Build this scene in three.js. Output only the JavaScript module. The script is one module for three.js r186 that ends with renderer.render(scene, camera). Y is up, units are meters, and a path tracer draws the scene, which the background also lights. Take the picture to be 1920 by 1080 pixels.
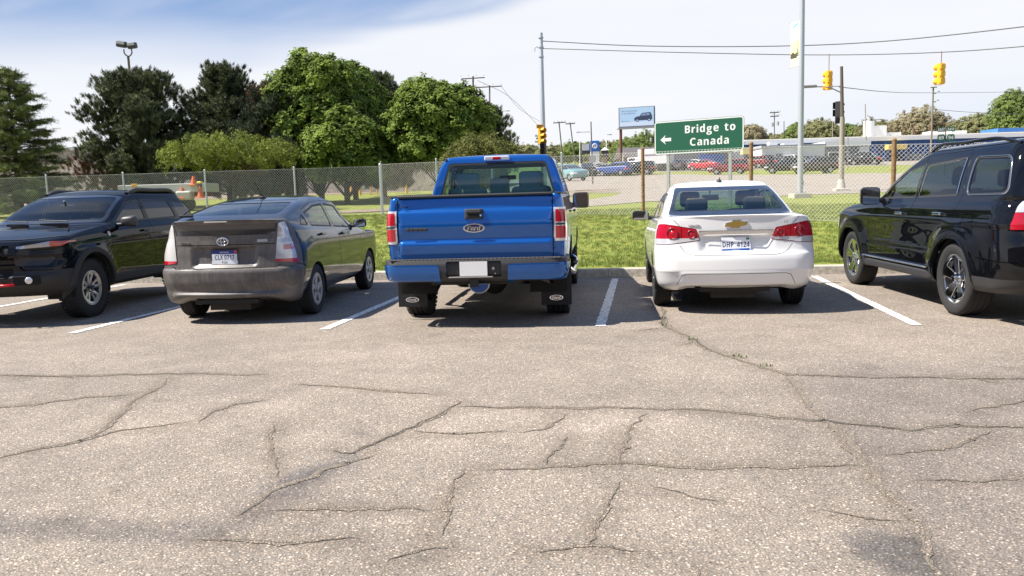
import * as THREE from 'three';
import { mergeGeometries, mergeVertices } from 'three/addons/utils/BufferGeometryUtils.js';
import { RoundedBoxGeometry } from 'three/addons/geometries/RoundedBoxGeometry.js';
import { TextGeometry } from 'three/addons/geometries/TextGeometry.js';
import { FontLoader } from 'three/addons/loaders/FontLoader.js';

// ---------- camera, sky, sun, exposure ----------
const scene = new THREE.Scene();
const D2R = Math.PI / 180;
const EYE = 1.40;
const camera = new THREE.PerspectiveCamera(40.09, 16 / 9, 0.1, 2500);
camera.position.set(0, EYE, 0);
camera.rotation.order = 'YXZ';
camera.rotation.set(-6.53 * D2R, 9.5 * D2R, -1.7 * D2R);
camera.updateMatrixWorld();
const renderer = new THREE.WebGLRenderer({ antialias: true });
renderer.setSize(1024, 576);
renderer.toneMapping = THREE.LinearToneMapping;
renderer.toneMappingExposure = 2.0;
renderer.shadowMap.enabled = true;

const SUN_DIR = new THREE.Vector3(-0.74, 1, 0.20).normalize();
const sun = new THREE.DirectionalLight(new THREE.Color(1, 0.935, 0.84), 5);
sun.name = 'sun';
sun.position.copy(SUN_DIR).multiplyScalar(120).add(new THREE.Vector3(0, 0, -30));
sun.target.position.set(0, 0, -30);
sun.castShadow = true;
Object.assign(sun.shadow.camera, { left: -90, right: 90, top: 90, bottom: -90, near: 1, far: 320 });
sun.shadow.mapSize.set(4096, 4096);
scene.add(sun, sun.target);

function rng(seed) { let s = seed >>> 0; return () => { s = (s + 0x6d2b79f5) | 0; let t = Math.imul(s ^ (s >>> 15), 1 | s); t = (t + Math.imul(t ^ (t >>> 7), 61 | t)) ^ t; return ((t ^ (t >>> 14)) >>> 0) / 4294967296; }; }
function h2(ix, iy, s) { let h = Math.imul(ix, 374761393) + Math.imul(iy, 668265263) + Math.imul(s, 974711); h = Math.imul(h ^ (h >>> 13), 1274126177); return ((h ^ (h >>> 16)) >>> 0) / 4294967296; }
const sm = (t) => t * t * (3 - 2 * t);
const clamp = (v, a = 0, b = 1) => Math.min(b, Math.max(a, v));
const sstep = (a, b, v) => sm(clamp((v - a) / (b - a)));
const lerp = (a, b, t) => a + (b - a) * t;
function lin(t, x) { if (x <= t[0][0]) return t[0][1]; for (let i = 1; i < t.length; i++) if (x <= t[i][0]) return lerp(t[i - 1][1], t[i][1], (x - t[i - 1][0]) / (t[i][0] - t[i - 1][0])); return t[t.length - 1][1]; }
// value noise; per = whole-number period so that textures tile
function vnoise(x, y, s = 0, per = 0) {
  let ix = Math.floor(x), iy = Math.floor(y); const fx = sm(x - ix), fy = sm(y - iy);
  let jx = ix + 1, jy = iy + 1;
  if (per) { ix = ((ix % per) + per) % per; iy = ((iy % per) + per) % per; jx = ((jx % per) + per) % per; jy = ((jy % per) + per) % per; }
  return lerp(lerp(h2(ix, iy, s), h2(jx, iy, s), fx), lerp(h2(ix, jy, s), h2(jx, jy, s), fx), fy);
}
function fbm(x, y, o = 4, s = 0) { let v = 0, a = 0.5; for (let i = 0; i < o; i++) { v += a * vnoise(x, y, s + i); x = x * 2.03 + 7.1; y = y * 2.03 - 3.7; a *= 0.5; } return v / (1 - Math.pow(0.5, o)); }

{ // thin high cloud over a blue sky: computed air and cirrus, lighter towards the horizon
  const W = 2048, H = 1024, data = new Float32Array(W * H * 4);
  for (let j = 0; j < H; j++) {
    const el = ((j + 0.5) / H - 0.5) * Math.PI, sy = Math.sin(el), cy = Math.cos(el);
    for (let i = 0; i < W; i++) {
      const az = ((i + 0.5) / W - 0.5) * 2 * Math.PI;
      const x = Math.cos(az) * cy, z = Math.sin(az) * cy;
      const e = Math.max(0, sy);
      // clear air
      const k = Math.pow(1 - e, 5), zen = [0.052, 0.125, 0.30], hor = [0.33, 0.42, 0.53];
      let r = lerp(zen[0], hor[0], k), g = lerp(zen[1], hor[1], k), b = lerp(zen[2], hor[2], k);
      // a cirrus sheet that rises from the horizon, its ragged upper edge higher towards the right
      const q = 1 / (e + 0.10), px = x * q, pz = z * q, deg = el / D2R;
      const side = x * 0.986 - z * 0.165;                     // sine of the bearing to the right of the view
      const top = lin([[-1, 10.5], [-0.5, 10.2], [-0.3, 10.5], [-0.15, 11.7], [0, 13.2], [0.15, 15], [0.5, 19], [1, 22]], side) + 1.6 * (fbm(px * 0.5 + 2, pz * 0.9, 4, 11) - 0.5), soft = lerp(3.4, 1.1, sstep(-0.45, -0.1, side));
      let c = sstep(top + soft, top - soft, deg + 1.4 * (fbm(px * 1.2 + 3, pz * 3.2 + px * 0.8, 5, 3) - 0.5));
      c *= 0.86 + 0.14 * fbm(px * 0.8, pz * 1.6, 4, 21);
      const wisp = Math.pow(fbm(px * 0.9 + pz * 0.5, pz * 3.5 - px * 1.6, 5, 31), 2.6);
      c = clamp(Math.max(c, wisp * 0.8));
      c *= 1 - 0.42 * sstep(9, 1, deg) * sstep(0.05, 0.6, side);  // thinner low to the right
      const cl = [0.485, 0.49, 0.505];
      r = lerp(r, cl[0], c); g = lerp(g, cl[1], c); b = lerp(b, cl[2], c);
      const o = (j * W + i) * 4; data[o] = r; data[o + 1] = g; data[o + 2] = b; data[o + 3] = 1;
    }
  }
  const t = new THREE.DataTexture(data, W, H, THREE.RGBAFormat, THREE.FloatType);
  t.mapping = THREE.EquirectangularReflectionMapping; t.magFilter = THREE.LinearFilter; t.minFilter = THREE.LinearFilter; t.needsUpdate = true;
  scene.background = t; scene.environment = t;
}

// ---------- helpers ----------
const V3 = (x, y, z) => new THREE.Vector3(x, y, z);
const taken = new Map();
function numbered(n) { const k = taken.get(n) || 0; taken.set(n, k + 1); return k ? n + '_' + String(k).padStart(3, '0') : n; }
function std(r, g, b, rough = 0.8, metal = 0, extra = {}) { return new THREE.MeshStandardMaterial({ color: new THREE.Color().setRGB(r, g, b), roughness: rough, metalness: metal, ...extra }); }
function phys(r, g, b, rough, extra = {}) { return new THREE.MeshPhysicalMaterial({ color: new THREE.Color().setRGB(r, g, b), roughness: rough, ...extra }); }
function pane(r, g, b, extra = {}) { return phys(r, g, b, 0.0, { transmission: 1, thickness: 0, ior: 1.5, ...extra }); }
function mesh(name, geo, m, parent) {
  const g = Array.isArray(geo) ? merge(geo) : geo;
  const o = new THREE.Mesh(g, m); o.castShadow = o.receiveShadow = true;
  o.name = parent === scene ? numbered(name) : name; parent.add(o); return o;
}
function tag(o, label, category, group) { o.userData.label = label; o.userData.category = category; if (group) o.userData.group = group; return o; }
function thing(name, label, category, pos = [0, 0, 0], yaw = 0, group) {
  const o = new THREE.Group(); o.name = numbered(name); o.position.set(...pos); o.rotation.y = yaw; scene.add(o); return tag(o, label, category, group);
}
function part(name, parent) { const o = new THREE.Group(); o.name = name; parent.add(o); return o; }
function struct(name, geo, m, label) { const o = mesh(name, geo, m, scene); o.userData.kind = 'structure'; if (label) o.userData.label = label; return o; }
function merge(list) {
  const gs = list.map((g) => { let q = g.index ? g.toNonIndexed() : g; const c = new THREE.BufferGeometry(); c.setAttribute('position', q.attributes.position); if (!q.attributes.normal) q.computeVertexNormals(); c.setAttribute('normal', q.attributes.normal); if (q.attributes.uv) c.setAttribute('uv', q.attributes.uv); else c.setAttribute('uv', new THREE.BufferAttribute(new Float32Array(q.attributes.position.count * 2), 2)); return c; });
  return gs.length === 1 ? gs[0] : mergeGeometries(gs, false);
}
function bx(w, h, d, x = 0, y = 0, z = 0, rx = 0, ry = 0, rz = 0) { const g = new THREE.BoxGeometry(w, h, d); if (rx) g.rotateX(rx); if (ry) g.rotateY(ry); if (rz) g.rotateZ(rz); return g.translate(x, y, z); }
function rbx(w, h, d, r, x = 0, y = 0, z = 0, rx = 0, ry = 0, rz = 0, n = 3) { const g = new RoundedBoxGeometry(w, h, d, n, Math.min(r, w / 2.01, h / 2.01, d / 2.01)); if (rx) g.rotateX(rx); if (ry) g.rotateY(ry); if (rz) g.rotateZ(rz); return g.translate(x, y, z); }
function cyl(r0, r1, h, n = 16, x = 0, y = 0, z = 0, axis = 'y') { const g = new THREE.CylinderGeometry(r1, r0, h, n); if (axis === 'x') g.rotateZ(-Math.PI / 2); if (axis === 'z') g.rotateX(Math.PI / 2); return g.translate(x, y, z); }
function rod(a, b, r0, r1 = r0, n = 8) { // tapered round bar from a to b
  const A = V3(...a), B = V3(...b), d = B.clone().sub(A), g = new THREE.CylinderGeometry(r1, r0, d.length(), n);
  g.applyQuaternion(new THREE.Quaternion().setFromUnitVectors(V3(0, 1, 0), d.normalize())); return g.translate((A.x + B.x) / 2, (A.y + B.y) / 2, (A.z + B.z) / 2);
}
function tube(pts, r, seg = 24, rs = 6, closed = false) { return new THREE.TubeGeometry(new THREE.CatmullRomCurve3(pts.map((p) => V3(...p)), closed), seg, r, rs, closed); }
function extr(pts, depth, bevel = 0, holes = []) { // outline in x,y pushed along +z by depth
  const s = new THREE.Shape(pts.map((p) => new THREE.Vector2(p[0], p[1]))); for (const h of holes) s.holes.push(new THREE.Path(h.map((p) => new THREE.Vector2(p[0], p[1]))));
  return new THREE.ExtrudeGeometry(s, { depth, bevelEnabled: bevel > 0, bevelSize: bevel, bevelThickness: bevel, bevelSegments: 2, steps: 1, curveSegments: 8 });
}
function ipol(t, x) { // smooth monotone table lookup [[x, y], ...]
  if (typeof t === 'number') return t; if (x <= t[0][0]) return t[0][1]; const n = t.length; if (x >= t[n - 1][0]) return t[n - 1][1];
  let i = 0; while (x > t[i + 1][0]) i++;
  const h = t[i + 1][0] - t[i][0], dl = (t[i + 1][1] - t[i][1]) / h;
  const d = (k) => { if (k <= 0 || k >= n - 1) return k <= 0 ? (t[1][1] - t[0][1]) / (t[1][0] - t[0][0]) : (t[n - 1][1] - t[n - 2][1]) / (t[n - 1][0] - t[n - 2][0]); const a = (t[k][1] - t[k - 1][1]) / (t[k][0] - t[k - 1][0]), b = (t[k + 1][1] - t[k][1]) / (t[k + 1][0] - t[k][0]); return a * b <= 0 ? 0 : 2 * a * b / (a + b); };
  const u = (x - t[i][0]) / h, m0 = d(i) * h, m1 = d(i + 1) * h, u2 = u * u, u3 = u2 * u;
  return (2 * u3 - 3 * u2 + 1) * t[i][1] + (u3 - 2 * u2 + u) * m0 + (-2 * u3 + 3 * u2) * t[i + 1][1] + (u3 - u2) * m1;
}
function canvasTex(w, h, draw) { const c = document.createElement('canvas'); c.width = w; c.height = h; draw(c.getContext('2d'), w, h); const t = new THREE.CanvasTexture(c); t.colorSpace = THREE.SRGBColorSpace; t.anisotropy = 8; return t; }
function dataTex(n, fn, srgb, rep) { // fn(u, v) -> [r, g, b] 0..1
  const d = new Uint8Array(n * n * 4); for (let j = 0; j < n; j++) for (let i = 0; i < n; i++) { const c = fn(i / n, j / n), o = (j * n + i) * 4; d[o] = clamp(c[0]) * 255; d[o + 1] = clamp(c[1]) * 255; d[o + 2] = clamp(c[2]) * 255; d[o + 3] = 255; }
  const t = new THREE.DataTexture(d, n, n); t.wrapS = t.wrapT = THREE.RepeatWrapping; t.magFilter = THREE.LinearFilter; t.minFilter = THREE.LinearMipmapLinearFilter; t.generateMipmaps = true; if (srgb) t.colorSpace = THREE.SRGBColorSpace; if (rep) t.repeat.set(rep, rep); t.needsUpdate = true; return t;
}
const fontBold = await new FontLoader().loadAsync('fonts/droid/droid_sans_bold.typeface.json');
const fontSerif = await new FontLoader().loadAsync('fonts/droid/droid_serif_bold.typeface.json');
const fontReg = await new FontLoader().loadAsync('fonts/droid/droid_sans_regular.typeface.json');
function text(str, size, depth = 0.004, font = fontBold, sx = 1) { const g = new TextGeometry(str, { font, size, depth, curveSegments: 4, bevelEnabled: false }); g.computeBoundingBox(); const b = g.boundingBox; g.translate(-(b.min.x + b.max.x) / 2, -(b.min.y + b.max.y) / 2, 0); if (sx !== 1) g.scale(sx, 1, 1); return g; }
// where the ray of a picture position meets the place at a given distance ahead (surveying aid: gives plain world positions)
const FPX = 1480, FWD = V3(-Math.sin(9.5 * D2R), 0, -Math.cos(9.5 * D2R));
function survey(px, py, ahead) { const d = V3((px - 960) / FPX, -(py - 540) / FPX, -1).applyQuaternion(camera.quaternion); return d.multiplyScalar(ahead).add(camera.position); }
const aheadOf = (x, z) => x * FWD.x + z * FWD.z;

// ---------- vehicle building kit: a lofted shell that is cut into panels ----------
// A level is one ring round the body: y height, r / f rear and front end (metres ahead of the rear axle), w half width,
// br / bf bow of the rear and front in plan, cr / cf corner radii [across, along]; y and w may be tables over the length.
const NR = 30, NC = 8, NS = 60, NF = 22;
function ring(L) {
  const sp = L.f - L.r; L = { ...L, br: Math.min(L.br, sp * 0.2), bf: Math.min(L.bf, sp * 0.2) };
  const out = [], W = (a) => ipol(L.w, a), wm = W((L.r + L.f) / 2), rx = Math.min(L.cr[0], wm * 0.7), ra = Math.min(L.cr[1], sp * 0.25), fx = Math.min(L.cf[0], wm * 0.7), fa = Math.min(L.cf[1], sp * 0.25);
  const bez = (p0, p1, p2, p3, n) => { for (let i = 1; i <= n; i++) { const t = i / n, u = 1 - t; out.push([u * u * u * p0[0] + 3 * u * u * t * p1[0] + 3 * u * t * t * p2[0] + t * t * t * p3[0], u * u * u * p0[1] + 3 * u * u * t * p1[1] + 3 * u * t * t * p2[1] + t * t * t * p3[1]]); } };
  const wr = W(L.r + ra), x0 = Math.max(wr - rx, 0.001), s0 = 2 * L.br * x0 / (wr * wr), a0 = L.r + L.br * (x0 / wr) ** 2;
  for (let i = 0; i <= NR; i++) { const x = x0 * i / NR; out.push([x, L.r + L.br * (x / wr) ** 2]); }
  const aE = a0 + ra, dE = (W(aE + 0.02) - W(aE)) / 0.02;
  bez([x0, a0], [x0 + 0.55 * rx, a0 + 0.55 * rx * s0], [W(aE) - 0.55 * ra * dE, aE - 0.55 * ra], [W(aE), aE], NC);
  const wf = W(L.f - fa), x1 = Math.max(wf - fx, 0.001), s1 = 2 * L.bf * x1 / (wf * wf), a1 = L.f - L.bf * (x1 / wf) ** 2, aG = a1 - fa, dG = (W(aG) - W(aG - 0.02)) / 0.02;
  for (let i = 1; i <= NS; i++) { const a = lerp(aE, aG, i / NS); out.push([W(a), a]); }
  bez([W(aG), aG], [W(aG) + 0.55 * fa * dG, aG + 0.55 * fa], [x1 + 0.55 * fx, a1 - 0.55 * fx * s1], [x1, a1], NC);
  for (let i = NF - 1; i >= 0; i--) { const x = x1 * i / NF; out.push([x, L.f - L.bf * (x / wf) ** 2]); }
  return out.map(([x, a]) => { const w = W(a) || 1; return [x, ipol(L.y, a) + (L.arch || 0) * (1 - (x / Math.max(wr, 0.01)) ** 2), a]; });
}
function loft(levels, { step = 0.022, sculpt, cap = true, capBottom = false } = {}) {
  const base = { br: 0.05, bf: 0.1, cr: [0.15, 0.2], cf: [0.2, 0.25] };
  let prev = base; const L = levels.map((l) => (prev = { ...prev, sharp: false, arch: 0, ...l }));
  const R = L.map(ring), K = R[0].length, tris = [];
  const groups = []; let st = 0; for (let i = 1; i < L.length; i++) if (L[i].sharp || i === L.length - 1) { groups.push([st, i]); st = i; }
  for (const [i0, i1] of groups) {
    const rows = [], tau = [0];
    for (let i = i0; i < i1; i++) { let d = 0; for (let k = 0; k < K; k++) d += Math.hypot(R[i + 1][k][0] - R[i][k][0], R[i + 1][k][1] - R[i][k][1], R[i + 1][k][2] - R[i][k][2]); tau.push(tau[tau.length - 1] + Math.max(d / K, 1e-3)); }
    const cols = []; for (let k = 0; k < K; k++) { const c = [[], [], []]; for (let i = i0; i <= i1; i++) for (let j = 0; j < 3; j++) c[j].push([tau[i - i0], R[i][k][j]]); cols.push(c); }
    for (let i = i0; i < i1; i++) {
      let md = 0; for (let k = 0; k < K; k++) md = Math.max(md, Math.hypot(R[i + 1][k][0] - R[i][k][0], R[i + 1][k][1] - R[i][k][1], R[i + 1][k][2] - R[i][k][2]));
      const n = clamp(Math.ceil(md / step), 1, 40);
      for (let q = i === i0 ? 0 : 1; q <= n; q++) { const t = lerp(tau[i - i0], tau[i - i0 + 1], q / n); rows.push(cols.map((c) => [ipol(c[0], t), ipol(c[1], t), ipol(c[2], t)])); }
    }
    const full = 2 * K - 2, pos = new Float32Array(rows.length * full * 3);
    rows.forEach((row, r) => { for (let k = 0; k < full; k++) { const q = k < K ? row[k] : row[full - k], s = k < K ? 1 : -1, p = { x: q[0] * s, y: q[1], a: q[2] }; if (sculpt) sculpt(p); const o = (r * full + k) * 3; pos[o] = p.x; pos[o + 1] = p.y; pos[o + 2] = -p.a; } });
    const idx = []; for (let r = 0; r + 1 < rows.length; r++) for (let k = 0; k < full; k++) { const a = r * full + k, b = r * full + (k + 1) % full, c = a + full, d = b + full; idx.push(a, b, d, a, d, c); }
    const g = new THREE.BufferGeometry(); g.setAttribute('position', new THREE.BufferAttribute(pos, 3)); g.setIndex(idx); g.computeVertexNormals();
    for (const t of toSoup(g)) tris.push(t);
    const capRow = (r, up) => { const c = [0, 0, 0]; for (let k = 0; k < full; k++) { for (let j = 0; j < 3; j++) c[j] += pos[(r * full + k) * 3 + j] / full; } const v = (k) => [pos[(r * full + k) * 3], pos[(r * full + k) * 3 + 1], pos[(r * full + k) * 3 + 2], 0, up, 0]; for (let k = 0; k < full; k++) tris.push([[...c, 0, up, 0], v(k), v((k + 1) % full)]); };
    if (i1 === L.length - 1 && cap) capRow(rows.length - 1, 1);
    if (i0 === 0 && capBottom) capRow(0, -1);
  }
  return tris;
}
function toSoup(g) { const q = g.index ? g.toNonIndexed() : g, p = q.attributes.position.array, n = q.attributes.normal.array, out = []; for (let i = 0; i < p.length; i += 9) { const v = []; for (let k = 0; k < 3; k++) { const o = i + k * 3; v.push([p[o], p[o + 1], p[o + 2], n[o], n[o + 1], n[o + 2]]); } const ux = v[1][0] - v[0][0], uy = v[1][1] - v[0][1], uz = v[1][2] - v[0][2], wx = v[2][0] - v[0][0], wy = v[2][1] - v[0][1], wz = v[2][2] - v[0][2]; const A = Math.hypot(uy * wz - uz * wy, uz * wx - ux * wz, ux * wy - uy * wx); if (A > 1e-9) out.push(v); } return out; }
function split(soup, planes) { // planes [nx, ny, nz, d]: inside where n.p <= d
  const inn = [], out = [];
  for (const t of soup) {
    let poly = t, rest = [], gone = false;
    for (const [nx, ny, nz, d] of planes) {
      const ds = poly.map((v) => nx * v[0] + ny * v[1] + nz * v[2] - d); let lo = false, hi = false; for (const q of ds) { if (q > 1e-7) hi = true; else lo = true; }
      if (!hi) continue; if (!lo) { gone = true; break; }
      const A = [], B = [];
      for (let i = 0; i < poly.length; i++) { const j = (i + 1) % poly.length, p = poly[i], q = poly[j], dp = ds[i], dq = ds[j]; (dp > 1e-7 ? B : A).push(p); if ((dp > 1e-7) !== (dq > 1e-7)) { const u = dp / (dp - dq), m = p.map((c, k) => c + (q[k] - c) * u); A.push(m); B.push(m); } }
      rest.push(B); poly = A; if (poly.length < 3) { gone = true; break; }
    }
    if (gone) { out.push(t); continue; }
    for (let i = 1; i + 1 < poly.length; i++) inn.push([poly[0], poly[i], poly[i + 1]]);
    for (const b of rest) for (let i = 1; i + 1 < b.length; i++) out.push([b[0], b[i], b[i + 1]]);
  }
  return [inn, out];
}
function ccw(p) { let s = 0; for (let i = 0; i < p.length; i++) { const q = p[(i + 1) % p.length]; s += p[i][0] * q[1] - q[0] * p[i][1]; } return s < 0 ? [...p].reverse() : p; }
function rounded(p, r, n = 4) { const out = []; for (let i = 0; i < p.length; i++) { const a = p[(i + p.length - 1) % p.length], b = p[i], c = p[(i + 1) % p.length], rr = Array.isArray(r) ? r[i] : r; const l1 = Math.hypot(a[0] - b[0], a[1] - b[1]), l2 = Math.hypot(c[0] - b[0], c[1] - b[1]), k = Math.min(rr, l1 * 0.48, l2 * 0.48); if (k < 1e-4) { out.push(b); continue; } const P = [b[0] + (a[0] - b[0]) / l1 * k, b[1] + (a[1] - b[1]) / l1 * k], Q = [b[0] + (c[0] - b[0]) / l2 * k, b[1] + (c[1] - b[1]) / l2 * k]; for (let j = 0; j <= n; j++) { const t = j / n, u = 1 - t; out.push([u * u * P[0] + 2 * u * t * b[0] + t * t * Q[0], u * u * P[1] + 2 * u * t * b[1] + t * t * Q[1]]); } } return out; }
function inset(p, d) { const q = ccw(p), n = q.length, out = []; for (let i = 0; i < n; i++) { const a = q[(i + n - 1) % n], b = q[i], c = q[(i + 1) % n]; const n1 = [-(b[1] - a[1]), b[0] - a[0]], n2 = [-(c[1] - b[1]), c[0] - b[0]], l1 = Math.hypot(...n1) || 1, l2 = Math.hypot(...n2) || 1; let m = [n1[0] / l1 + n2[0] / l2, n1[1] / l1 + n2[1] / l2]; const ml = m[0] * m[0] + m[1] * m[1] || 1; out.push([b[0] + m[0] * 2 * d / ml, b[1] + m[1] * 2 * d / ml]); } return out; }
const edges = (poly, map) => { const p = ccw(poly), out = []; for (let i = 0; i < p.length; i++) { const a = p[i], b = p[(i + 1) % p.length], c = p[(i + 2) % p.length]; if ((b[0] - a[0]) * (c[1] - b[1]) - (b[1] - a[1]) * (c[0] - b[0]) < -2e-4) console.log('outline turns inwards', JSON.stringify(poly.slice(0, 6))); } for (let i = 0; i < p.length; i++) { const q = p[(i + 1) % p.length], ex = q[0] - p[i][0], ey = q[1] - p[i][1], l = Math.hypot(ex, ey); if (l < 1e-6) continue; const nx = ey / l, ny = -ex / l; out.push(map(nx, ny, nx * p[i][0] + ny * p[i][1])); } return out; };
const sideCut = (poly, s, minx = 0.25) => [...edges(poly, (nx, ny, d) => [0, ny, -nx, d]), [-s, 0, 0, -minx]];      // outline in (a, y)
const rearCut = (poly, amax) => [...edges(poly, (nx, ny, d) => [nx, ny, 0, d]), [0, 0, -1, amax]];              // outline in (x, y), a <= amax
const frontCut = (poly, amin) => [...edges(poly, (nx, ny, d) => [nx, ny, 0, d]), [0, 0, 1, -amin]];
const topCut = (poly, ymin) => [...edges(poly, (nx, ny, d) => [nx, 0, -ny, d]), [0, -1, 0, -ymin]];              // outline in (x, a)
const circle = (cx, cy, r, n = 28, a0 = 0, a1 = 2 * Math.PI) => Array.from({ length: n }, (_, i) => [cx + r * Math.cos(a0 + (a1 - a0) * i / n), cy + r * Math.sin(a0 + (a1 - a0) * i / n)]);
const flipX = (p) => p.map(([x, y]) => [-x, y]);
const shift = (s, d) => s.map((t) => t.map((v) => [v[0] + v[3] * d, v[1] + v[4] * d, v[2] + v[5] * d, v[3], v[4], v[5]]));
function soupGeo(s, uvf) {
  const n = s.length * 3, p = new Float32Array(n * 3), nn = new Float32Array(n * 3), uv = new Float32Array(n * 2); let i = 0;
  for (const t of s) for (const v of t) { p.set([v[0], v[1], v[2]], i * 3); nn.set([v[3], v[4], v[5]], i * 3); uv[i * 2] = v[0] + 0.9 * v[2]; uv[i * 2 + 1] = v[1]; i++; }
  const g = new THREE.BufferGeometry(); g.setAttribute('position', new THREE.BufferAttribute(p, 3)); g.setAttribute('normal', new THREE.BufferAttribute(nn, 3)); g.setAttribute('uv', new THREE.BufferAttribute(uv, 2)); return g;
}
class Shell {
  constructor(soup) { this.s = soup; this.all = soup; }
  take(planes) { const [a, b] = split(this.s, planes); this.s = b; return a; }
  drop(planes) { this.take(planes); }
  hit(o, d) { // nearest surface point of the uncut shell along a ray
    let best = null, bt = 1e9; const [dx, dy, dz] = d, i1 = dx ? 1 : 0, i2 = dz ? 1 : 2, u1 = o[i1], u2 = o[i2];
    for (const [A, B, C] of this.all) {
      if ((A[i1] < u1 && B[i1] < u1 && C[i1] < u1) || (A[i1] > u1 && B[i1] > u1 && C[i1] > u1) || (A[i2] < u2 && B[i2] < u2 && C[i2] < u2) || (A[i2] > u2 && B[i2] > u2 && C[i2] > u2)) continue;
      const e1 = [B[0] - A[0], B[1] - A[1], B[2] - A[2]], e2 = [C[0] - A[0], C[1] - A[1], C[2] - A[2]];
      const px = dy * e2[2] - dz * e2[1], py = dz * e2[0] - dx * e2[2], pz = dx * e2[1] - dy * e2[0], det = e1[0] * px + e1[1] * py + e1[2] * pz; if (Math.abs(det) < 1e-12) continue;
      const tx = o[0] - A[0], ty = o[1] - A[1], tz = o[2] - A[2], u = (tx * px + ty * py + tz * pz) / det; if (u < -1e-6 || u > 1.000001) continue;
      const qx = ty * e1[2] - tz * e1[1], qy = tz * e1[0] - tx * e1[2], qz = tx * e1[1] - ty * e1[0], v = (dx * qx + dy * qy + dz * qz) / det; if (v < -1e-6 || u + v > 1.000001) continue;
      const t = (e2[0] * qx + e2[1] * qy + e2[2] * qz) / det; if (t > 0 && t < bt) { bt = t; const w = 1 - u - v; best = [A[3] * w + B[3] * u + C[3] * v, A[4] * w + B[4] * u + C[4] * v, A[5] * w + B[5] * u + C[5] * v]; }
    }
    return best && { p: [o[0] + dx * bt, o[1] + dy * bt, o[2] + dz * bt], n: best };
  }
  side(a, y, s) { return this.hit([3 * s, y, -a], [-s, 0, 0]) || { p: [0.8 * s, y, -a], n: [s, 0, 0] }; }
  rear(x, y) { return this.hit([x, y, 4], [0, 0, -1]) || { p: [x, y, 1], n: [0, 0, 1] }; }
  front(x, y) { return this.hit([x, y, -9], [0, 0, 1]) || { p: [x, y, -3.5], n: [0, 0, -1] }; }
  top(x, a) { return this.hit([x, 4, -a], [0, -1, 0]) || { p: [x, 1.4, -a], n: [0, 1, 0] }; }
  along(view, pts, s, off = 0, dense = 0.06) { // a polyline laid on the shell
    const out = []; for (let i = 0; i < pts.length; i++) { const p = pts[i], q = pts[i + 1]; const n = q ? Math.max(1, Math.ceil(Math.hypot(q[0] - p[0], q[1] - p[1]) / dense)) : 1; for (let k = 0; k < n; k++) { const u = q ? lerp(p[0], q[0], k / n) : p[0], v = q ? lerp(p[1], q[1], k / n) : p[1]; const h = view === 'side' ? this.side(u, v, s) : view === 'rear' ? this.rear(u, v) : view === 'front' ? this.front(u, v) : this.top(u, v); out.push([h.p[0] + h.n[0] * off, h.p[1] + h.n[1] * off, h.p[2] + h.n[2] * off]); } }
    return out;
  }
  // narrow joints between panels: strips cut out along polylines and sunk
  joints(view, lines, s, w = 0.009, lim = 0.2) {
    let got = []; for (const l of lines) for (let i = 0; i + 1 < l.length; i++) { const [x0, y0] = l[i], [x1, y1] = l[i + 1], L = Math.hypot(x1 - x0, y1 - y0) || 1, nx = -(y1 - y0) / L * w / 2, ny = (x1 - x0) / L * w / 2, q = [[x0 + nx, y0 + ny], [x1 + nx, y1 + ny], [x1 - nx, y1 - ny], [x0 - nx, y0 - ny]]; got = got.concat(this.take(view === 'side' ? sideCut(q, s, lim) : view === 'rear' ? rearCut(q, lim) : view === 'front' ? frontCut(q, lim) : topCut(q, lim))); }
    return shift(got, -0.014);
  }
}
// put flat-made geometry (facing +z, centred) on a surface point, upright, its face along the normal
function onto(geo, h, off = 0, roll = 0) {
  const n = V3(...h.n).normalize(), up = Math.abs(n.y) > 0.95 ? V3(0, 0, -1) : V3(0, 1, 0), x = up.clone().cross(n).normalize(), y = n.clone().cross(x);
  const g = geo.clone(); if (roll) g.rotateZ(roll); return g.applyMatrix4(new THREE.Matrix4().makeBasis(x, y, n).setPosition(h.p[0] + n.x * off, h.p[1] + n.y * off, h.p[2] + n.z * off));
}
const M = {
  tyre: std(0.022, 0.022, 0.023, 0.88), rubber: std(0.018, 0.018, 0.02, 0.7), trim: std(0.03, 0.03, 0.032, 0.55), gap: std(0.008, 0.008, 0.009, 0.9),
  under: std(0.02, 0.019, 0.018, 0.9), well: std(0.016, 0.016, 0.017, 0.95), chrome: std(0.85, 0.86, 0.88, 0.08, 1), alloy: std(0.62, 0.63, 0.65, 0.28, 1), silver: std(0.45, 0.46, 0.47, 0.4, 0.7),
  disc: std(0.30, 0.28, 0.27, 0.45, 1), white: std(0.8, 0.8, 0.79, 0.5), black: phys(0.006, 0.006, 0.007, 0.3, { clearcoat: 1, clearcoatRoughness: 0.03 }),
  glass: pane(0.62, 0.70, 0.68), tint: pane(0.20, 0.23, 0.23), darkTint: pane(0.05, 0.055, 0.06), lens: pane(0.92, 0.93, 0.95, { roughness: 0.05 }),
  red: phys(0.42, 0.006, 0.02, 0.15, { clearcoat: 1, clearcoatRoughness: 0.04 }), redDeep: phys(0.25, 0.004, 0.012, 0.2, { clearcoat: 1 }), amber: phys(0.75, 0.2, 0.01, 0.25, { clearcoat: 1 }), clear: phys(0.72, 0.72, 0.74, 0.12, { clearcoat: 1, metalness: 0.35 }),
  seat: std(0.16, 0.17, 0.17, 0.9), seatDark: std(0.03, 0.03, 0.032, 0.85), dash: std(0.035, 0.036, 0.038, 0.8), liner: std(0.22, 0.22, 0.21, 0.95), mirrorGlass: std(0.75, 0.77, 0.8, 0.02, 1),
  frame: std(0.03, 0.028, 0.026, 0.85), steel: std(0.35, 0.34, 0.33, 0.5, 0.9),
};
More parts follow.
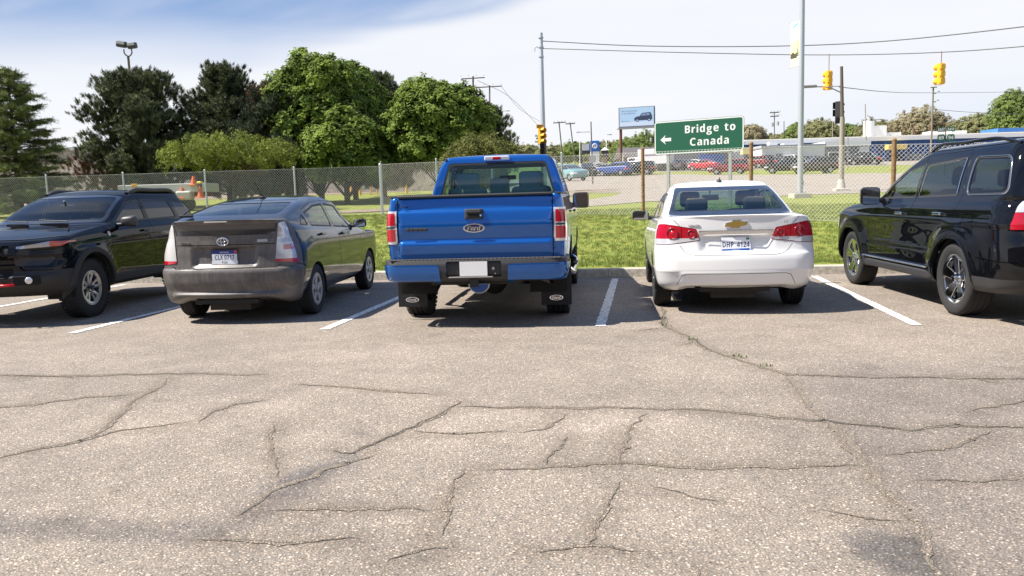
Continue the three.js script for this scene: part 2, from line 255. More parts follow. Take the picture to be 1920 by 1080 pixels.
function tyreGeo(R, w, rim, blocks = 0) {
  const h = w / 2, pr = [[rim - 0.008, -h * 0.72], [rim + 0.006, -h * 0.86], [rim + (R - rim) * 0.35, -h * 0.98], [rim + (R - rim) * 0.6, -h], [R - 0.028, -h * 0.95], [R - 0.009, -h * 0.86], [R, -h * 0.7]];
  const gr = [-0.42, 0, 0.42]; for (const c of gr) pr.push([R, (c - 0.07) * h], [R - 0.009, (c - 0.055) * h], [R - 0.009, (c + 0.055) * h], [R, (c + 0.07) * h]);
  const left = pr.slice(0, 7).map(([r, x]) => [r, -x]).reverse(); pr.push(...left);
  const g = new THREE.LatheGeometry(pr.map(([r, x]) => new THREE.Vector2(r, x)), 72); g.rotateZ(-Math.PI / 2);
  const list = [g]; // shoulder blocks of the tread
  if (blocks) for (let i = 0; i < blocks; i++) for (const s of [-1, 1]) { const b = new THREE.BoxGeometry(h * 0.42, 0.014, 2 * Math.PI * R / blocks * 0.62); b.translate(s * h * 0.8, R - 0.004, 0); b.rotateX(2 * Math.PI * (i + (s > 0 ? 0.5 : 0)) / blocks); list.push(b); }
  return merge(list);
}
// rim face: a dished disc with openings; style gives openings per spoke
function rimGeo(R, style) {
  const holes = [], n = style.n, hub = style.hub * R, out = style.out * R;
  const pol = (r, t) => [r * Math.cos(t), r * Math.sin(t)];
  for (let i = 0; i < n; i++) {
    const c = Math.PI / 2 + 2 * Math.PI * (i + 0.5) / n, hw = Math.PI / n, si = Math.asin(Math.min(0.9, style.spokeIn * R / 2 / hub)), so = Math.asin(style.spokeOut * R / 2 / out);
    const p = []; const a1 = Math.max(hw - si, 0.03), a2 = Math.max(hw - so, 0.05);
    for (let k = 0; k <= 3; k++) p.push(pol(hub, c - a1 + 2 * a1 * k / 3)); for (let k = 0; k <= 6; k++) p.push(pol(out, c + a2 - 2 * a2 * k / 6));
    holes.push(rounded(p, 0.016, 2));
    if (style.slot) { const t = Math.PI / 2 + 2 * Math.PI * i / n, w0 = style.slot[0] * R, w1 = style.slot[1] * R, r0 = style.slot[2] * R, r1 = style.slot[3] * R, d = [Math.cos(t), Math.sin(t)], e = [-d[1], d[0]]; holes.push(rounded([[d[0] * r0 - e[0] * w0, d[1] * r0 - e[1] * w0], [d[0] * r0 + e[0] * w0, d[1] * r0 + e[1] * w0], [d[0] * r1 + e[0] * w1, d[1] * r1 + e[1] * w1], [d[0] * r1 - e[0] * w1, d[1] * r1 - e[1] * w1]], 0.008, 2)); }
  }
  const g = extr(circle(0, 0, R * 0.985, 64), 0.022, 0.006, holes), p = g.attributes.position;
  for (let i = 0; i < p.count; i++) { const r = Math.hypot(p.getX(i), p.getY(i)) / R; p.setZ(i, p.getZ(i) + (style.dish ?? 0.03) * (r - 1) * (style.cone ? 1 : -(0.2 - r) * 4 * (r < 1 ? 1 : 0))); }
  g.computeVertexNormals(); g.rotateY(Math.PI / 2); return g; // face along +x
}
// wheel at (x, y, a); outer face towards s
function wheel(parent, x, y, a, s, o) {
  const w = part('wheel', parent); w.position.set(x, y, -a); w.rotation.y = (s < 0 ? Math.PI : 0) + (o.steer || 0); w.userData = {};
  const cache = o.cache || (o.cache = {}), h = o.w / 2;
  cache.tyre ||= tyreGeo(o.R, o.w, o.rim, o.blocks || 0);
  cache.rim ||= merge([rimGeo(o.rim, o.style).translate(h * 0.62, 0, 0), new THREE.LatheGeometry([[o.rim + 0.004, -h * 0.8], [o.rim - 0.012, -h * 0.7], [o.rim - 0.03, -h * 0.2], [o.rim - 0.03, h * 0.5], [o.rim - 0.006, h * 0.78], [o.rim + 0.006, h * 0.86], [o.rim + 0.008, h * 0.80]].map((q) => new THREE.Vector2(...q)), 48).rotateZ(-Math.PI / 2)]);
  cache.cap ||= merge([cyl(0.034, 0.030, 0.02, 20, h * 0.62 + 0.028, 0, 0, 'x'), ...Array.from({ length: 5 }, (_, i) => cyl(0.009, 0.008, 0.02, 6, h * 0.62 + 0.02, 0.055 * Math.cos(i * 1.2566), 0.055 * Math.sin(i * 1.2566), 'x'))]);
  cache.disc ||= merge([cyl(o.rim * 0.72, o.rim * 0.72, 0.022, 32, h * 0.1, 0, 0, 'x'), cyl(0.07, 0.07, 0.1, 16, h * 0.2, 0, 0, 'x')]);
  cache.back ||= cyl(o.rim - 0.035, o.rim - 0.035, 0.01, 24, -h * 0.3, 0, 0, 'x');
  mesh('tyre', cache.tyre, M.tyre, w); mesh('rim', cache.rim, o.mat, w); mesh('hub_cap', cache.cap, o.capMat || o.mat, w); mesh('brake_disc', cache.disc, M.disc, w); mesh('backing_plate', cache.back, M.well, w);
  return w;
}
// wheel housing open downwards and outwards
function housing(parent, a, y, r, x0, x1) {
  const pts = []; for (let i = 0; i <= 16; i++) { const t = Math.PI * (i / 16) * 1.16 - 0.08 * Math.PI; pts.push([Math.cos(t) * r, Math.sin(t) * r]); }
  for (const s of [1, -1]) { const v = [], id = [], b = 0; for (const [c, d] of pts) { v.push(s * x1, y + d, -(a + c), s * x0, y + d, -(a + c)); } v.push(s * x0, y, -a); const cI = v.length / 3 - 1; for (let i = 0; i < 16; i++) { const q = b + i * 2; id.push(q, q + 1, q + 3, q, q + 3, q + 2); id.push(q + 1, cI, q + 3); }
  const g = new THREE.BufferGeometry(); g.setAttribute('position', new THREE.BufferAttribute(new Float32Array(v), 3)); g.setIndex(id); g.computeVertexNormals(); mesh('wheel_housing', g, M.well, parent); }
}
function flare(shell, a, y, r, s, w, off, t0, t1, n = 22) { // raised band that follows an arch on the shell
  const v = [], id = []; for (let i = 0; i <= n; i++) { const t = lerp(t0, t1, i / n); const at = (rr, o) => { const h = shell.side(a + rr * Math.cos(t), y + rr * Math.sin(t), s); return [h.p[0] + s * o, h.p[1], h.p[2]]; }; const p = at(r + w, off * 0.1), q = at(r + w * 0.85, off), m = at(r + 0.012, off), e = m.slice(); e[0] -= s * (off + 0.05); v.push(...p, ...q, ...m, ...e); }
  for (let i = 0; i < n; i++) for (let k = 0; k < 3; k++) { const b = i * 4 + k; id.push(b, b + 1, b + 5, b, b + 5, b + 4); }
  const g = new THREE.BufferGeometry(); g.setAttribute('position', new THREE.BufferAttribute(new Float32Array(v), 3)); g.setIndex(id); const q = g.toNonIndexed(); q.computeVertexNormals(); return q;
}
function seatGeo(x, a, y, w, { head = true, tall = 0.62, lean = 0.28, hw = 0.26, solid = false } = {}) { // backrest with headrest, leaning back
  const g = [rbx(w, tall, 0.14, 0.06, 0, tall / 2, 0), rbx(w, 0.16, 0.5, 0.06, 0, 0, -0.25)];
  if (head) g.push(solid ? rbx(hw * 1.6, 0.28, 0.11, 0.06, 0, tall + 0.06, 0) : rbx(hw, 0.19, 0.10, 0.05, 0, tall + 0.13, 0.0), ...(solid ? [] : [cyl(0.007, 0.007, 0.1, 6, -0.06, tall + 0.02, 0), cyl(0.007, 0.007, 0.1, 6, 0.06, tall + 0.02, 0)]));
  const q = merge(g), p = q.attributes.position; for (let i = 0; i < p.count; i++) p.setZ(i, p.getZ(i) + Math.max(0, p.getY(i)) * lean); q.computeVertexNormals(); return q.translate(x, y, -a);
}
function steering(x, a, y, r = 0.19) { const g = new THREE.TorusGeometry(r, 0.014, 8, 28); const m = merge([g, bx(2 * r, 0.03, 0.02), bx(0.03, r, 0.02, 0, -r / 2, 0), cyl(0.05, 0.05, 0.03, 12, 0, 0, 0, 'z')]); m.rotateX(-0.42); return m.translate(x, y, -a); }
// glass, its dark surround, and the shell with the opening, from one outline
function window_(shell, parent, planesOut, planesIn, glass, trim = M.rubber, nm = 'window') {
  const band = shell.take(planesOut), [gl, fr] = split(band, planesIn);
  const w = mesh(nm, soupGeo(shift(gl, -0.006)), glass, parent); if (fr.length) mesh('window_surround', soupGeo(shift(fr, -0.002)), trim, w); return w;
}
function mirror(parent, x, y, a, s, o = {}) { // door mirror: shell, stalk, glass facing back
  const { w = 0.22, h = 0.15, d = 0.11, mat = M.black, tall = false } = o, m = part('side_mirror', parent);
  const g = new THREE.SphereGeometry(0.5, 20, 14), p = g.attributes.position;
  for (let i = 0; i < p.count; i++) { let px = p.getX(i) * 2, py = p.getY(i) * 2, pz = p.getZ(i) * 2; const e = tall ? 0.35 : 0.55; const f = (v) => Math.sign(v) * Math.pow(Math.abs(v), e); px = f(px) * 0.5; py = f(py) * 0.5; pz = pz > 0 ? Math.min(pz, 0.12) * 0.5 : pz * 0.5; p.setXYZ(i, px * w, py * h * (1 - 0.25 * (px * -s + 0.5) * (tall ? 0.2 : 1)), pz * d * 1.6); }
  g.computeVertexNormals(); g.translate(x + s * w * 0.55, y, -a); mesh('mirror_shell', g, mat, m);
  const q = new RoundedBoxGeometry(w * 0.86, h * (tall ? 0.88 : 0.74), 0.006, 2, 0.002).translate(x + s * w * 0.55, y, -a + 0.012 + d * 0.1); mesh('mirror_glass', q, M.mirrorGlass, m);
  mesh('mirror_stalk', rod([x - s * 0.1, y - h * 0.28, -a - 0.02], [x + s * w * 0.25, y - h * 0.25, -a - 0.02], 0.03, 0.025, 8), o.stalk || M.trim, m); return m;
}
function plateTex(draw) { return canvasTex(512, 256, draw); }
function plate(parent, h, w, ht, map, off = 0.012, name = 'licence_plate') {
  const g = new THREE.BoxGeometry(w, ht, 0.004); const m = onto(g, h, off); return mesh(name, m, map ? std(1, 1, 1, 0.45, 0, { map }) : M.white, parent);
}

// ---------- terrain: level car park, kerb, lawn and street that climb away gently ----------
const KERB_Z = -13.72;
const RISE = [[19, 0.66], [23, 0.78], [29, 0.93], [35, 1.14], [45, 1.42], [70, 2.6], [80, 2.85], [95, 3.4], [120, 5.0], [150, 6.4], [300, 13.5], [900, 42]];
function groundY(x, z) {
  const d = aheadOf(x, z); if (z > KERB_Z) return 0;
  const far = lin(RISE, d), k = (KERB_Z - 0.15 - z) / 7.5;
  return k <= 0 ? 0.125 : lerp(0.125, far, sstep(-0.15, 1, k) * 0.5 + 0.5 * clamp(k)) + 0;
}
function onGround(px, py) { // the ground point seen at a picture position
  let lo = 2, hi = 800, prev = 2; for (let d = 2; d < 800; d *= 1.02) { const p = survey(px, py, d); if (p.y < groundY(p.x, p.z)) { hi = d; lo = prev; break; } prev = d; }
  for (let i = 0; i < 40; i++) { const m = (lo + hi) / 2, p = survey(px, py, m); if (p.y < groundY(p.x, p.z)) hi = m; else lo = m; }
  const p = survey(px, py, (lo + hi) / 2); p.y = groundY(p.x, p.z); return p;
}
function stand(px, ahead) { const p = survey(px, 380, ahead); p.y = groundY(p.x, p.z); return p; }
const lotPoint = (px, py) => { const a = survey(px, py, 1).sub(camera.position), t = -EYE / a.y; return [a.x * t, EYE + 0 - EYE + (camera.position.z + a.z * t)]; };

// worn asphalt: pale aggregate set in grey binder
const AG = 1024, agH = new Float32Array(AG * AG);
const asphaltTex = (() => {
  const cells = 150, r = rng(5), pts = []; for (let i = 0; i < cells * cells; i++) pts.push([r(), r(), 0.30 + 0.42 * r() * r() + 0.1 * r(), r(), r()]);
  return dataTex(AG, (u, v) => {
    const cx = u * cells, cy = v * cells, ix = Math.floor(cx), iy = Math.floor(cy); let best = 9, id = null;
    for (let dy = -1; dy <= 1; dy++) for (let dx = -1; dx <= 1; dx++) { const q = pts[((iy + dy + cells) % cells) * cells + (ix + dx + cells) % cells], ex = ix + dx + q[0] - cx, ey = iy + dy + q[1] - cy, d = Math.sqrt(ex * ex + ey * ey * 1.3) / q[2]; if (d < best) { best = d; id = q; } }
    const stone = sstep(1.05, 0.75, best), f = vnoise(u * 512, v * 512, 3, 512), g = vnoise(u * 64, v * 64, 4, 64), m = 0.44 + 0.13 * f + 0.07 * g;
    const pale = id[3], warm = id[4], s = 0.54 + 0.24 * pale * pale + 0.10 * (pale > 0.92 ? 1 : 0) - 0.17 * (pale < 0.10 ? 1 : 0) + 0.06 * f;
    agH[Math.round(v * AG) * AG + Math.round(u * AG)] = stone * (0.6 + 0.4 * pale);
    return [lerp(m, s + 0.03 * warm, stone), lerp(m * 0.945, s * 0.94, stone), lerp(m * 0.865, s * (0.825 + 0.06 * (1 - warm)), stone)];
  }, true);
})();
asphaltTex.repeat.set(1 / 1.7, 1 / 1.7);
const asphaltBump = dataTex(AG, (u, v) => { const k = agH[Math.round(v * AG) * AG + Math.round(u * AG)]; return [k, k, k]; }, false); asphaltBump.repeat.copy(asphaltTex.repeat);
const asphalt = new THREE.MeshStandardMaterial({ map: asphaltTex, bumpMap: asphaltBump, bumpScale: 0.0025, roughness: 0.93, vertexColors: true });
const crackPx = [
  [[-60, 706], [160, 704], [250, 703], [385, 701], [505, 703]], [[545, 721], [630, 725], [740, 734], [830, 740]], [[315, 710], [270, 740], [225, 775], [180, 810], [155, 830]], [[-60, 872], [80, 843], [155, 830], [215, 815], [370, 793]], [[370, 793], [400, 772], [440, 758], [510, 747]],
  [[862, 752], [800, 790], [740, 818], [700, 835], [660, 850], [620, 845]], [[-60, 768], [70, 757], [160, 745], [255, 739]], [[770, 815], [850, 817], [955, 808]], [[520, 905], [515, 860], [512, 820], [530, 790]], [[455, 970], [530, 915], [640, 865], [700, 850]], [[500, 960], [700, 953], [810, 955]], [[885, 880], [850, 925], [820, 960], [805, 1010]], [[370, 1015], [545, 1016], [680, 1010]], [[730, 1060], [790, 1040], [850, 1030]],
  [[1238, 575], [1240, 605], [1285, 632], [1335, 655], [1385, 672], [1430, 690], [1475, 703], [1560, 705], [1700, 706], [1990, 708]], [[1480, 708], [1490, 730], [1520, 765], [1545, 785], [1570, 810], [1610, 850], [1640, 900], [1680, 955], [1740, 1040], [1790, 1110]],
  [[860, 762], [960, 763], [1050, 766], [1200, 770], [1330, 772], [1450, 781], [1545, 785], [1600, 793], [1710, 804], [1790, 793], [1850, 800], [1960, 803]], [[900, 878], [1100, 872], [1290, 872], [1450, 873], [1560, 870], [1610, 872]], [[1815, 775], [1860, 765], [1950, 745]], [[1180, 905], [1140, 950], [1110, 990], [1095, 1030]], [[1210, 920], [1290, 930], [1360, 940]], [[1540, 957], [1620, 972], [1690, 975]], [[1048, 775], [1010, 800], [955, 808]], [[1215, 775], [1170, 810], [1155, 840], [1150, 875]], [[1650, 850], [1760, 842], [1840, 830], [1880, 812]], [[1310, 1100], [1318, 1060]], [[1000, 1035], [1095, 1030], [1200, 1040]], [[1720, 905], [1850, 905], [1930, 895]],
];
const cracks = crackPx.map((l) => l.map(([x, y]) => lotPoint(x, y)));
{ const r = rng(31), n0 = cracks.length; for (let i = 0; i < n0; i++) for (let k = 0; k + 1 < cracks[i].length; k++) { const a = cracks[i][k], b = cracks[i][k + 1], L = Math.hypot(b[0] - a[0], b[1] - a[1]), m = Math.round(L * 1.1 * r()); for (let q = 0; q < m; q++) { const t = r(), dir = Math.atan2(b[1] - a[1], b[0] - a[0]) + (r() < 0.5 ? -1 : 1) * (0.5 + 1.0 * r()), len = 0.15 + 0.6 * r() * r(); let x = lerp(a[0], b[0], t), z = lerp(a[1], b[1], t), d = dir; const l = [[x, z]]; for (let s = 0; s < 3; s++) { d += (r() - 0.5) * 0.9; x += Math.cos(d) * len / 3; z += Math.sin(d) * len / 3; l.push([x, z]); } if (z > KERB_Z + 0.5 && z < -2) cracks.push(l); } } }
const segD = (x, z, a, b) => { const ux = b[0] - a[0], uz = b[1] - a[1], t = clamp(((x - a[0]) * ux + (z - a[1]) * uz) / (ux * ux + uz * uz)); return Math.hypot(x - a[0] - ux * t, z - a[1] - uz * t); };
const tyreMark = [[-60, 985], [120, 990], [300, 1000], [430, 985], [530, 935], [600, 885]].map(([x, y]) => lotPoint(x, y)), scuff = [[505, 920], [580, 890], [655, 860]].map(([x, y]) => lotPoint(x, y)), patchC = lotPoint(1690, 1035), fadeA = lotPoint(1545, 785), fadeB = lotPoint(1760, 1080);
{
  const pales = [[520, 757, 0.22], [930, 800, 0.4], [560, 825, 0.2], [1150, 790, 0.35], [250, 800, 0.4], [1330, 690, 0.6], [700, 660, 0.7]].map(([a, b, q]) => [...lotPoint(a, b), q]);
  const dr = rng(15), drips = Array.from({ length: 46 }, () => [-9 + 18 * dr(), -3 - 9.5 * dr(), 0.05 + 0.16 * dr() * dr() + 0.03]);
  const xs = [], zs = []; for (let x = -70; x < -10.5; x += 4) xs.push(x); for (let x = -10.5; x <= 10.5; x += 0.075) xs.push(x); for (let x = 14; x <= 70; x += 4) xs.push(x);
  for (let z = 30; z > -1.6; z -= 3) zs.push(z); for (let z = -1.8; z > KERB_Z; z -= 0.075) zs.push(z); zs.push(KERB_Z);
  const n = xs.length, m = zs.length, pos = new Float32Array(n * m * 3), uv = new Float32Array(n * m * 2), col = new Float32Array(n * m * 3), idx = [];
  for (let j = 0; j < m; j++) for (let i = 0; i < n; i++) {
    const x = xs[i], z = zs[j], o = j * n + i; pos.set([x, 0, z], o * 3); uv.set([x, z], o * 2);
    let r = 0.73 + 0.22 * (fbm(x * 0.9, z * 0.9, 4, 41) - 0.5) + 0.24 * (fbm(x * 5, z * 5, 3, 47) - 0.5), g = r * 0.985, b = r * 0.985; for (const [sx, sz, sr] of pales) { const q = Math.hypot((x - sx) * 0.6, z - sz); if (q < sr * 2) { const k = 1 + 0.13 * sstep(sr, sr * 0.4, q + sr * 0.9 * (fbm(x * 6, z * 6, 3, 88) - 0.5)); r *= k; g *= k; b *= k; } }
    if (Math.abs(x) < 10.6 && z < -1.7) {
      let dc = 9; for (const l of cracks) for (let k = 0; k + 1 < l.length; k++) { const q = segD(x, z, l[k], l[k + 1]); if (q < dc) dc = q; }
      const grime = sstep(0.13, 0.0, dc) * (0.4 + 0.9 * fbm(x * 14, z * 14, 2, 51)); r *= 1 - 0.20 * grime; g *= 1 - 0.22 * grime; b *= 1 - 0.25 * grime;
      let dt = 9; for (let k = 0; k + 1 < tyreMark.length; k++) dt = Math.min(dt, segD(x, z, tyreMark[k], tyreMark[k + 1])); const mk = sstep(0.17, 0.04, dt + 0.10 * (fbm(x * 6, z * 6, 3, 61) - 0.5)) * (0.55 + 0.5 * fbm(x * 22, z * 22, 2, 66)); r *= 1 - 0.42 * mk; g *= 1 - 0.41 * mk; b *= 1 - 0.37 * mk;
      let ds = 9; for (let k = 0; k + 1 < scuff.length; k++) ds = Math.min(ds, segD(x, z, scuff[k], scuff[k + 1])); const sk = sstep(0.13, 0.03, ds + 0.08 * (fbm(x * 9, z * 9, 2, 63) - 0.5)); r *= 1 - 0.20 * sk; g *= 1 - 0.16 * sk; b *= 1 - 0.08 * sk;
      const dp = Math.hypot(x - patchC[0], (z - patchC[1]) * 0.8) + 0.12 * (fbm(x * 9, z * 9, 3, 71) - 0.5), pk = sstep(0.20, 0.13, dp); r *= 1 - 0.52 * pk; g *= 1 - 0.50 * pk; b *= 1 - 0.46 * pk;
      const ux = fadeB[0] - fadeA[0], uz = fadeB[1] - fadeA[1], side = ((x - fadeA[0]) * uz - (z - fadeA[1]) * ux) / Math.hypot(ux, uz); const old = sstep(-0.02, 0.06, side + 0.10 * (fbm(x * 5, z * 5, 3, 81) - 0.5)) * sstep(-6.9, -6.2, z) * (x > 0 ? 1 : 0); r *= 1 - 0.15 * old; g *= 1 - 0.15 * old; b *= 1 - 0.13 * old;                                   // older paving beyond the seam
    }
    for (const [sx, sz, sr] of drips) { const q = Math.hypot(x - sx, z - sz); if (q < sr * 2) { const k = sstep(sr, sr * 0.3, q + sr * 0.8 * (fbm(x * 12, z * 12, 2, 87) - 0.5)) * 0.24; r *= 1 - k; g *= 1 - k; b *= 1 - k; } }
    col.set([r, g, b], o * 3); if (i + 1 < n && j + 1 < m) idx.push(o, o + 1, o + n, o + 1, o + n + 1, o + n);
  }
  const g = new THREE.BufferGeometry(); g.setAttribute('position', new THREE.BufferAttribute(pos, 3)); g.setAttribute('uv', new THREE.BufferAttribute(uv, 2)); g.setAttribute('color', new THREE.BufferAttribute(col, 3)); g.setIndex(idx); g.computeVertexNormals();
  const lot = struct('parking_lot', g, asphalt, 'pale worn asphalt of the car park with cracks');
  // cracks: ragged dark openings
  const cm = std(0.065, 0.056, 0.048, 1), cmFine = std(0.115, 0.102, 0.09, 1), r = rng(77), crumble = new THREE.MeshStandardMaterial({ map: asphaltTex, bumpMap: asphaltBump, bumpScale: 0.006, roughness: 1, color: new THREE.Color().setRGB(0.67, 0.645, 0.61) });
  cracks.forEach((l, ci) => {
    const v = [], id = []; let seg = 0, tot = 0; for (let k = 0; k + 1 < l.length; k++) tot += Math.hypot(l[k + 1][0] - l[k][0], l[k + 1][1] - l[k][1]); const main = ci === 0 || ci === 14 || ci === 16 || ci === 5;
    for (let k = 0; k + 1 < l.length; k++) { const [x0, z0] = l[k], [x1, z1] = l[k + 1], L = Math.hypot(x1 - x0, z1 - z0), n = Math.max(2, Math.ceil(L / 0.035)); for (let q = 0; q <= n; q++) { const t = q / n, nx = -(z1 - z0) / L, nz = (x1 - x0) / L, s = seg + t * L, wob = 0.22 * (fbm(s * 1.3, ci * 3.1, 5, 91) - 0.5) + 0.030 * (vnoise(s * 11, ci * 5.3, 97) - 0.5) + 0.014 * (r() - 0.5), gap = vnoise(s * 1.6, ci, 93), w = Math.max(0.0012, (main ? 0.006 : 0.0020) * (0.12 + 1.7 * gap * gap + 1.8 * (r() - 0.5) * gap) * Math.min(1, 0.1 + s * 3, 0.1 + 3 * Math.max(0, tot - s))); const x = lerp(x0, x1, t) + nx * wob, z = lerp(z0, z1, t) + nz * wob, u = (r() - 0.5) * 0.006; v.push(x + nx * (w + u), 0.004, z + nz * (w + u), x - nx * (w - u), 0.004, z - nz * (w - u)); } seg += L; }
    const cnt = v.length / 6; for (let i = 0; i + 1 < cnt; i++) id.push(i * 2, i * 2 + 1, i * 2 + 3, i * 2, i * 2 + 3, i * 2 + 2);
    { const u = [], uvs = []; for (let i = 0; i < cnt; i++) { const ax = v[i * 6], az = v[i * 6 + 2], bx2 = v[i * 6 + 3], bz = v[i * 6 + 5], mx = (ax + bx2) / 2, mz = (az + bz) / 2, L = Math.hypot(ax - bx2, az - bz) || 1e-6, nx = (ax - bx2) / L, nz = (az - bz) / L, e = Math.min(1, i / 12, (cnt - 1 - i) / 12), w1 = e * (0.004 + 0.034 * vnoise(i * 0.11, ci, 95) ** 2 + 0.012 * r()), w2 = e * (0.004 + 0.034 * vnoise(i * 0.13, ci + 40, 96) ** 2 + 0.012 * r()); u.push(mx + nx * w1, 0.003, mz + nz * w1, mx - nx * w2, 0.003, mz - nz * w2); uvs.push(mx + nx * w1, mz + nz * w1, mx - nx * w2, mz - nz * w2); } const eg = new THREE.BufferGeometry(); eg.setAttribute('position', new THREE.BufferAttribute(new Float32Array(u), 3)); eg.setAttribute('uv', new THREE.BufferAttribute(new Float32Array(uvs), 2)); eg.setIndex(id); eg.computeVertexNormals(); mesh('crack_edge', eg, crumble, lot); }
    const cg = new THREE.BufferGeometry(); cg.setAttribute('position', new THREE.BufferAttribute(new Float32Array(v), 3)); cg.setIndex(id); cg.computeVertexNormals(); mesh('pavement_crack', cg, main ? cm : cmFine, lot);
  });
  // weeds in the long crack
  const wd = [], wr = rng(9); for (const [px, py] of [[1241, 598], [1243, 607], [1250, 612], [1380, 669], [1392, 672], [1300, 638], [1436, 688]]) { const [x, z] = lotPoint(px, py); for (let i = 0; i < 14; i++) { const a = wr() * 6.28, h = 0.012 + 0.018 * wr(), ox = (wr() - 0.5) * 0.10, oz = (wr() - 0.5) * 0.05; const q = new THREE.PlaneGeometry(0.006, h).translate(0, h / 2, 0).rotateX(-0.5 * wr()).rotateY(a).translate(x + ox, 0.004, z + oz); wd.push(q); } }
  const wm = mesh('crack_weeds', wd, std(0.10, 0.13, 0.03, 0.9), lot); wm.userData.kind = 'stuff';
  // bay lines: worn white paint
  const paintTex = dataTex(512, (u, v) => { const k = sstep(0.38, 0.52, fbm(u * 40, v * 40, 4, 101)) * 0.75 + 0.25 * vnoise(u * 256, v * 256, 7, 256), c = lerp(0.60, 0.90, clamp(k + 0.25)); return [c, c * 0.985, c * 0.95]; }, true); paintTex.repeat.set(1 / 0.9, 1 / 0.9);
  const pm = new THREE.MeshStandardMaterial({ map: paintTex, roughness: 0.85, bumpMap: asphaltBump, bumpScale: 0.0012 }), pr = rng(3);
  for (const [x, z0] of [[-12.55, -8.1], [-9.52, -8.1], [-6.48, -8.0], [-3.51, -8.23], [-0.46, -8.40], [2.715, -8.42], [5.85, -8.5], [8.95, -8.5]]) {
    const v = [], uvs = [], id = [], n = 110; for (let i = 0; i <= n; i++) { const z = lerp(z0, -13.25, i / n), w = 0.055, e1 = (pr() - 0.5) * 0.012, e2 = (pr() - 0.5) * 0.012; v.push(x - w + e1, 0.006, z, x + w + e2, 0.006, z); uvs.push(x - w, z, x + w, z); if (i < n) id.push(i * 2, i * 2 + 1, i * 2 + 3, i * 2, i * 2 + 3, i * 2 + 2); }
    const lg = new THREE.BufferGeometry(); lg.setAttribute('position', new THREE.BufferAttribute(new Float32Array(v), 3)); lg.setAttribute('uv', new THREE.BufferAttribute(new Float32Array(uvs), 2)); lg.setIndex(id); lg.computeVertexNormals(); mesh('bay_line', lg, pm, lot);
  }
}
// kerb of cast concrete lengths
{
  const kt = dataTex(256, (u, v) => { const k = 0.72 + 0.22 * (fbm(u * 20, v * 20, 4, 111) - 0.5) + 0.12 * (vnoise(u * 128, v * 128, 5, 128) - 0.5); return [k, k * 0.97, k * 0.91]; }, true);
  const km = new THREE.MeshStandardMaterial({ map: kt, roughness: 0.92, color: 0xffffff }); const kerb = new THREE.Group(); kerb.name = 'kerb'; kerb.userData = { kind: 'structure', label: 'pale concrete kerb between the asphalt and the lawn' }; scene.add(kerb);
  const prof = [[0, 0], [0, 0.11], [0.02, 0.135], [0.05, 0.145], [0.17, 0.145], [0.18, 0.13], [0.18, -0.05], [0, -0.05]], r = rng(8);
  for (let i = 0; i < 26; i++) { const L = 3.05, x = -40.75 + i * L + 0.52, g = extr(prof.map(([a, b]) => [-a, b]), L - 0.014, 0.003); g.rotateY(Math.PI / 2).rotateY(0); g.rotateY(0); const p = g.attributes.position; for (let k = 0; k < p.count; k++) { const X = p.getX(k), Y = p.getY(k), Z = p.getZ(k); p.setXYZ(k, X, Y, Z); } g.computeVertexNormals(); const m = mesh('kerb_length', g, km, kerb); m.position.set(x, (r() - 0.5) * 0.012, KERB_Z + (r() - 0.5) * 0.012); }
}
// lawn (near part finely shaped, far part in broad planes)
const grassTex = dataTex(512, (u, v) => { const k = fbm(u * 24, v * 24, 3, 121) * 0.6 + 0.4 * vnoise(u * 200, v * 200, 6, 200), y = vnoise(u * 14, v * 14, 9, 14); return [lerp(0.38, 0.50, k) + 0.05 * y, lerp(0.44, 0.55, k), lerp(0.16, 0.22, k)]; }, true); grassTex.repeat.set(0.4, 0.4);
const lawnMat = new THREE.MeshStandardMaterial({ map: grassTex, roughness: 0.95 });
{
  const v = [], uv = [], id = [], xs = []; for (let x = -60; x <= 60; x += 1.5) xs.push(x); const rows = 30;
  const zAt = (x, d) => (d - x * FWD.x) / FWD.z;
  for (let j = 0; j <= rows; j++) for (const x of xs) { const z = lerp(KERB_Z - 0.12, Math.min(zAt(x, 29), KERB_Z - 4), j / rows); v.push(x, groundY(x, z), z); uv.push(x, z); }
  const n = xs.length; for (let j = 0; j < rows; j++) for (let i = 0; i + 1 < n; i++) { const o = j * n + i; id.push(o, o + 1, o + n, o + 1, o + n + 1, o + n); }
  const g = new THREE.BufferGeometry(); g.setAttribute('position', new THREE.BufferAttribute(new Float32Array(v), 3)); g.setAttribute('uv', new THREE.BufferAttribute(new Float32Array(uv), 2)); g.setIndex(id); g.computeVertexNormals();
  struct('lawn', g, lawnMat, 'mown green lawn behind the kerb');
  const ds = [29, 35, 45, 70, 80, 95, 120, 150, 300, 900], v2 = [], uv2 = [], id2 = [], lat = [-900, -300, -100, -40, 0, 40, 100, 300, 900], R = V3(-FWD.z, 0, FWD.x);
  ds.forEach((d, j) => lat.forEach((l, i) => { const x = FWD.x * d + R.x * l, z = FWD.z * d + R.z * l; v2.push(x, lin(RISE, d), z); uv2.push(x, z); if (j + 1 < ds.length && i + 1 < lat.length) { const o = j * lat.length + i; id2.push(o, o + 1, o + lat.length, o + 1, o + lat.length + 1, o + lat.length); } }));
  const g2 = new THREE.BufferGeometry(); g2.setAttribute('position', new THREE.BufferAttribute(new Float32Array(v2), 3)); g2.setAttribute('uv', new THREE.BufferAttribute(new Float32Array(uv2), 2)); g2.setIndex(id2); g2.computeVertexNormals();
  struct('terrain', g2, lawnMat, 'grassy ground rising gently beyond the fence');
}
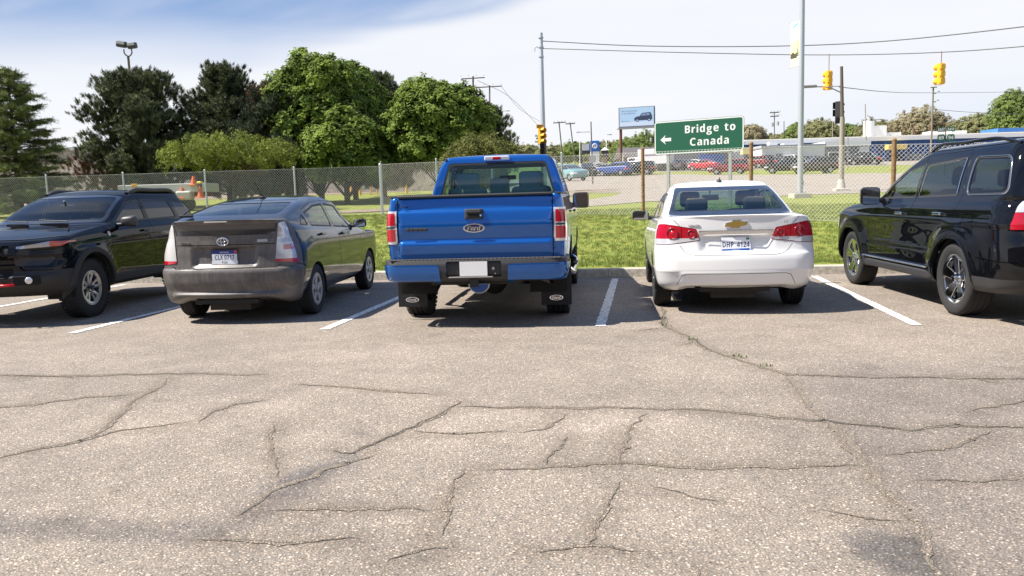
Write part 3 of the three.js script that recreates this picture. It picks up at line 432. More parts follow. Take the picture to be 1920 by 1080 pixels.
// flat sheets (street, drives, paths) that follow the terrain: outline in picture positions of ground points, or in world x, z
function sheet(name, outline, m, lift, label, world) {
  const pts = world ? outline : outline.map(([px, py]) => { const p = onGround(px, py); return [p.x, p.z]; });
  let s = toSoup(new THREE.ShapeGeometry(new THREE.Shape(pts.map(([x, z]) => new THREE.Vector2(x, -z)))).rotateX(-Math.PI / 2));
  for (const [d] of RISE) { const [a, b] = split(s, [[FWD.x, 0, FWD.z, d]]); s = a.concat(b); }
  s = s.map((t) => t.map((q) => [q[0], groundY(q[0], q[2]) + lift, q[2], 0, 1, 0]));
  const g = soupGeo(s), uv = g.attributes.uv, p = g.attributes.position; for (let i = 0; i < uv.count; i++) uv.setXY(i, p.getX(i), p.getZ(i)); return struct(name, g, m, label);
}
const roadTex = dataTex(512, (u, v) => { const k = 0.55 + 0.16 * (fbm(u * 12, v * 12, 4, 131) - 0.5) + 0.14 * (vnoise(u * 256, v * 256, 3, 256) - 0.5); return [k, k * 0.935, k * 0.86]; }, true); roadTex.repeat.set(0.25, 0.25);
const roadMat = new THREE.MeshStandardMaterial({ map: roadTex, roughness: 0.93 }), concreteMat = new THREE.MeshStandardMaterial({ map: roadTex, roughness: 0.93, color: 0xf2e6d8 });
sheet('street', [[1030, 392], [1100, 388], [1210, 379], [1330, 373], [1600, 363], [1780, 356], [2300, 338], [2300, 316], [1680, 325], [1440, 328], [1300, 327], [1200, 327], [1120, 330], [1036, 334], [860, 342], [860, 366], [1000, 360], [1090, 362], [1165, 362], [1150, 368], [1085, 378], [1000, 388]], roadMat, 0.02, 'broad pale street beyond the fence');
sheet('service_drive', [[560, 367], [600, 366], [705, 362], [860, 355], [860, 347], [720, 350], [600, 357], [400, 365], [0, 380], [0, 392], [420, 373]], concreteMat, 0.02, 'pale concrete drive under the trees');
sheet('footpath', [[600, 401], [660, 400], [740, 396], [900, 390], [1000, 386], [1090, 362], [1165, 358], [1150, 355], [1080, 357], [990, 379], [880, 384], [735, 391], [650, 396], [560, 399]], concreteMat, 0.03, 'narrow pale footpath crossing the lawn behind the fence');
sheet('far_parking_lot', [[1040, 333], [1120, 329], [1210, 324], [1420, 318], [1640, 311], [1960, 303], [2300, 292], [2300, 270], [1600, 296], [1200, 306], [1040, 318]], roadMat, 0.015, 'car sales lot on the far side of the street');

// unseen tan brick block added behind the camera to darken mirror reflections and tails
{
  const T = thing('added_brick_block', 'added unseen long tan brick building behind the camera across the car park', 'building', [0, 0, 24]);
  const bm = new THREE.MeshStandardMaterial({ map: dataTex(256, (u, v) => { const k = 0.42 + 0.12 * (fbm(u * 30, v * 60, 3, 181) - 0.5); return [k, k * 0.84, k * 0.70]; }, true, 0.2), roughness: 0.9 });
  mesh('wall', bx(90, 7, 12, 0, 3.5, 6), bm, T); mesh('coping', bx(90.4, 0.3, 12.4, 0, 7.1, 6), std(0.4, 0.39, 0.37, 0.8), T);
  for (let i = 0; i < 14; i++) { const w = part('window', T); mesh('window_frame', bx(3.0, 1.8, 0.1, -39 + i * 6, 3.6, -0.03), M.trim, w); mesh('window_glass', bx(2.8, 1.6, 0.1, -39 + i * 6, 3.6, -0.05), phys(0.03, 0.035, 0.04, 0.08, { clearcoat: 1 }), w); }
}

// ---------- blue pickup truck, seen from behind ----------
const paintBlue = phys(0.0, 0.10, 0.40, 0.22, { metalness: 0.55, clearcoat: 1, clearcoatRoughness: 0.03 });
const badgeBlue = phys(0.01, 0.02, 0.09, 0.3, { clearcoat: 1 });
function ovalBadge(parent, h, w, off, rimMat, fill, letterMat) {
  const el = (k) => Array.from({ length: 40 }, (_, i) => [Math.cos(i / 40 * 2 * Math.PI) * w / 2 * k, Math.sin(i / 40 * 2 * Math.PI) * w * 0.2 * k]);
  const b = mesh('badge', onto(extr(el(0.9), 0.004, 0.002), h, off), fill, parent);
  mesh('badge_rim', onto(extr(el(1), 0.006, 0.002, [el(0.88).reverse()]), h, off), rimMat, b);
  const t = text('Ford', w * 0.2, 0.004, fontSerif), p = t.attributes.position; for (let i = 0; i < p.count; i++) p.setX(i, p.getX(i) * 0.95 + p.getY(i) * 0.3);
  mesh('badge_lettering', onto(t, h, off + 0.006), letterMat, b); return b;
}
function buildPickup(pos, yaw) {
  const T = thing('pickup_truck', 'bright blue regular cab pickup truck parked tail outwards between grey hatchback and white sedan', 'pickup truck', pos, yaw);
  const gateStep = [[0.76, 0.020], [0.905, 0.032], [0.922, 0.030], [0.958, 0.000], [0.97, -0.002], [1.085, 0.018], [1.10, 0.022], [1.155, 0.018], [1.25, 0.010], [1.27, 0.003], [1.298, -0.020], [1.42, -0.022], [1.44, -0.02]];
  const bedShape = (p) => { if (p.a < -0.8 && Math.abs(p.x) < 0.855 && p.y > 0.7 && p.y < 1.44) p.a -= lin(gateStep, p.y) * sstep(0.862, 0.84, Math.abs(p.x)); const fw = Math.hypot(p.a, p.y - 0.44); if (Math.abs(p.x) > 0.88 && p.y < 1.25) p.x += Math.sign(p.x) * 0.022 * sstep(0.68, 0.54, fw); };
  const bed = new Shell(loft([
    { y: 0.60, r: -0.93, f: 1.02, w: 0.945, br: 0.02, bf: 0.0, cr: [0.07, 0.1], cf: [0.03, 0.03] },
    { y: 0.72, r: -0.97, w: 0.975 }, { y: 0.9, r: -0.985, w: 0.988 }, { y: 1.08, r: -0.99, w: 0.99 }, { y: 1.22, r: -0.985, w: 0.982 },
    { y: 1.33, r: -0.975, w: 0.968 }, { y: 1.405, r: -0.965, w: 0.955 }, { y: 1.43, r: -0.95, w: 0.935 }, { y: 1.435, r: -0.935, w: 0.92, sharp: true },
    { y: 1.433, r: -0.905, f: 0.98, w: 0.872, sharp: true }, { y: 1.36, r: -0.90, f: 0.975, w: 0.866 }, { y: 0.86, r: -0.90, w: 0.84, f: 0.97, sharp: true }, { y: 0.855, r: -0.8, f: 0.9, w: 0.7 }], { step: 0.016, sculpt: bedShape }));
  for (const s of [1, -1]) bed.drop(sideCut(circle(0, 0.44, 0.505), s, 0.6));
  const gapBed = bed.joints('rear', [[[-0.851, 0.7], [-0.851, 1.4]], [[0.851, 0.7], [0.851, 1.4]]], 0, 0.009, -0.8);
  const rear = bed.take([[0, 0, -1, -0.86], [0, 1, 0, 1.438], [1, 0, 0, 0.848], [-1, 0, 0, 0.848], [0, -1, 0, -0.62]]);
  const gate = mesh('tailgate', soupGeo(rear), paintBlue, T);
  mesh('tailgate_cap', rbx(1.70, 0.028, 0.075, 0.012, 0, 1.437, 0.935), M.trim, gate);
  mesh('bed_rail_cap', merge([1, -1].map((s) => rbx(0.075, 0.022, 1.9, 0.008, s * 0.905, 1.438, -0.04))), M.trim, T);
  // tail lamps at the corners
  for (const s of [1, -1]) {
    const outl = s > 0 ? [[0.862, 0.925], [1.02, 0.925], [1.02, 1.285], [0.862, 1.285]] : [[-0.862, 0.925], [-1.02, 0.925], [-1.02, 1.285], [-0.862, 1.285]];
    const all = bed.take(rearCut(rounded(outl, 0.012, 2), -0.83));
    const lamp = mesh('tail_lamp', soupGeo(shift(all, 0.012)), M.clear, T);
    for (const [y0, y1] of [[0.955, 1.085], [1.13, 1.262]]) { const [r1] = split(all, rearCut([[s * 0.882, y0], [s * 0.972, y0], [s * 0.972, y1], [s * 0.882, y1]], -0.83)); mesh('red_lens', soupGeo(shift(r1, 0.017)), M.red, lamp); }
    const [bar] = split(all, rearCut([[s * 0.882, 1.096], [s * 0.972, 1.096], [s * 0.972, 1.116], [s * 0.882, 1.116]], -0.83)); mesh('reversing_lens', soupGeo(shift(bar, 0.018)), M.trim, lamp);
  }
  mesh('cargo_bed', soupGeo(bed.s), paintBlue, T); mesh('panel_joint', soupGeo(gapBed), M.gap, T).userData.kind = 'stuff';
  // tailgate furniture
  const hh = bed.rear(0, 1.235);
  const hnd = mesh('tailgate_handle', onto(merge([rbx(0.205, 0.115, 0.03, 0.02), rbx(0.165, 0.045, 0.05, 0.012, 0, 0.028, 0.012)]), hh, 0.008), M.trim, gate);
  mesh('handle_recess', onto(rbx(0.135, 0.038, 0.02, 0.008, -0.01, -0.022, 0.012), hh, 0.008), M.gap, hnd); mesh('lock_cylinder', onto(cyl(0.011, 0.011, 0.03, 12, 0.078, -0.02, 0.006, 'z'), hh, 0.008), M.chrome, hnd);
  ovalBadge(gate, { ...bed.rear(0, 1.085), n: [0, 0, 1] }, 0.235, 0.014, M.chrome, badgeBlue, M.chrome);
  mesh('model_badge', merge([...[[-0.735, 0.036], [-0.69, 0.03], [-0.64, 0.05], [-0.585, 0.045], [-0.54, 0.04]].map(([x, w]) => rbx(w, 0.036, 0.012, 0.006, x, 1.08, 1.012)), rbx(0.2, 0.012, 0.01, 0.004, -0.63, 1.085, 1.011)]), M.trim, gate);
  mesh('small_badge', rbx(0.05, 0.016, 0.004, 0.002, -0.775, 1.335, 0.972), std(0.01, 0.03, 0.12, 0.5), gate);
  // rear bumper
  const bump = new Shell(loft([
    { y: 0.51, r: -1.10, f: -0.55, w: 0.955, br: 0.06, bf: 0, cr: [0.16, 0.22], cf: [0.02, 0.02] }, { y: 0.545, r: -1.14, w: 0.985 }, { y: 0.63, r: -1.165, w: 1.005 }, { y: 0.70, r: -1.165, w: 1.01 }, { y: 0.715, r: -1.16, w: 1.008, sharp: true }, { y: 0.745, r: -1.15, w: 1.005, sharp: true }, { y: 0.752, r: -1.14, w: 0.995 }, { y: 0.752, r: -0.95, f: -0.6, w: 0.94 }], { step: 0.018 }));
  
  const rb = part('rear_bumper', T);
  for (const s of [1, -1]) { const q = rounded([[s * 0.365, 0.535], [s * 1.1, 0.525], [s * 1.1, 0.70], [s * 0.375, 0.70]], [0, 0, 0, 0.03], 3), q2 = [[s * 0.362, 0.505], [s * 0.40, 0.505], [s * 0.455, 0.534], [s * 0.365, 0.5351]]; mesh('painted_cap', soupGeo(shift([...bump.take(rearCut(q, -0.6)), ...bump.take(rearCut(q2, -0.6))], 0.012)), paintBlue, rb); }
  const recess = bump.take(rearCut(rounded([[-0.30, 0.565], [0.30, 0.565], [0.30, 0.735], [-0.30, 0.735]], 0.02, 2), -1.0));
  mesh('plate_recess', soupGeo(recess.map((t) => t.map((v) => [v[0], v[1], v[2] - 0.03, v[3], v[4], v[5]]))), M.trim, rb);
  mesh('step_bumper', soupGeo(bump.s), M.trim, rb);
  mesh('step_pad', merge([...Array.from({ length: 42 }, (_, i) => rbx(0.03, 0.014, 0.04, 0.005, -0.92 + i * 0.0449, 0.757, 1.125 - 0.06 * ((-0.92 + i * 0.0449) ** 2), 0, 0, 0, 1)), rbx(1.86, 0.01, 0.12, 0.004, 0, 0.752, 1.05)]), std(0.06, 0.058, 0.055, 0.6), rb);
  plate(rb, { p: [0, 0.655, 1.155], n: [0, 0, 1] }, 0.30, 0.155, null, 0.006);
  mesh('plate_lamp_bar', merge([rbx(0.48, 0.012, 0.05, 0.004, -0.03, 0.565, 1.16), cyl(0.016, 0.016, 0.02, 12, 0.215, 0.655, 1.155, 'z'), cyl(0.008, 0.008, 0.012, 8, 0.235, 0.60, 1.16, 'z')]), M.steel, rb);
  // cab
  const cabR = 1.065;
  const cab = new Shell(loft([
    { y: 0.54, r: cabR + 0.02, f: 4.0, w: 0.93, br: 0.0, bf: 0.12, cr: [0.04, 0.04], cf: [0.25, 0.3] }, { y: 0.72, r: cabR, f: 4.16, w: 0.985 }, { y: 1.0, f: 4.18, w: 0.99 }, { y: 1.16, f: 4.16, w: 0.985 }, { y: [[1, 1.3], [2.9, 1.28], [4.1, 1.2]], f: 4.12, w: 0.965 },
    { y: [[1, 1.36], [2.9, 1.32], [4.1, 1.25]], f: 4.0, w: 0.93, cf: [0.3, 0.35] }, { y: [[1, 1.42], [2.5, 1.40], [3.2, 1.34]], f: 3.0, r: cabR + 0.005, w: 0.912, bf: 0.14, cf: [0.15, 0.2] },
    { y: 1.64, r: cabR + 0.02, f: 2.62, w: 0.845 }, { y: 1.84, r: cabR + 0.045, f: 2.32, w: 0.775, cr: [0.06, 0.06] }, { y: 1.93, r: cabR + 0.065, f: 2.14, w: 0.725, cr: [0.08, 0.08] }, { y: 1.96, r: cabR + 0.1, f: 2.05, w: 0.66 }, { y: 1.972, r: cabR + 0.2, f: 1.9, w: 0.5, arch: 0.012 }, { y: 1.978, r: 1.45, f: 1.6, w: 0.1, arch: 0.014 }], { step: 0.022 }));
  for (const s of [1, -1]) cab.drop(sideCut(circle(3.2, 0.44, 0.5), s, 0.6));
  const rw = [[-0.80, 1.37], [0.80, 1.37], [0.655, 1.878], [-0.655, 1.878]];
  window_(cab, T, rearCut(rounded(rw, 0.05), cabR + 0.3), rearCut(rounded(inset(rw, 0.028), 0.045), cabR + 0.3), pane(0.42, 0.60, 0.60), M.rubber, 'rear_window');
  const ws = [[-0.86, 1.33], [0.86, 1.33], [0.68, 1.87], [-0.68, 1.87]];
  window_(cab, T, [...frontCut(rounded(ws, 0.06), 1.9), [0, 1, 0.6, 1.87 - 0.6 * 2.16 + 0.04]], frontCut(rounded(inset(ws, 0.03), 0.05), 1.9), pane(0.62, 0.75, 0.72), M.rubber, 'windscreen');
  for (const s of [1, -1]) {
    const dr = part('door', T), op = [[1.16, 0.60], [2.72, 0.60], [2.72, 1.34], [2.12, 1.87], [1.16, 1.87]];
    const pn = new Shell(cab.take(sideCut(op, s, 0.5))); const sw = [[1.28, 1.395], [2.50, 1.375], [2.02, 1.80], [1.30, 1.81]];
    const gl = pn.take(sideCut(rounded(sw, 0.04), s, 0.5)); mesh('door_window', soupGeo(shift(gl, -0.006)), M.glass, dr);
    mesh('door_skin', soupGeo(split(pn.s, sideCut(inset(op, 0.004), s, 0.4))[0]), paintBlue, dr);
    const hd = cab.side(1.36, 1.20, s); mesh('door_handle', onto(rbx(0.2, 0.035, 0.03, 0.014), hd, 0.03), M.trim, dr);
    mirror(T, s * 0.95, 1.335, 2.28, s, { w: 0.235, h: 0.235, d: 0.12, mat: M.trim, tall: true });
    const nb = part('step_bar', T); mesh('bar', tube([[s * 0.9, 0.52, -0.62], [s * 0.99, 0.43, -0.74], [s * 1.0, 0.42, -1.1], [s * 1.0, 0.42, -2.4], [s * 0.98, 0.43, -2.62], [s * 0.9, 0.5, -2.72]], 0.038, 40, 10), M.chrome, nb); mesh('step_tread', rbx(0.06, 0.012, 0.45, 0.005, s * 1.0, 0.46, -1.8), M.rubber, nb);
  }
  const [linr] = split(cab.s, [[0, -1, 0, -1.40]]); mesh('cab_lining', soupGeo(shift(linr, -0.025)), M.liner, T);
  mesh('cab_body', soupGeo(cab.s), paintBlue, T);
  const tl = part('high_brake_lamp', T); mesh('lamp_housing', rbx(0.34, 0.068, 0.05, 0.02, 0, 1.928, -cabR - 0.04), M.clear, tl); mesh('brake_lens', rbx(0.11, 0.04, 0.03, 0.01, 0.0, 1.928, -cabR - 0.022), M.red, tl);
  mesh('roof_joint_strip', merge([1, -1].map((s) => rbx(0.02, 0.07, 0.03, 0.006, s * 0.70, 1.918, -cabR - 0.07, 0.2, 0, s * 0.28))), std(0.12, 0.13, 0.15, 0.6), T);
  // inside
  mesh('dashboard', merge([rbx(1.7, 0.3, 0.5, 0.08, 0, 1.2, -2.75), rbx(0.5, 0.12, 0.3, 0.05, -0.42, 1.38, -2.62)]), M.dash, T); mesh('steering_wheel', steering(-0.42, 2.42, 1.28), M.trim, T); mesh('cab_floor', bx(1.8, 0.06, 1.7, 0, 0.72, -1.95), M.dash, T);
  for (const x of [-0.44, 0.44]) mesh('seat', seatGeo(x, 1.36, 0.95, 0.54, { solid: true, tall: 0.60, lean: 0.13, hw: 0.21 }), std(0.5, 0.53, 0.52, 0.9), T); mesh('centre_seat', seatGeo(0, 1.40, 0.95, 0.34, { solid: true, tall: 0.52, lean: 0.13, hw: 0.17 }), std(0.5, 0.53, 0.52, 0.9), T);
  mesh('interior_mirror', merge([rbx(0.25, 0.065, 0.03, 0.02, 0, 1.70, -2.32), rod([0, 1.72, -2.33], [0, 1.79, -2.36], 0.008)]), M.trim, T);
  // chassis
  mesh('chassis_frame', merge([...[-0.45, 0.45].flatMap((x) => [bx(0.08, 0.15, 4.6, x, 0.56, -1.25)]), bx(0.9, 0.1, 0.1, 0, 0.56, 0.6), bx(0.9, 0.1, 0.12, 0, 0.56, -1.4), bx(0.9, 0.1, 0.1, 0, 0.56, -3.2)]), M.frame, T);
  mesh('rear_axle', merge([cyl(0.045, 0.045, 1.5, 12, 0, 0.40, 0, 'x'), new THREE.SphereGeometry(0.16, 16, 12).translate(0.06, 0.40, 0), ...[-0.55, 0.55].flatMap((x) => [tube([[x, 0.56, -0.72], [x, 0.46, -0.3], [x, 0.43, 0], [x, 0.47, 0.35], [x, 0.55, 0.68]], 0.022, 16, 5), cyl(0.03, 0.03, 0.3, 8, x * 0.8, 0.52, 0.1)]), cyl(0.03, 0.03, 2.6, 8, 0.06, 0.45, -1.45, 'z')]), M.frame, T);
  const sp = tyreGeo(0.38, 0.22, 0.22).rotateZ(Math.PI / 2).translate(0, 0.60, 0.62); mesh('spare_tyre', sp, M.tyre, T);
  mesh('exhaust_pipe', tube([[0.5, 0.5, -1.2], [0.52, 0.5, -0.4], [0.6, 0.52, 0.2], [0.7, 0.49, 0.62], [0.82, 0.475, 0.82]], 0.035, 30, 10), M.steel, T);
  mesh('tow_hitch', merge([bx(1.0, 0.07, 0.07, 0, 0.50, 0.95), bx(0.09, 0.09, 0.25, 0, 0.50, 1.02), bx(0.05, 0.16, 0.05, -0.42, 0.56, 0.92), bx(0.05, 0.16, 0.05, 0.42, 0.56, 0.92)]), M.frame, T);
  const hc = Array.from({ length: 13 }, (_, i) => [Math.cos(Math.PI + i / 12 * Math.PI) * 0.115, Math.sin(Math.PI + i / 12 * Math.PI) * 0.10]); const hcv = mesh('hitch_cover', extr(hc.map(([x, y]) => [x * 0.86, y * 0.84 - 0.006]), 0.02, 0.003).translate(0.05, 0.485, 1.115), std(0.01, 0.05, 0.2, 0.35), T); mesh('cover_rim', extr(hc, 0.016, 0.002).translate(0.05, 0.485, 1.11), M.silver, hcv);
  housing(T, 0, 0.44, 0.51, 0.55, 0.97); housing(T, 3.2, 0.44, 0.5, 0.55, 0.97);
  mesh('floor_pan', merge([bx(1.66, 0.05, 1.9, 0, 0.80, -0.03), bx(1.6, 0.08, 2.2, 0, 0.58, -2.6)]), M.under, T);
  const wo = { R: 0.395, w: 0.255, rim: 0.225, mat: M.alloy, blocks: 40, style: { n: 5, hub: 0.3, out: 0.84, spokeIn: 0.26, spokeOut: 0.3, dish: 0.03, cone: true } };
  for (const s of [1, -1]) {
    wheel(T, s * 0.845, 0.395, 0, s, wo); wheel(T, s * 0.845, 0.395, 3.2, s, wo);
    const f = part('mud_flap', T); mesh('flap', rbx(0.35, 0.46, 0.012, 0.004, s * 0.845, 0.385, 0.47, 0.06), M.rubber, f); ovalBadge(f, { p: [s * 0.845, 0.245, 0.480], n: [0, -0.06, 1] }, 0.155, 0.004, M.chrome, badgeBlue, M.chrome);
  }
  return T;
}

// taller cabin: everything above y0 is drawn up by k
function stretch(T, y0, k) { T.traverse((o) => { if (!o.isMesh || o.parent.name === 'wheel') return; const p = o.geometry.attributes.position; for (let i = 0; i < p.count; i++) { const y = p.getY(i); if (y > y0) p.setY(i, y0 + (y - y0) * k); } }); }
function tailPipe(parent, x, y, a, r = 0.035) { const t = new THREE.LatheGeometry([[r * 0.82, -0.12], [r * 0.85, 0.02], [r, 0.02], [r, -0.12]].map((q) => new THREE.Vector2(...q)), 18).rotateX(Math.PI / 2).translate(x, y, -a); mesh('exhaust_tip', [t, cyl(r * 0.8, r * 0.8, 0.005, 14, x, y, -a - 0.1, 'z')], std(0.10, 0.09, 0.085, 0.6, 0.8), parent); }
// shared finishing of a closed car: arches, windows, doors, lining, underbody, wheels
function finishCar(T, sh, o) {
  const P = o.paint, joints = [];
  for (const s of [1, -1]) for (const a of [0, o.wb]) sh.drop(sideCut(circle(a, o.arch[1], o.arch[0]), s, 0.55));
  if (o.rearWin) window_(sh, T, [...rearCut(rounded(o.rearWin, o.rearWinR ?? 0.06), o.rearWinA), ...(o.rearWinX || [])], rearCut(rounded(inset(o.rearWin, o.rearBand ?? 0.05), 0.05), o.rearWinA), o.rearGlass || o.glass, M.black, 'rear_window');
  if (o.screen) window_(sh, T, [...frontCut(rounded(o.screen, 0.07), o.screenA), ...(o.screenX || [])], frontCut(rounded(inset(o.screen, 0.04), 0.06), o.screenA), o.screenGlass || M.glass, M.black, 'windscreen');
  for (const s of [1, -1]) {
    for (const d of o.doors) {
      const dr = part('door', T); let band = [];
      for (const q of d.polys) band = band.concat(sh.take(sideCut(q, s, 0.4)));
      const pn = new Shell(band);
      for (const w of d.wins || []) {
        const wb = pn.take(sideCut(rounded(w.p, w.r ?? 0.03, 3), s, 0.4)), [gl, fr] = split(wb, sideCut(rounded(inset(w.p, w.band ?? 0.022), (w.r ?? 0.03), 3), s, 0.4));
        const wm = mesh('door_window', soupGeo(shift(gl, -0.006)), w.glass || o.glass, dr); mesh('window_surround', soupGeo(shift(fr, -0.001)), M.trim, wm);
      }
      let skin = pn.s; let keep = []; for (const q of d.polys) { const [a, b] = split(skin, sideCut(inset(q, 0.0045), s, 0.4)); keep = keep.concat(a); skin = b; }
      joints.push(...shift(skin, -0.012)); mesh('door_skin', soupGeo(keep), P, dr);
      if (d.handle) { const h = sh.side(d.handle[0], d.handle[1], s); mesh('door_handle', onto(merge([rbx(0.19, 0.03, 0.02, 0.01, 0, 0, 0.03), rbx(0.04, 0.03, 0.04, 0.01, -0.075, 0, 0.012), rbx(0.04, 0.03, 0.04, 0.01, 0.075, 0, 0.012)]), h, 0), o.handleMat || P, dr); }
    }
    for (const w of o.sideWins || []) {
      const wb = sh.take(sideCut(rounded(w.p, w.r ?? 0.03, 3), s, 0.3)), [gl, fr] = split(wb, sideCut(rounded(inset(w.p, w.band ?? 0.02), w.r ?? 0.03, 3), s, 0.3));
      const wm = mesh('side_window', soupGeo(shift(gl, -0.006)), w.glass || o.glass, T); mesh('window_surround', soupGeo(shift(fr, -0.001)), M.trim, wm);
    }
    if (o.mirror) mirror(T, s * o.mirror[0], o.mirror[1], o.mirror[2], s, o.mirrorOpt || {});
    for (const a of [0, o.wb]) wheel(T, s * o.track, o.wheel.R, a, s, o.wheel);
  }
  for (const [view, lines, s, lim] of o.joints || []) joints.push(...sh.joints(view, lines, s, o.jointW || 0.008, lim));
  let [lining] = split(sh.s, [[0, -1, 0, -o.liningY]]); if (lining.length) mesh('cabin_lining', soupGeo(shift(lining, -0.022)), o.lining || M.liner, T);
  let low = []; if (o.cladY) { for (const pl of o.cladY) { const [c, r] = split(sh.s, pl); low = low.concat(c); sh.s = r; } mesh('lower_cladding', soupGeo(low), o.cladMat || M.trim, T); }
  if (o.dusty) { const [b, r] = split(sh.s, o.dusty.planes); mesh('dusty_rear_panel', soupGeo(b), o.dusty.mat, T); sh.s = r; }
  mesh('body', soupGeo(sh.s), P, T);
  if (joints.length) { const j = mesh('panel_joint', soupGeo(joints), M.gap, T); j.userData.kind = 'stuff'; }
  for (const a of [0, o.wb]) housing(T, a, o.arch[1], o.arch[0] + 0.015, o.track - 0.22, o.track + 0.1);
  mesh('floor_pan', merge([bx(1.35, 0.06, o.wb + 1.0, 0, o.floorY, -o.wb / 2), bx(o.track * 1.0, 0.05, 0.5, 0, o.floorY, 0.55)]), M.under, T);
  mesh('suspension', merge([cyl(0.03, 0.03, o.track * 2 - 0.2, 10, 0, o.wheel.R * 0.85, 0, 'x'), cyl(0.03, 0.03, o.track * 2 - 0.2, 10, 0, o.wheel.R * 0.85, -o.wb, 'x'), bx(0.5, 0.14, 0.5, 0, o.floorY - 0.04, 0.45)]), M.frame, T);
  const c = o.cabin; if (c) {
    mesh('dashboard', merge([rbx(c.w, 0.26, 0.42, 0.08, 0, c.dashY - 0.12, -c.dashA), rbx(0.36, 0.1, 0.24, 0.04, -c.w * 0.27, c.dashY + 0.02, -c.dashA + 0.12)]), M.dash, T);
    mesh('steering_wheel', steering(-c.w * 0.27, c.dashA - 0.42, c.dashY - 0.08), M.trim, T);
    for (const x of [-c.w * 0.27, c.w * 0.27]) mesh('front_seat', seatGeo(x, c.frontA, c.seatY, 0.5, { tall: c.tall ?? 0.58 }), c.mat || M.seatDark, T);
    if (c.rearA !== undefined) { mesh('rear_seat', merge([seatGeo(0, c.rearA, c.seatY + (c.rearUp ?? 0.02), c.w * 0.86, { head: false, tall: (c.tall ?? 0.58) - 0.04 }), ...[-c.w * 0.26, c.w * 0.26].map((x) => rbx(0.27, 0.16, 0.1, 0.045, x, c.seatY + (c.tall ?? 0.58) + 0.07 + (c.rearUp ?? 0.02), -c.rearA + 0.17))]), c.rearMat || c.mat || M.seatDark, T); }
    mesh('cabin_floor', bx(c.w, 0.05, c.frontA + 1.6, 0, c.seatY - 0.24, -(c.frontA) / 2 - 0.4), M.dash, T);
    if (c.shelf) mesh('parcel_shelf', bx(c.w * 0.9, 0.03, c.shelf[1], 0, c.shelf[0], -c.shelf[2]), M.dash, T);
    mesh('interior_mirror', merge([rbx(0.24, 0.075, 0.035, 0.02, 0, c.mirrorY, -c.mirrorA), rod([0, c.mirrorY, -c.mirrorA], [0, c.mirrorY + 0.09, -c.mirrorA - 0.08], 0.012)]), M.trim, T);
  }
}

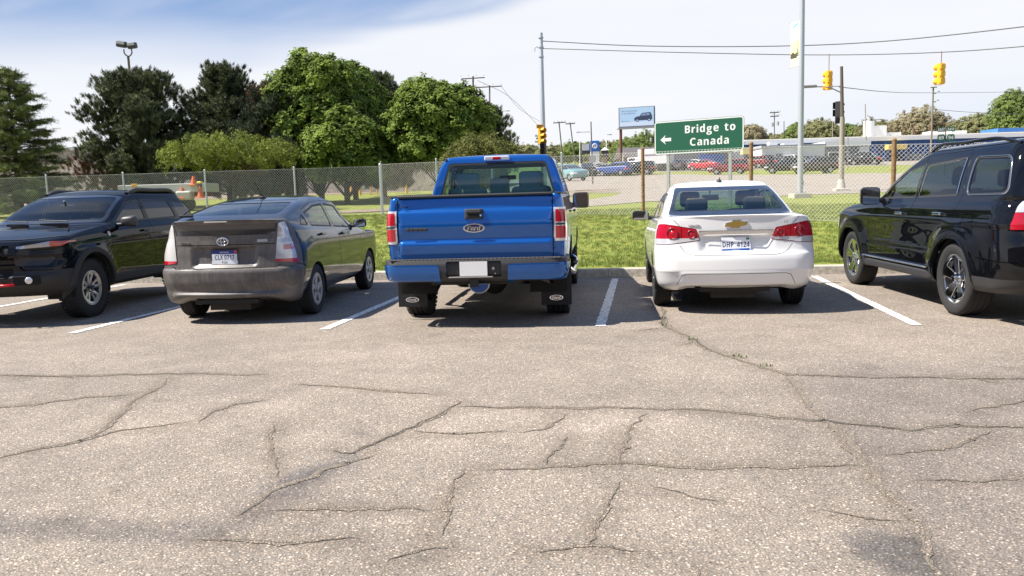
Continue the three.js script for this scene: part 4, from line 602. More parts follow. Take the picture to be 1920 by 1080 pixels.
// ---------- white saloon car, seen from behind ----------
const paintWhite = phys(0.78, 0.78, 0.77, 0.35, { clearcoat: 1, clearcoatRoughness: 0.04 });
function buildSedan(pos, yaw) {
  const T = thing('sedan', 'white four door sedan with red tail lamps parked nose towards the grass', 'car', pos, yaw);
  const shape = (p) => {
    const ax = Math.abs(p.x); if (p.a > -0.6) return;
    const inX = sstep(0.43, 0.33, ax), inY = sstep(0.685, 0.74, p.y) * sstep(0.925, 0.905, p.y); p.a += 0.035 * inX * inY;               // number plate recess
    const bx_ = sstep(0.66, 0.58, ax); p.a -= 0.012 * bx_ * sstep(0.5, 0.485, p.y) * sstep(0.30, 0.36, p.y);                              // diffuser panel
    p.y += 0.03 * sstep(0.36, 0.27, p.y) * sstep(0.66, 0.5, ax); p.a -= 0.016 * sstep(1.10, 1.128, p.y) * sstep(1.16, 1.13, p.y) * sstep(0.75, 0.6, ax);
  };
  const sh = new Shell(loft([
    { y: 0.27, r: -0.80, f: 3.42, w: 0.80, br: 0.10, bf: 0.2, cr: [0.24, 0.26], cf: [0.3, 0.35] }, { y: 0.33, r: -0.905, f: 3.52, w: 0.855 }, { y: 0.45, r: -0.95, w: 0.885, f: 3.58 }, { y: 0.485, r: -0.962, w: 0.89 }, { y: 0.51, r: -0.972, w: 0.894 }, { y: 0.62, r: -0.968, w: 0.9, f: 3.6 },
    { y: 0.685, r: -0.955, w: 0.9 }, { y: 0.72, r: -0.928, w: 0.9 }, { y: 0.80, r: -0.91, w: 0.895 }, { y: [[-1, 0.92], [1, 0.9], [2.4, 0.86], [3.5, 0.72]], r: -0.90, w: 0.886, f: 3.56 }, { y: [[-1, 1.02], [0.5, 0.985], [2.4, 0.93], [3.5, 0.78]], r: -0.90, w: 0.865, f: 3.45, arch: 0.01 },
    { y: [[-1, 1.105], [0, 1.06], [1, 1.02], [2.4, 0.97], [3.3, 0.84]], r: -0.90, w: [[-0.9, 0.79], [-0.3, 0.845], [2.4, 0.85], [3.3, 0.82]], f: 3.25, arch: 0.02, cr: [0.16, 0.2] },
    { y: [[-1, 1.125], [0, 1.085], [2.4, 1.0], [3.2, 0.9]], r: -0.82, w: [[-0.8, 0.76], [0, 0.825], [2.4, 0.83]], f: 2.95, arch: 0.02 },
    { y: [[-0.5, 1.135], [0.2, 1.10], [2.4, 1.03]], r: -0.43, f: 2.48, w: [[-0.45, 0.745], [0.1, 0.79], [2.3, 0.80]], br: 0.06, bf: 0.12, cr: [0.14, 0.2], cf: [0.2, 0.2], arch: 0.012 },
    { y: 1.26, r: -0.10, f: 2.06, w: [[-0.1, 0.685], [0.6, 0.73], [2, 0.725]], cr: [0.12, 0.2], arch: 0.008 }, { y: 1.38, r: 0.22, f: 1.72, w: [[0.2, 0.64], [0.8, 0.665], [1.7, 0.65]] }, { y: 1.445, r: 0.46, f: 1.48, w: [[0.4, 0.60], [0.9, 0.615], [1.5, 0.60]] }, { y: 1.482, r: 0.62, f: 1.32, w: 0.555, arch: 0.004 }, { y: 1.50, r: 0.78, f: 1.16, w: 0.42, arch: 0.01 }, { y: 1.505, r: 0.95, f: 1.0, w: 0.08, arch: 0.012 }], { step: 0.02, sculpt: shape }));
  // tail lamps: outer half on the wing, inner half on the boot lid
  for (const s of [1, -1]) {
    const o0 = [[0.385, 0.852], [0.79, 0.80], [1.0, 0.81], [1.0, 1.01], [0.80, 1.05], [0.435, 0.985]], rr = [0.01, 0.05, 0, 0, 0.05, 0.02], o = rounded(o0, rr, 3).map(([x, y]) => [s * x, y]), oi = rounded(inset(o0, 0.008), rr, 3).map(([x, y]) => [s * x, y]);
    const all = sh.take(rearCut(o, -0.665));
    const lamp = part('tail_lamp', T), [core, rim] = split(all, rearCut(oi, -0.57)); mesh('lamp_seal', soupGeo(rim), M.redDeep, lamp);
    const [lower, upper] = split(core, [[s * 0.02, 1, 0, 0.882 + 0.01]]);
    let up = shift(upper, 0.006); const [inn, outr] = split(up, [[s, 0, 0, 0.596]]); mesh('red_lens', soupGeo(inn), M.red, lamp); mesh('red_lens', soupGeo(split(outr, [[-s, 0, 0, -0.604]])[0]), M.red, lamp);
    mesh('clear_lens', soupGeo(shift(lower, 0.005)), M.clear, lamp); mesh('lamp_divider', soupGeo(split(all, [[s, 0, 0, 0.604], [-s, 0, 0, -0.596]])[0]), M.redDeep, lamp);
    for (const [x, y, r] of [[0.70, 0.935, 0.062], [0.49, 0.925, 0.045]]) { const h = sh.rear(s * x, y); mesh('bulb_ring', onto(new THREE.TorusGeometry(r, 0.006, 8, 28), h, 0.008), M.redDeep, lamp); mesh('bulb_dome', onto(new THREE.SphereGeometry(r * 0.8, 20, 10, 0, 6.3, 0, 0.6).rotateX(Math.PI / 2).translate(0, 0, -r * 0.62), h, 0.002), M.red, lamp); }
  }
  const bar = sh.take(rearCut([[-0.41, 0.918], [0.41, 0.918], [0.41, 0.962], [-0.41, 0.962]], -0.6)); mesh('chrome_strip', soupGeo(shift(bar, 0.014)), std(0.70, 0.72, 0.75, 0.14, 1), T);
  const h = sh.rear(0, 0.8); const pl = plate(T, { p: h.p, n: [0, 0.06, 1] }, 0.33, 0.165, plateTex((c, w, H) => {
    c.fillStyle = '#eef1f4'; c.fillRect(0, 0, w, H); c.fillStyle = '#2e62b8'; c.beginPath(); c.moveTo(20, 210); c.lineTo(492, 196); c.lineTo(492, 240); c.lineTo(20, 240); c.fill(); c.fillStyle = '#1b2f66'; c.font = 'bold 118px sans-serif'; c.textAlign = 'center'; c.save(); c.translate(w / 2, 178); c.scale(0.84, 1.12); c.fillText('DHP  4124', 0, 0); c.restore();
    c.fillStyle = '#1d7a4c'; c.fillRect(430, 12, 56, 36); c.fillStyle = '#5f6fa0'; c.font = '26px sans-serif'; c.fillText('16', 240, 40); c.fillStyle = '#dfe8f6'; c.font = 'bold 20px sans-serif'; c.fillText('michigan.gov', 256, 230); c.strokeStyle = '#8b93a5'; c.lineWidth = 5; c.strokeRect(3, 3, w - 6, H - 6);
  }), 0.012);
  // badges
  const gold = std(0.62, 0.42, 0.12, 0.3, 0.9), bow = [[-0.105, -0.022], [-0.04, -0.022], [-0.035, -0.036], [0.045, -0.036], [0.05, -0.022], [0.105, -0.022 + 0.01], [0.105, 0.022], [0.04, 0.022], [0.035, 0.036], [-0.045, 0.036], [-0.05, 0.022], [-0.105, 0.012]];
  const bh = { ...sh.rear(0, 1.03), n: [0, 0.05, 1] }, bd = mesh('bow_badge', onto(extr(bow.map(([x, y]) => [x + y * 0.35, y]), 0.008, 0.003), bh, 0.004), gold, T); mesh('badge_edge', onto(extr(bow.map(([x, y]) => [(x + y * 0.35) * 1.1, y * 1.2]), 0.004, 0.002), bh, 0.003), M.chrome, bd);
  mesh('model_lettering', onto(text('CRUZE', 0.024, 0.005, fontBold, 1.25), sh.rear(-0.46, 1.022), 0.003), M.silver, T); mesh('trim_lettering', onto(text('LT', 0.026, 0.005, fontBold, 1.2), sh.rear(0.55, 1.045), 0.003), M.silver, T);
  finishCar(T, sh, {
    paint: paintWhite, wb: 2.685, arch: [0.355, 0.335], track: 0.785, glass: M.tint, floorY: 0.28, liningY: 1.13, lining: std(0.3, 0.3, 0.29, 0.95),
    rearWin: [[-0.715, 1.128], [0.715, 1.128], [0.585, 1.435], [-0.585, 1.435]], rearWinA: 0.62, rearWinR: 0.03, rearBand: 0.045, rearGlass: pane(0.36, 0.50, 0.49),
    screen: [[-0.74, 1.06], [0.74, 1.06], [0.60, 1.43], [-0.60, 1.43]], screenA: 1.45, screenGlass: pane(0.72, 0.82, 0.78),
    doors: [{ polys: [[[0.30, 0.40], [1.12, 0.36], [1.12, 1.415], [0.42, 1.395], [0.12, 1.12]]], wins: [{ p: [[0.16, 1.09], [1.08, 1.055], [1.08, 1.385], [0.50, 1.365]] }], handle: [0.40, 0.93] },
      { polys: [[[1.13, 0.36], [2.18, 0.36], [2.26, 0.72], [2.26, 1.03], [1.66, 1.40], [1.13, 1.42]]], wins: [{ p: [[1.15, 1.055], [2.16, 1.03], [1.62, 1.36], [1.15, 1.385]] }], handle: [1.36, 0.90] }],
    joints: [['rear', [[[-0.62, 0.80], [-0.575, 0.735], [-0.52, 0.70], [-0.44, 0.685], [0.44, 0.685], [0.52, 0.70], [0.575, 0.735], [0.62, 0.80]], [[-0.62, 1.02], [-0.70, 1.10]], [[0.62, 1.02], [0.70, 1.10]], [[-0.66, 0.34], [-0.60, 0.455], [-0.54, 0.475], [0.54, 0.475], [0.60, 0.455], [0.66, 0.34]]], 0, -0.55], ['top', [[[-0.70, -0.80], [-0.735, -0.42]], [[0.70, -0.80], [0.735, -0.42]]], 0, 1.0], ['top', [[[-0.585, 0.5], [-0.60, 1.4]], [[0.585, 0.5], [0.60, 1.4]]], 0, 1.3]],
    jointW: 0.006, mirror: [0.86, 1.075, 1.92], mirrorOpt: { w: 0.24, h: 0.15, d: 0.11, mat: M.black }, wheel: { R: 0.33, w: 0.215, rim: 0.21, mat: M.alloy, style: { n: 5, hub: 0.3, out: 0.86, spokeIn: 0.26, spokeOut: 0.24, dish: 0.03, cone: true } },
    cabin: { w: 1.34, dashY: 1.02, dashA: 2.15, frontA: 1.05, rearA: 0.22, seatY: 0.62, tall: 0.54, rearUp: 0.0, shelf: [1.09, 0.62, -0.02], mirrorY: 1.30, mirrorA: 1.72, rearMat: std(0.05, 0.05, 0.052, 0.8) },
  });
  const an = part('roof_aerial', T); mesh('aerial_base', new THREE.SphereGeometry(0.04, 16, 8).scale(0.8, 0.7, 1.5).translate(0, 1.50, -0.68), M.trim, an); mesh('aerial_rod', rod([0, 1.51, -0.66], [0, 1.545, -0.60], 0.008, 0.006), M.trim, an);
  tailPipe(T, -0.42, 0.325, -0.84);
  stretch(T, 1.05, 1.07);
  return T;
}

// ---------- dusty dark grey hatchback, seen from behind and the right ----------
const paintGrey = phys(0.012, 0.014, 0.019, 0.35, { specularIntensity: 0.25, clearcoat: 1, clearcoatRoughness: 0.04 });
// road dust on the tail: grain, runs and blotches
const dustTex = dataTex(1024, (u, v) => {
  const g = vnoise(u * 512, v * 512, 5, 512) * 0.18 + vnoise(u * 128, v * 128, 6, 128) * 0.12, run = Math.pow(vnoise(u * 160, v * 5, 8, 0) * 0.6 + vnoise(u * 61, v * 3, 9, 0) * 0.4, 2.2), bl = fbm(u * 10, v * 10, 4, 12), k = clamp(0.20 + g * 0.8 + 0.42 * (bl - 0.42) + run * 0.26);
  return [lerp(0.17, 0.56, k), lerp(0.168, 0.525, k), lerp(0.175, 0.49, k)];
}, true);
const paintDusty = new THREE.MeshPhysicalMaterial({ map: dustTex, roughness: 0.48, clearcoat: 0.35, clearcoatRoughness: 0.35 });
function buildHatch(pos, yaw) {
  const T = thing('hatchback', 'dusty dark grey hatchback with pale tall tail lamps beside the blue pickup', 'car', pos, yaw);
  const shape = (p) => {
    const ax = Math.abs(p.x); if (p.a > -0.5) return;
    p.a += 0.04 * sstep(0.42, 0.34, ax) * sstep(0.68, 0.72, p.y) * sstep(0.925, 0.895, p.y);                                 // number plate recess
    p.a -= 0.022 * sstep(0.385, 0.36, p.y) * sstep(0.28, 0.33, p.y) * sstep(0.8, 0.6, ax);
    p.y -= 0.055 * sstep(0.40, 0.28, p.y) * sstep(0.5, 0.75, ax) ;
  };
  const sh = new Shell(loft([
    { y: 0.27, r: -0.66, f: 3.42, w: 0.78, br: 0.14, bf: 0.25, cr: [0.22, 0.3], cf: [0.35, 0.4] }, { y: 0.325, r: -0.83, w: 0.83, f: 3.52 }, { y: 0.37, r: -0.85, w: 0.845 }, { y: 0.40, r: -0.845, w: 0.85 }, { y: 0.52, r: -0.872, w: 0.866, f: 3.58 }, { y: 0.62, r: -0.872, w: 0.872 }, { y: 0.652, r: -0.86, w: 0.872, sharp: true },
    { y: 0.675, r: -0.815, w: 0.872, sharp: true }, { y: 0.80, r: -0.80, w: 0.868 }, { y: 0.93, r: -0.79, w: [[-0.8, 0.83], [0, 0.858], [3, 0.85]], f: 3.56 }, { y: [[-0.8, 1.03], [1, 0.97], [2.4, 0.9], [3.4, 0.76]], r: -0.785, w: [[-0.8, 0.78], [0, 0.842], [2.5, 0.845], [3.4, 0.8]], f: 3.46 },
    { y: [[-0.8, 1.12], [1, 1.02], [2.4, 0.955], [3.3, 0.82]], r: -0.785, w: [[-0.8, 0.735], [0, 0.815], [2.5, 0.82]], f: 3.25, cr: [0.14, 0.25] },
    { y: [[-0.8, 1.205], [0, 1.12], [1, 1.06], [2.5, 1.0], [3, 0.93]], r: -0.80, w: [[-0.8, 0.69], [0, 0.77], [1.2, 0.785], [2.5, 0.78]], f: 2.9, cr: [0.10, 0.2] },
    { y: [[-0.8, 1.228], [0, 1.16], [1, 1.10], [2.5, 1.03]], r: -0.825, w: [[-0.8, 0.675], [0, 0.755], [1.2, 0.765], [2.5, 0.76]], f: 2.6, sharp: true, arch: 0.008, bf: 0.12, cf: [0.2, 0.25] },
    { y: [[-0.8, 1.245], [0, 1.20], [1, 1.16], [2.5, 1.06]], r: -0.76, w: [[-0.8, 0.655], [0, 0.735], [1.2, 0.745], [2.5, 0.74]], f: 2.48, arch: 0.01 },
    { y: [[-0.5, 1.30], [0, 1.28], [1, 1.26], [2.2, 1.18]], r: -0.50, w: [[-0.5, 0.635], [0.2, 0.685], [1.2, 0.70], [2.2, 0.68]], f: 2.16, arch: 0.012 },
    { y: 1.375, r: -0.06, w: [[-0.1, 0.60], [0.5, 0.635], [1.5, 0.64]], f: 1.86, arch: 0.012, cr: [0.15, 0.3] }, { y: 1.435, r: 0.34, w: [[0.2, 0.57], [1.4, 0.59]], f: 1.62, arch: 0.01, cr: [0.2, 0.4] }, { y: 1.47, r: 0.66, w: 0.52, f: 1.42, arch: 0.008 }, { y: 1.485, r: 0.95, w: 0.38, f: 1.22, arch: 0.01 }, { y: 1.49, r: 1.05, w: 0.07, f: 1.12, arch: 0.01 }], { step: 0.02, sculpt: shape }));
  for (const s of [1, -1]) { // tall lamps that wrap the corner
    const o = rounded([[0.60, 0.735], [0.64, 1.19], [0.72, 1.20], [1.0, 0.98], [1.0, 0.72], [0.80, 0.715]], [0.02, 0.03, 0.05, 0, 0, 0.02], 3).map(([x, y]) => [s * x, y]);
    const all = sh.take(rearCut(o, -0.61)), lamp = part('tail_lamp', T);
    const [low, hi] = split(all, [[0, 1, 0, 0.762]]); mesh('red_lens', soupGeo(shift(low, 0.008)), M.red, lamp); mesh('clear_lens', soupGeo(shift(hi, 0.008)), s < 0 ? phys(0.50, 0.49, 0.475, 0.3, { clearcoat: 1 }) : phys(0.50, 0.50, 0.52, 0.2, { clearcoat: 1, metalness: 0.4 }), lamp);
    const [rl] = split(hi, rearCut([[s * 0.69, 0.87], [s * 0.9, 0.87], [s * 0.9, 0.93], [s * 0.69, 0.93]], -0.4)); if (s > 0 && rl.length) mesh('stop_lens', soupGeo(shift(rl, 0.01)), phys(0.40, 0.16, 0.16, 0.2, { clearcoat: 1 }), lamp);
    if (s > 0) for (let i = 0; i < 6; i++) { const [q] = split(hi, rearCut([[0.70 + i * 0.018, 0.97], [0.708 + i * 0.018, 0.97], [0.708 + i * 0.018, 1.12 - i * 0.012], [0.70 + i * 0.018, 1.12 - i * 0.012]], -0.4)); if (q.length) mesh('led_row', soupGeo(shift(q, 0.011)), M.silver, lamp); }
  }
  const up = [[-0.60, 1.055], [0.60, 1.055], [0.635, 1.185], [-0.635, 1.185]], lw = sh.take(rearCut(rounded(up, 0.02), -0.6)); mesh('lower_rear_window', soupGeo(shift(lw, -0.006)), phys(0.03, 0.03, 0.032, 0.16, { clearcoat: 1, clearcoatRoughness: 0.1 }), T);
  const sp = { p: [-0.06, 1.222, 0.822], n: [0, 0, 1] }; mesh('high_brake_lamp', rbx(0.28, 0.018, 0.02, 0.006, -0.06, 1.215, 0.816), std(0.35, 0.33, 0.31, 0.4), T);
  const h = sh.rear(0, 0.80); plate(T, { p: h.p, n: [0, 0.03, 1] }, 0.325, 0.175, plateTex((c, w, H) => {
    c.fillStyle = '#2a2d33'; c.fillRect(0, 0, w, H); c.fillStyle = '#20357c'; c.fillRect(16, 14, w - 32, 60); c.fillStyle = '#d5d8dc'; c.fillRect(16, 74, w - 32, 118); c.fillStyle = '#c93b3b'; c.fillRect(440, 14, 56, 42); c.fillStyle = '#c8cddb'; c.font = 'bold 34px sans-serif'; c.textAlign = 'center'; c.fillText('MICHIGAN', 256, 58);
    c.fillStyle = '#23356b'; c.font = 'bold 104px sans-serif'; c.save(); c.translate(256, 172); c.scale(0.86, 1.08); c.fillText('CLX 0717', 0, 0); c.restore(); c.fillStyle = '#e9ebee'; c.fillRect(8, 192, w - 16, 60); c.fillStyle = '#23252a'; c.font = 'bold 58px sans-serif'; c.fillText('FOX', 256, 243);
  }), 0.012);
  // ringed emblem, name letters, small right badge
  const em = part('emblem', T), eh = { ...sh.rear(0, 0.985), n: [0, 0.03, 1] }, el = (rx, ry, r) => onto(new THREE.TorusGeometry(1, 0.16, 8, 40).scale(rx, ry, 0.05 * r), eh, 0.012);
  mesh('emblem_ring', onto(new THREE.TubeGeometry(new THREE.EllipseCurve(0, 0, 0.068, 0.046).getPoints ? new THREE.CatmullRomCurve3(new THREE.EllipseCurve(0, 0, 0.068, 0.046).getPoints(36).slice(0, 36).map((p) => V3(p.x, p.y, 0)), true) : null, 60, 0.0065, 8, true), eh, 0.012), M.chrome, em);
  const ell = (cx, cy, rx, ry) => onto(new THREE.TubeGeometry(new THREE.CatmullRomCurve3(new THREE.EllipseCurve(cx, cy, rx, ry).getPoints(30).slice(0, 30).map((p) => V3(p.x, p.y, 0)), true), 50, 0.005, 6, true), eh, 0.013);
  mesh('emblem_oval', ell(0, 0.016, 0.054, 0.020), M.chrome, em); mesh('emblem_oval', ell(0, 0.0, 0.021, 0.042), M.chrome, em);
  mesh('model_lettering', onto(text('PRIUS', 0.024, 0.005, fontBold, 1.5), sh.rear(-0.47, 0.965), 0.004), M.chrome, T); mesh('hybrid_badge', onto(rbx(0.12, 0.034, 0.008, 0.004), sh.rear(0.46, 0.985), 0.004), M.silver, T);
  const ex = part('exhaust', T); tailPipe(ex, 0.30, 0.30, -0.78, 0.042);
  finishCar(T, sh, {
    paint: paintGrey, wb: 2.70, arch: [0.345, 0.325], track: 0.765, glass: M.tint, floorY: 0.27, liningY: 1.24, lining: std(0.16, 0.16, 0.155, 0.95), dusty: { planes: [[0, 0, -1, -0.52], [0, 1, 0, 1.236]], mat: paintDusty },
    rearWin: [[-0.615, 1.262], [0.615, 1.262], [0.53, 1.435], [-0.53, 1.435]], rearWinA: 0.5, rearWinR: 0.05, rearBand: 0.025, rearGlass: pane(0.16, 0.19, 0.20),
    screen: [[-0.70, 1.06], [0.70, 1.06], [0.56, 1.44], [-0.56, 1.44]], screenA: 1.5,
    doors: [{ polys: [[[0.28, 0.36], [1.06, 0.33], [1.06, 1.42], [0.55, 1.40], [0.10, 1.32], [0.06, 1.10]]], wins: [{ p: [[0.13, 1.115], [1.02, 1.07], [1.02, 1.385], [0.58, 1.365], [0.13, 1.29]], glass: pane(0.30, 0.36, 0.36) }], handle: [0.34, 1.0] },
      { polys: [[[1.07, 0.33], [2.12, 0.33], [2.22, 0.70], [2.22, 1.0], [1.58, 1.40], [1.07, 1.42]]], wins: [{ p: [[1.09, 1.068], [2.02, 1.02], [1.56, 1.355], [1.09, 1.39]], glass: pane(0.45, 0.52, 0.5) }], handle: [1.30, 0.965] }],
    sideWins: [{ p: [[-0.26, 1.145], [0.03, 1.125], [0.03, 1.275], [-0.10, 1.24]], band: 0.012 }, { p: [[2.06, 1.03], [2.34, 1.02], [1.86, 1.235]], band: 0.012, glass: M.glass }],
    joints: [['rear', [[[-0.62, 0.67], [0.62, 0.67]], [[-0.66, 0.70], [-0.62, 0.67]], [[0.62, 0.67], [0.66, 0.70]], [[-0.60, 0.945], [0.60, 0.945]]], 0, -0.5], ['side', [[[-0.62, 0.70], [-0.40, 0.64]]], 1, 0.4]],
    mirror: [0.80, 1.085, 2.02], mirrorOpt: { w: 0.20, h: 0.14, d: 0.11, mat: paintGrey }, wheel: { R: 0.318, w: 0.195, rim: 0.20, mat: std(0.42, 0.42, 0.43, 0.42, 0.6), style: { n: 5, hub: 0.26, out: 0.84, spokeIn: 0.28, spokeOut: 0.34, dish: 0.02, cone: true, slot: [0.02, 0.045, 0.5, 0.8] } },
    cabin: { w: 1.26, dashY: 1.02, dashA: 2.2, frontA: 1.15, rearA: 0.3, seatY: 0.6, tall: 0.56, shelf: [1.16, 0.7, -0.25], mirrorY: 1.30, mirrorA: 1.85 },
  });
  const wp = part('rear_wiper', T), w0 = [-0.28, 1.30, 0.60]; mesh('wiper_arm', merge([rbx(0.16, 0.03, 0.045, 0.012, -0.50, 1.285, 0.63, 0, 0.35, 0), rod([-0.56, 1.29, 0.62], [-0.535, 1.36, 0.42], 0.012, 0.006)]), M.trim, wp);
  const an = part('roof_aerial', T); mesh('aerial_base', rbx(0.07, 0.03, 0.1, 0.014, 0, 1.472, -0.55), M.trim, an); mesh('aerial_rod', rod([0, 1.475, -0.53], [-0.03, 1.65, -0.36], 0.006, 0.004), M.trim, an);
  stretch(T, 1.23, 1.12);
  return T;
}

// ---------- black three-row sport utility, left side towards the picture ----------
const paintBlack = phys(0.0035, 0.004, 0.0055, 0.22, { specularIntensity: 0, clearcoat: 1, clearcoatRoughness: 0.015 });
function buildSuv(pos, yaw) {
  const T = thing('suv', 'glossy black long sport utility vehicle with chrome wheels right of the white sedan', 'car', pos, yaw);
  const shape = (p) => {
    const s = Math.sign(p.x), ax = Math.abs(p.x); if (ax < 0.6) return;
    for (const a of [0, 3.04]) { const d = Math.hypot(p.a - a, p.y - 0.40); if (p.y < 1.0) p.x += s * 0.03 * sstep(0.66, 0.50, d); }            // swollen arches
    if (p.a > 0.3 && p.a < 2.7) p.x -= s * 0.018 * sstep(0.62, 0.70, p.y) * sstep(0.98, 0.80, p.y) * sstep(0.3, 0.7, p.a) * sstep(2.7, 2.3, p.a);   // hollow door flanks
    p.x += s * 0.012 * sstep(0.96, 1.0, p.y) * sstep(1.05, 1.0, p.y);
  };
  const sh = new Shell(loft([
    { y: 0.32, r: -0.92, f: 3.80, w: 0.89, br: 0.10, bf: 0.2, cr: [0.2, 0.25], cf: [0.3, 0.35] }, { y: 0.40, r: -1.05, w: 0.935, f: 3.92 }, { y: 0.56, r: -1.085, w: 0.957 }, { y: 0.75, r: -1.07, w: 0.963, f: 3.98 }, { y: 0.93, r: -1.045, w: 0.958 }, { y: [[-1, 1.06], [2.2, 1.04], [3.8, 0.99]], r: -1.03, w: 0.95, f: 3.95 },
    { y: [[-1, 1.15], [2.2, 1.12], [3.8, 1.05]], r: -1.02, w: 0.93, f: 3.88 }, { y: [[-1, 1.20], [2.2, 1.17], [3.6, 1.10]], r: -1.01, w: 0.90, f: 3.6 }, { y: [[-1, 1.25], [2.2, 1.215], [2.5, 1.21]], r: -1.0, f: 2.55, w: 0.88, bf: 0.15, cf: [0.2, 0.25], cr: [0.14, 0.16] },
    { y: [[-1, 1.42], [2, 1.40]], r: -0.96, f: 2.16, w: 0.832 }, { y: 1.56, r: -0.92, f: 1.80, w: 0.778 }, { y: 1.655, r: -0.88, f: 1.52, w: 0.735 }, { y: 1.705, r: -0.84, f: 1.34, w: 0.69 }, { y: 1.735, r: -0.75, f: 1.15, w: 0.61, arch: 0.005 }, { y: 1.75, r: -0.4, f: 0.8, w: 0.4, arch: 0.012 }, { y: 1.755, r: 0.1, f: 0.3, w: 0.08, arch: 0.016 }], { step: 0.022, sculpt: shape }));
  for (const s of [1, -1]) { // rear corner lamps: clear above, red below
    const o = rounded([[0.62, 0.955], [1.1, 0.955], [1.1, 1.195], [0.62, 1.195]], 0.03, 3).map(([x, y]) => [s * x, y]), all = sh.take(rearCut(o, -0.93)), lamp = part('tail_lamp', T);
    const [low, hi] = split(all, [[0, 1, 0, 1.105]]); mesh('red_lens', soupGeo(shift(low, 0.01)), M.red, lamp); mesh('clear_lens', soupGeo(shift(hi, 0.012)), M.clear, lamp);
    const hl = rounded([[0.60, 0.80], [1.05, 0.82], [1.05, 0.98], [0.60, 0.93]], 0.02, 2).map(([x, y]) => [s * x, y]); mesh('headlamp', soupGeo(shift(sh.take(frontCut(hl, 3.55)), 0.006)), M.clear, T);
  }
  finishCar(T, sh, {
    paint: paintBlack, wb: 3.04, arch: [0.435, 0.395], track: 0.82, glass: pane(0.13, 0.17, 0.19), floorY: 0.36, liningY: 1.24, lining: std(0.10, 0.10, 0.10, 0.95), handleMat: M.chrome,
    rearWin: [[-0.76, 1.22], [0.76, 1.22], [0.66, 1.62], [-0.66, 1.62]], rearWinA: -0.75, screen: [[-0.80, 1.24], [0.80, 1.24], [0.66, 1.66], [-0.66, 1.66]], screenA: 1.55,
    doors: [{ polys: [[[0.20, 0.50], [1.10, 0.50], [1.10, 1.66], [0.10, 1.68], [-0.02, 1.24], [0.05, 0.95]]], wins: [{ p: [[0.12, 1.245], [1.06, 1.225], [1.04, 1.57], [0.14, 1.615]], band: 0.02, glass: pane(0.10, 0.13, 0.15) }], handle: [0.36, 1.07] },
      { polys: [[[1.11, 0.50], [2.30, 0.50], [2.36, 0.90], [2.36, 1.20], [1.66, 1.60], [1.11, 1.66]]], wins: [{ p: [[1.14, 1.225], [2.20, 1.21], [1.66, 1.50], [1.12, 1.575]], band: 0.02, glass: pane(0.40, 0.50, 0.50) }], handle: [1.38, 1.055] }],
    sideWins: [{ p: [[-0.86, 1.26], [-0.09, 1.25], [-0.05, 1.605], [-0.74, 1.59]], r: 0.08, band: 0.016, glass: pane(0.09, 0.12, 0.14) }],
    cladY: [[[0, 0.9, 0, 0.9 * 0.475], [0, 0, 1, 0.56 + 10], [0, 0, -1, 20]]],
    joints: [['side', [[[-0.17, 0.90], [-0.38, 0.90], [-0.40, 1.08], [-0.19, 1.08], [-0.17, 0.90]], [[-0.52, 0.66], [-1.0, 0.64]], [[2.46, 0.62], [2.42, 1.0]]], -1, 0.5]],
    mirror: [0.92, 1.25, 2.08], mirrorOpt: { w: 0.25, h: 0.21, d: 0.13, mat: M.black, tall: true }, wheel: { R: 0.392, w: 0.265, rim: 0.262, mat: M.chrome, style: { n: 5, hub: 0.22, out: 0.88, spokeIn: 0.34, spokeOut: 0.46, dish: 0.04, cone: true } },
    cabin: { w: 1.5, dashY: 1.18, dashA: 2.25, frontA: 1.15, rearA: 0.15, seatY: 0.75, tall: 0.56, mirrorY: 1.48, mirrorA: 1.85, mat: std(0.05, 0.05, 0.052, 0.85) },
  });
  for (const s of [1, -1]) {
    for (const [a, t0, t1] of [[0, -0.15, Math.PI + 0.12], [3.04, -0.12, Math.PI + 0.15]]) mesh('arch_lip', flare(sh, a, 0.395, 0.435, s, 0.028, 0.012, t0, t1), paintBlack, T);
    const st = sh.along('side', [[0.50, 0.47], [2.50, 0.475]], s, 0.02, 0.12); mesh('chrome_sill_strip', tube(st, 0.013, 40, 6), M.chrome, T);
    mesh('sill_step', rbx(0.09, 0.10, 2.0, 0.03, s * 0.925, 0.385, -1.5), M.trim, T);
    const rl = part('roof_rail', T); const top = [[0.70, -0.72], [0.70, -0.3], [0.70, 0.4], [0.69, 1.0], [0.675, 1.3]].map(([x, a], i) => { const h = sh.top(s * x * 0.97, a); return [h.p[0], h.p[1] + (i === 0 || i === 4 ? 0.0 : 0.045), h.p[2]]; }); mesh('rail', tube(top, 0.016, 48, 8), paintBlack, rl);
    const cr = sh.along('side', [[0.11, 1.27], [0.13, 1.60]], s, 0.006, 0.06); mesh('window_chrome', tube(cr, 0.006, 16, 5), M.chrome, T);
    const q = sh.side(-0.46, 1.262, s);
    const ql = sh.along('side', rounded([[-0.86, 1.26], [-0.09, 1.25], [-0.05, 1.605], [-0.74, 1.59]], 0.08, 3), s, 0.004, 0.05); mesh('quarter_window_chrome', tube(ql, 0.005, 80, 5, true), M.chrome, T);
    for (let k = 0; k < 1; k++) { const pr = sh.along('side', [[0.85, 0.70], [1.5, 0.715], [2.2, 0.715]], s, 0.0, 0.1); mesh('door_moulding', tube(pr, 0.012, 40, 6), paintBlack, T); }
  }
  for (const x of [-0.55, 0.55]) tailPipe(T, x, 0.36, -1.0, 0.045);
  plate(T, sh.rear(0, 0.95), 0.31, 0.155, null, 0.01);
  stretch(T, 1.0, 1.13);
  return T;
}

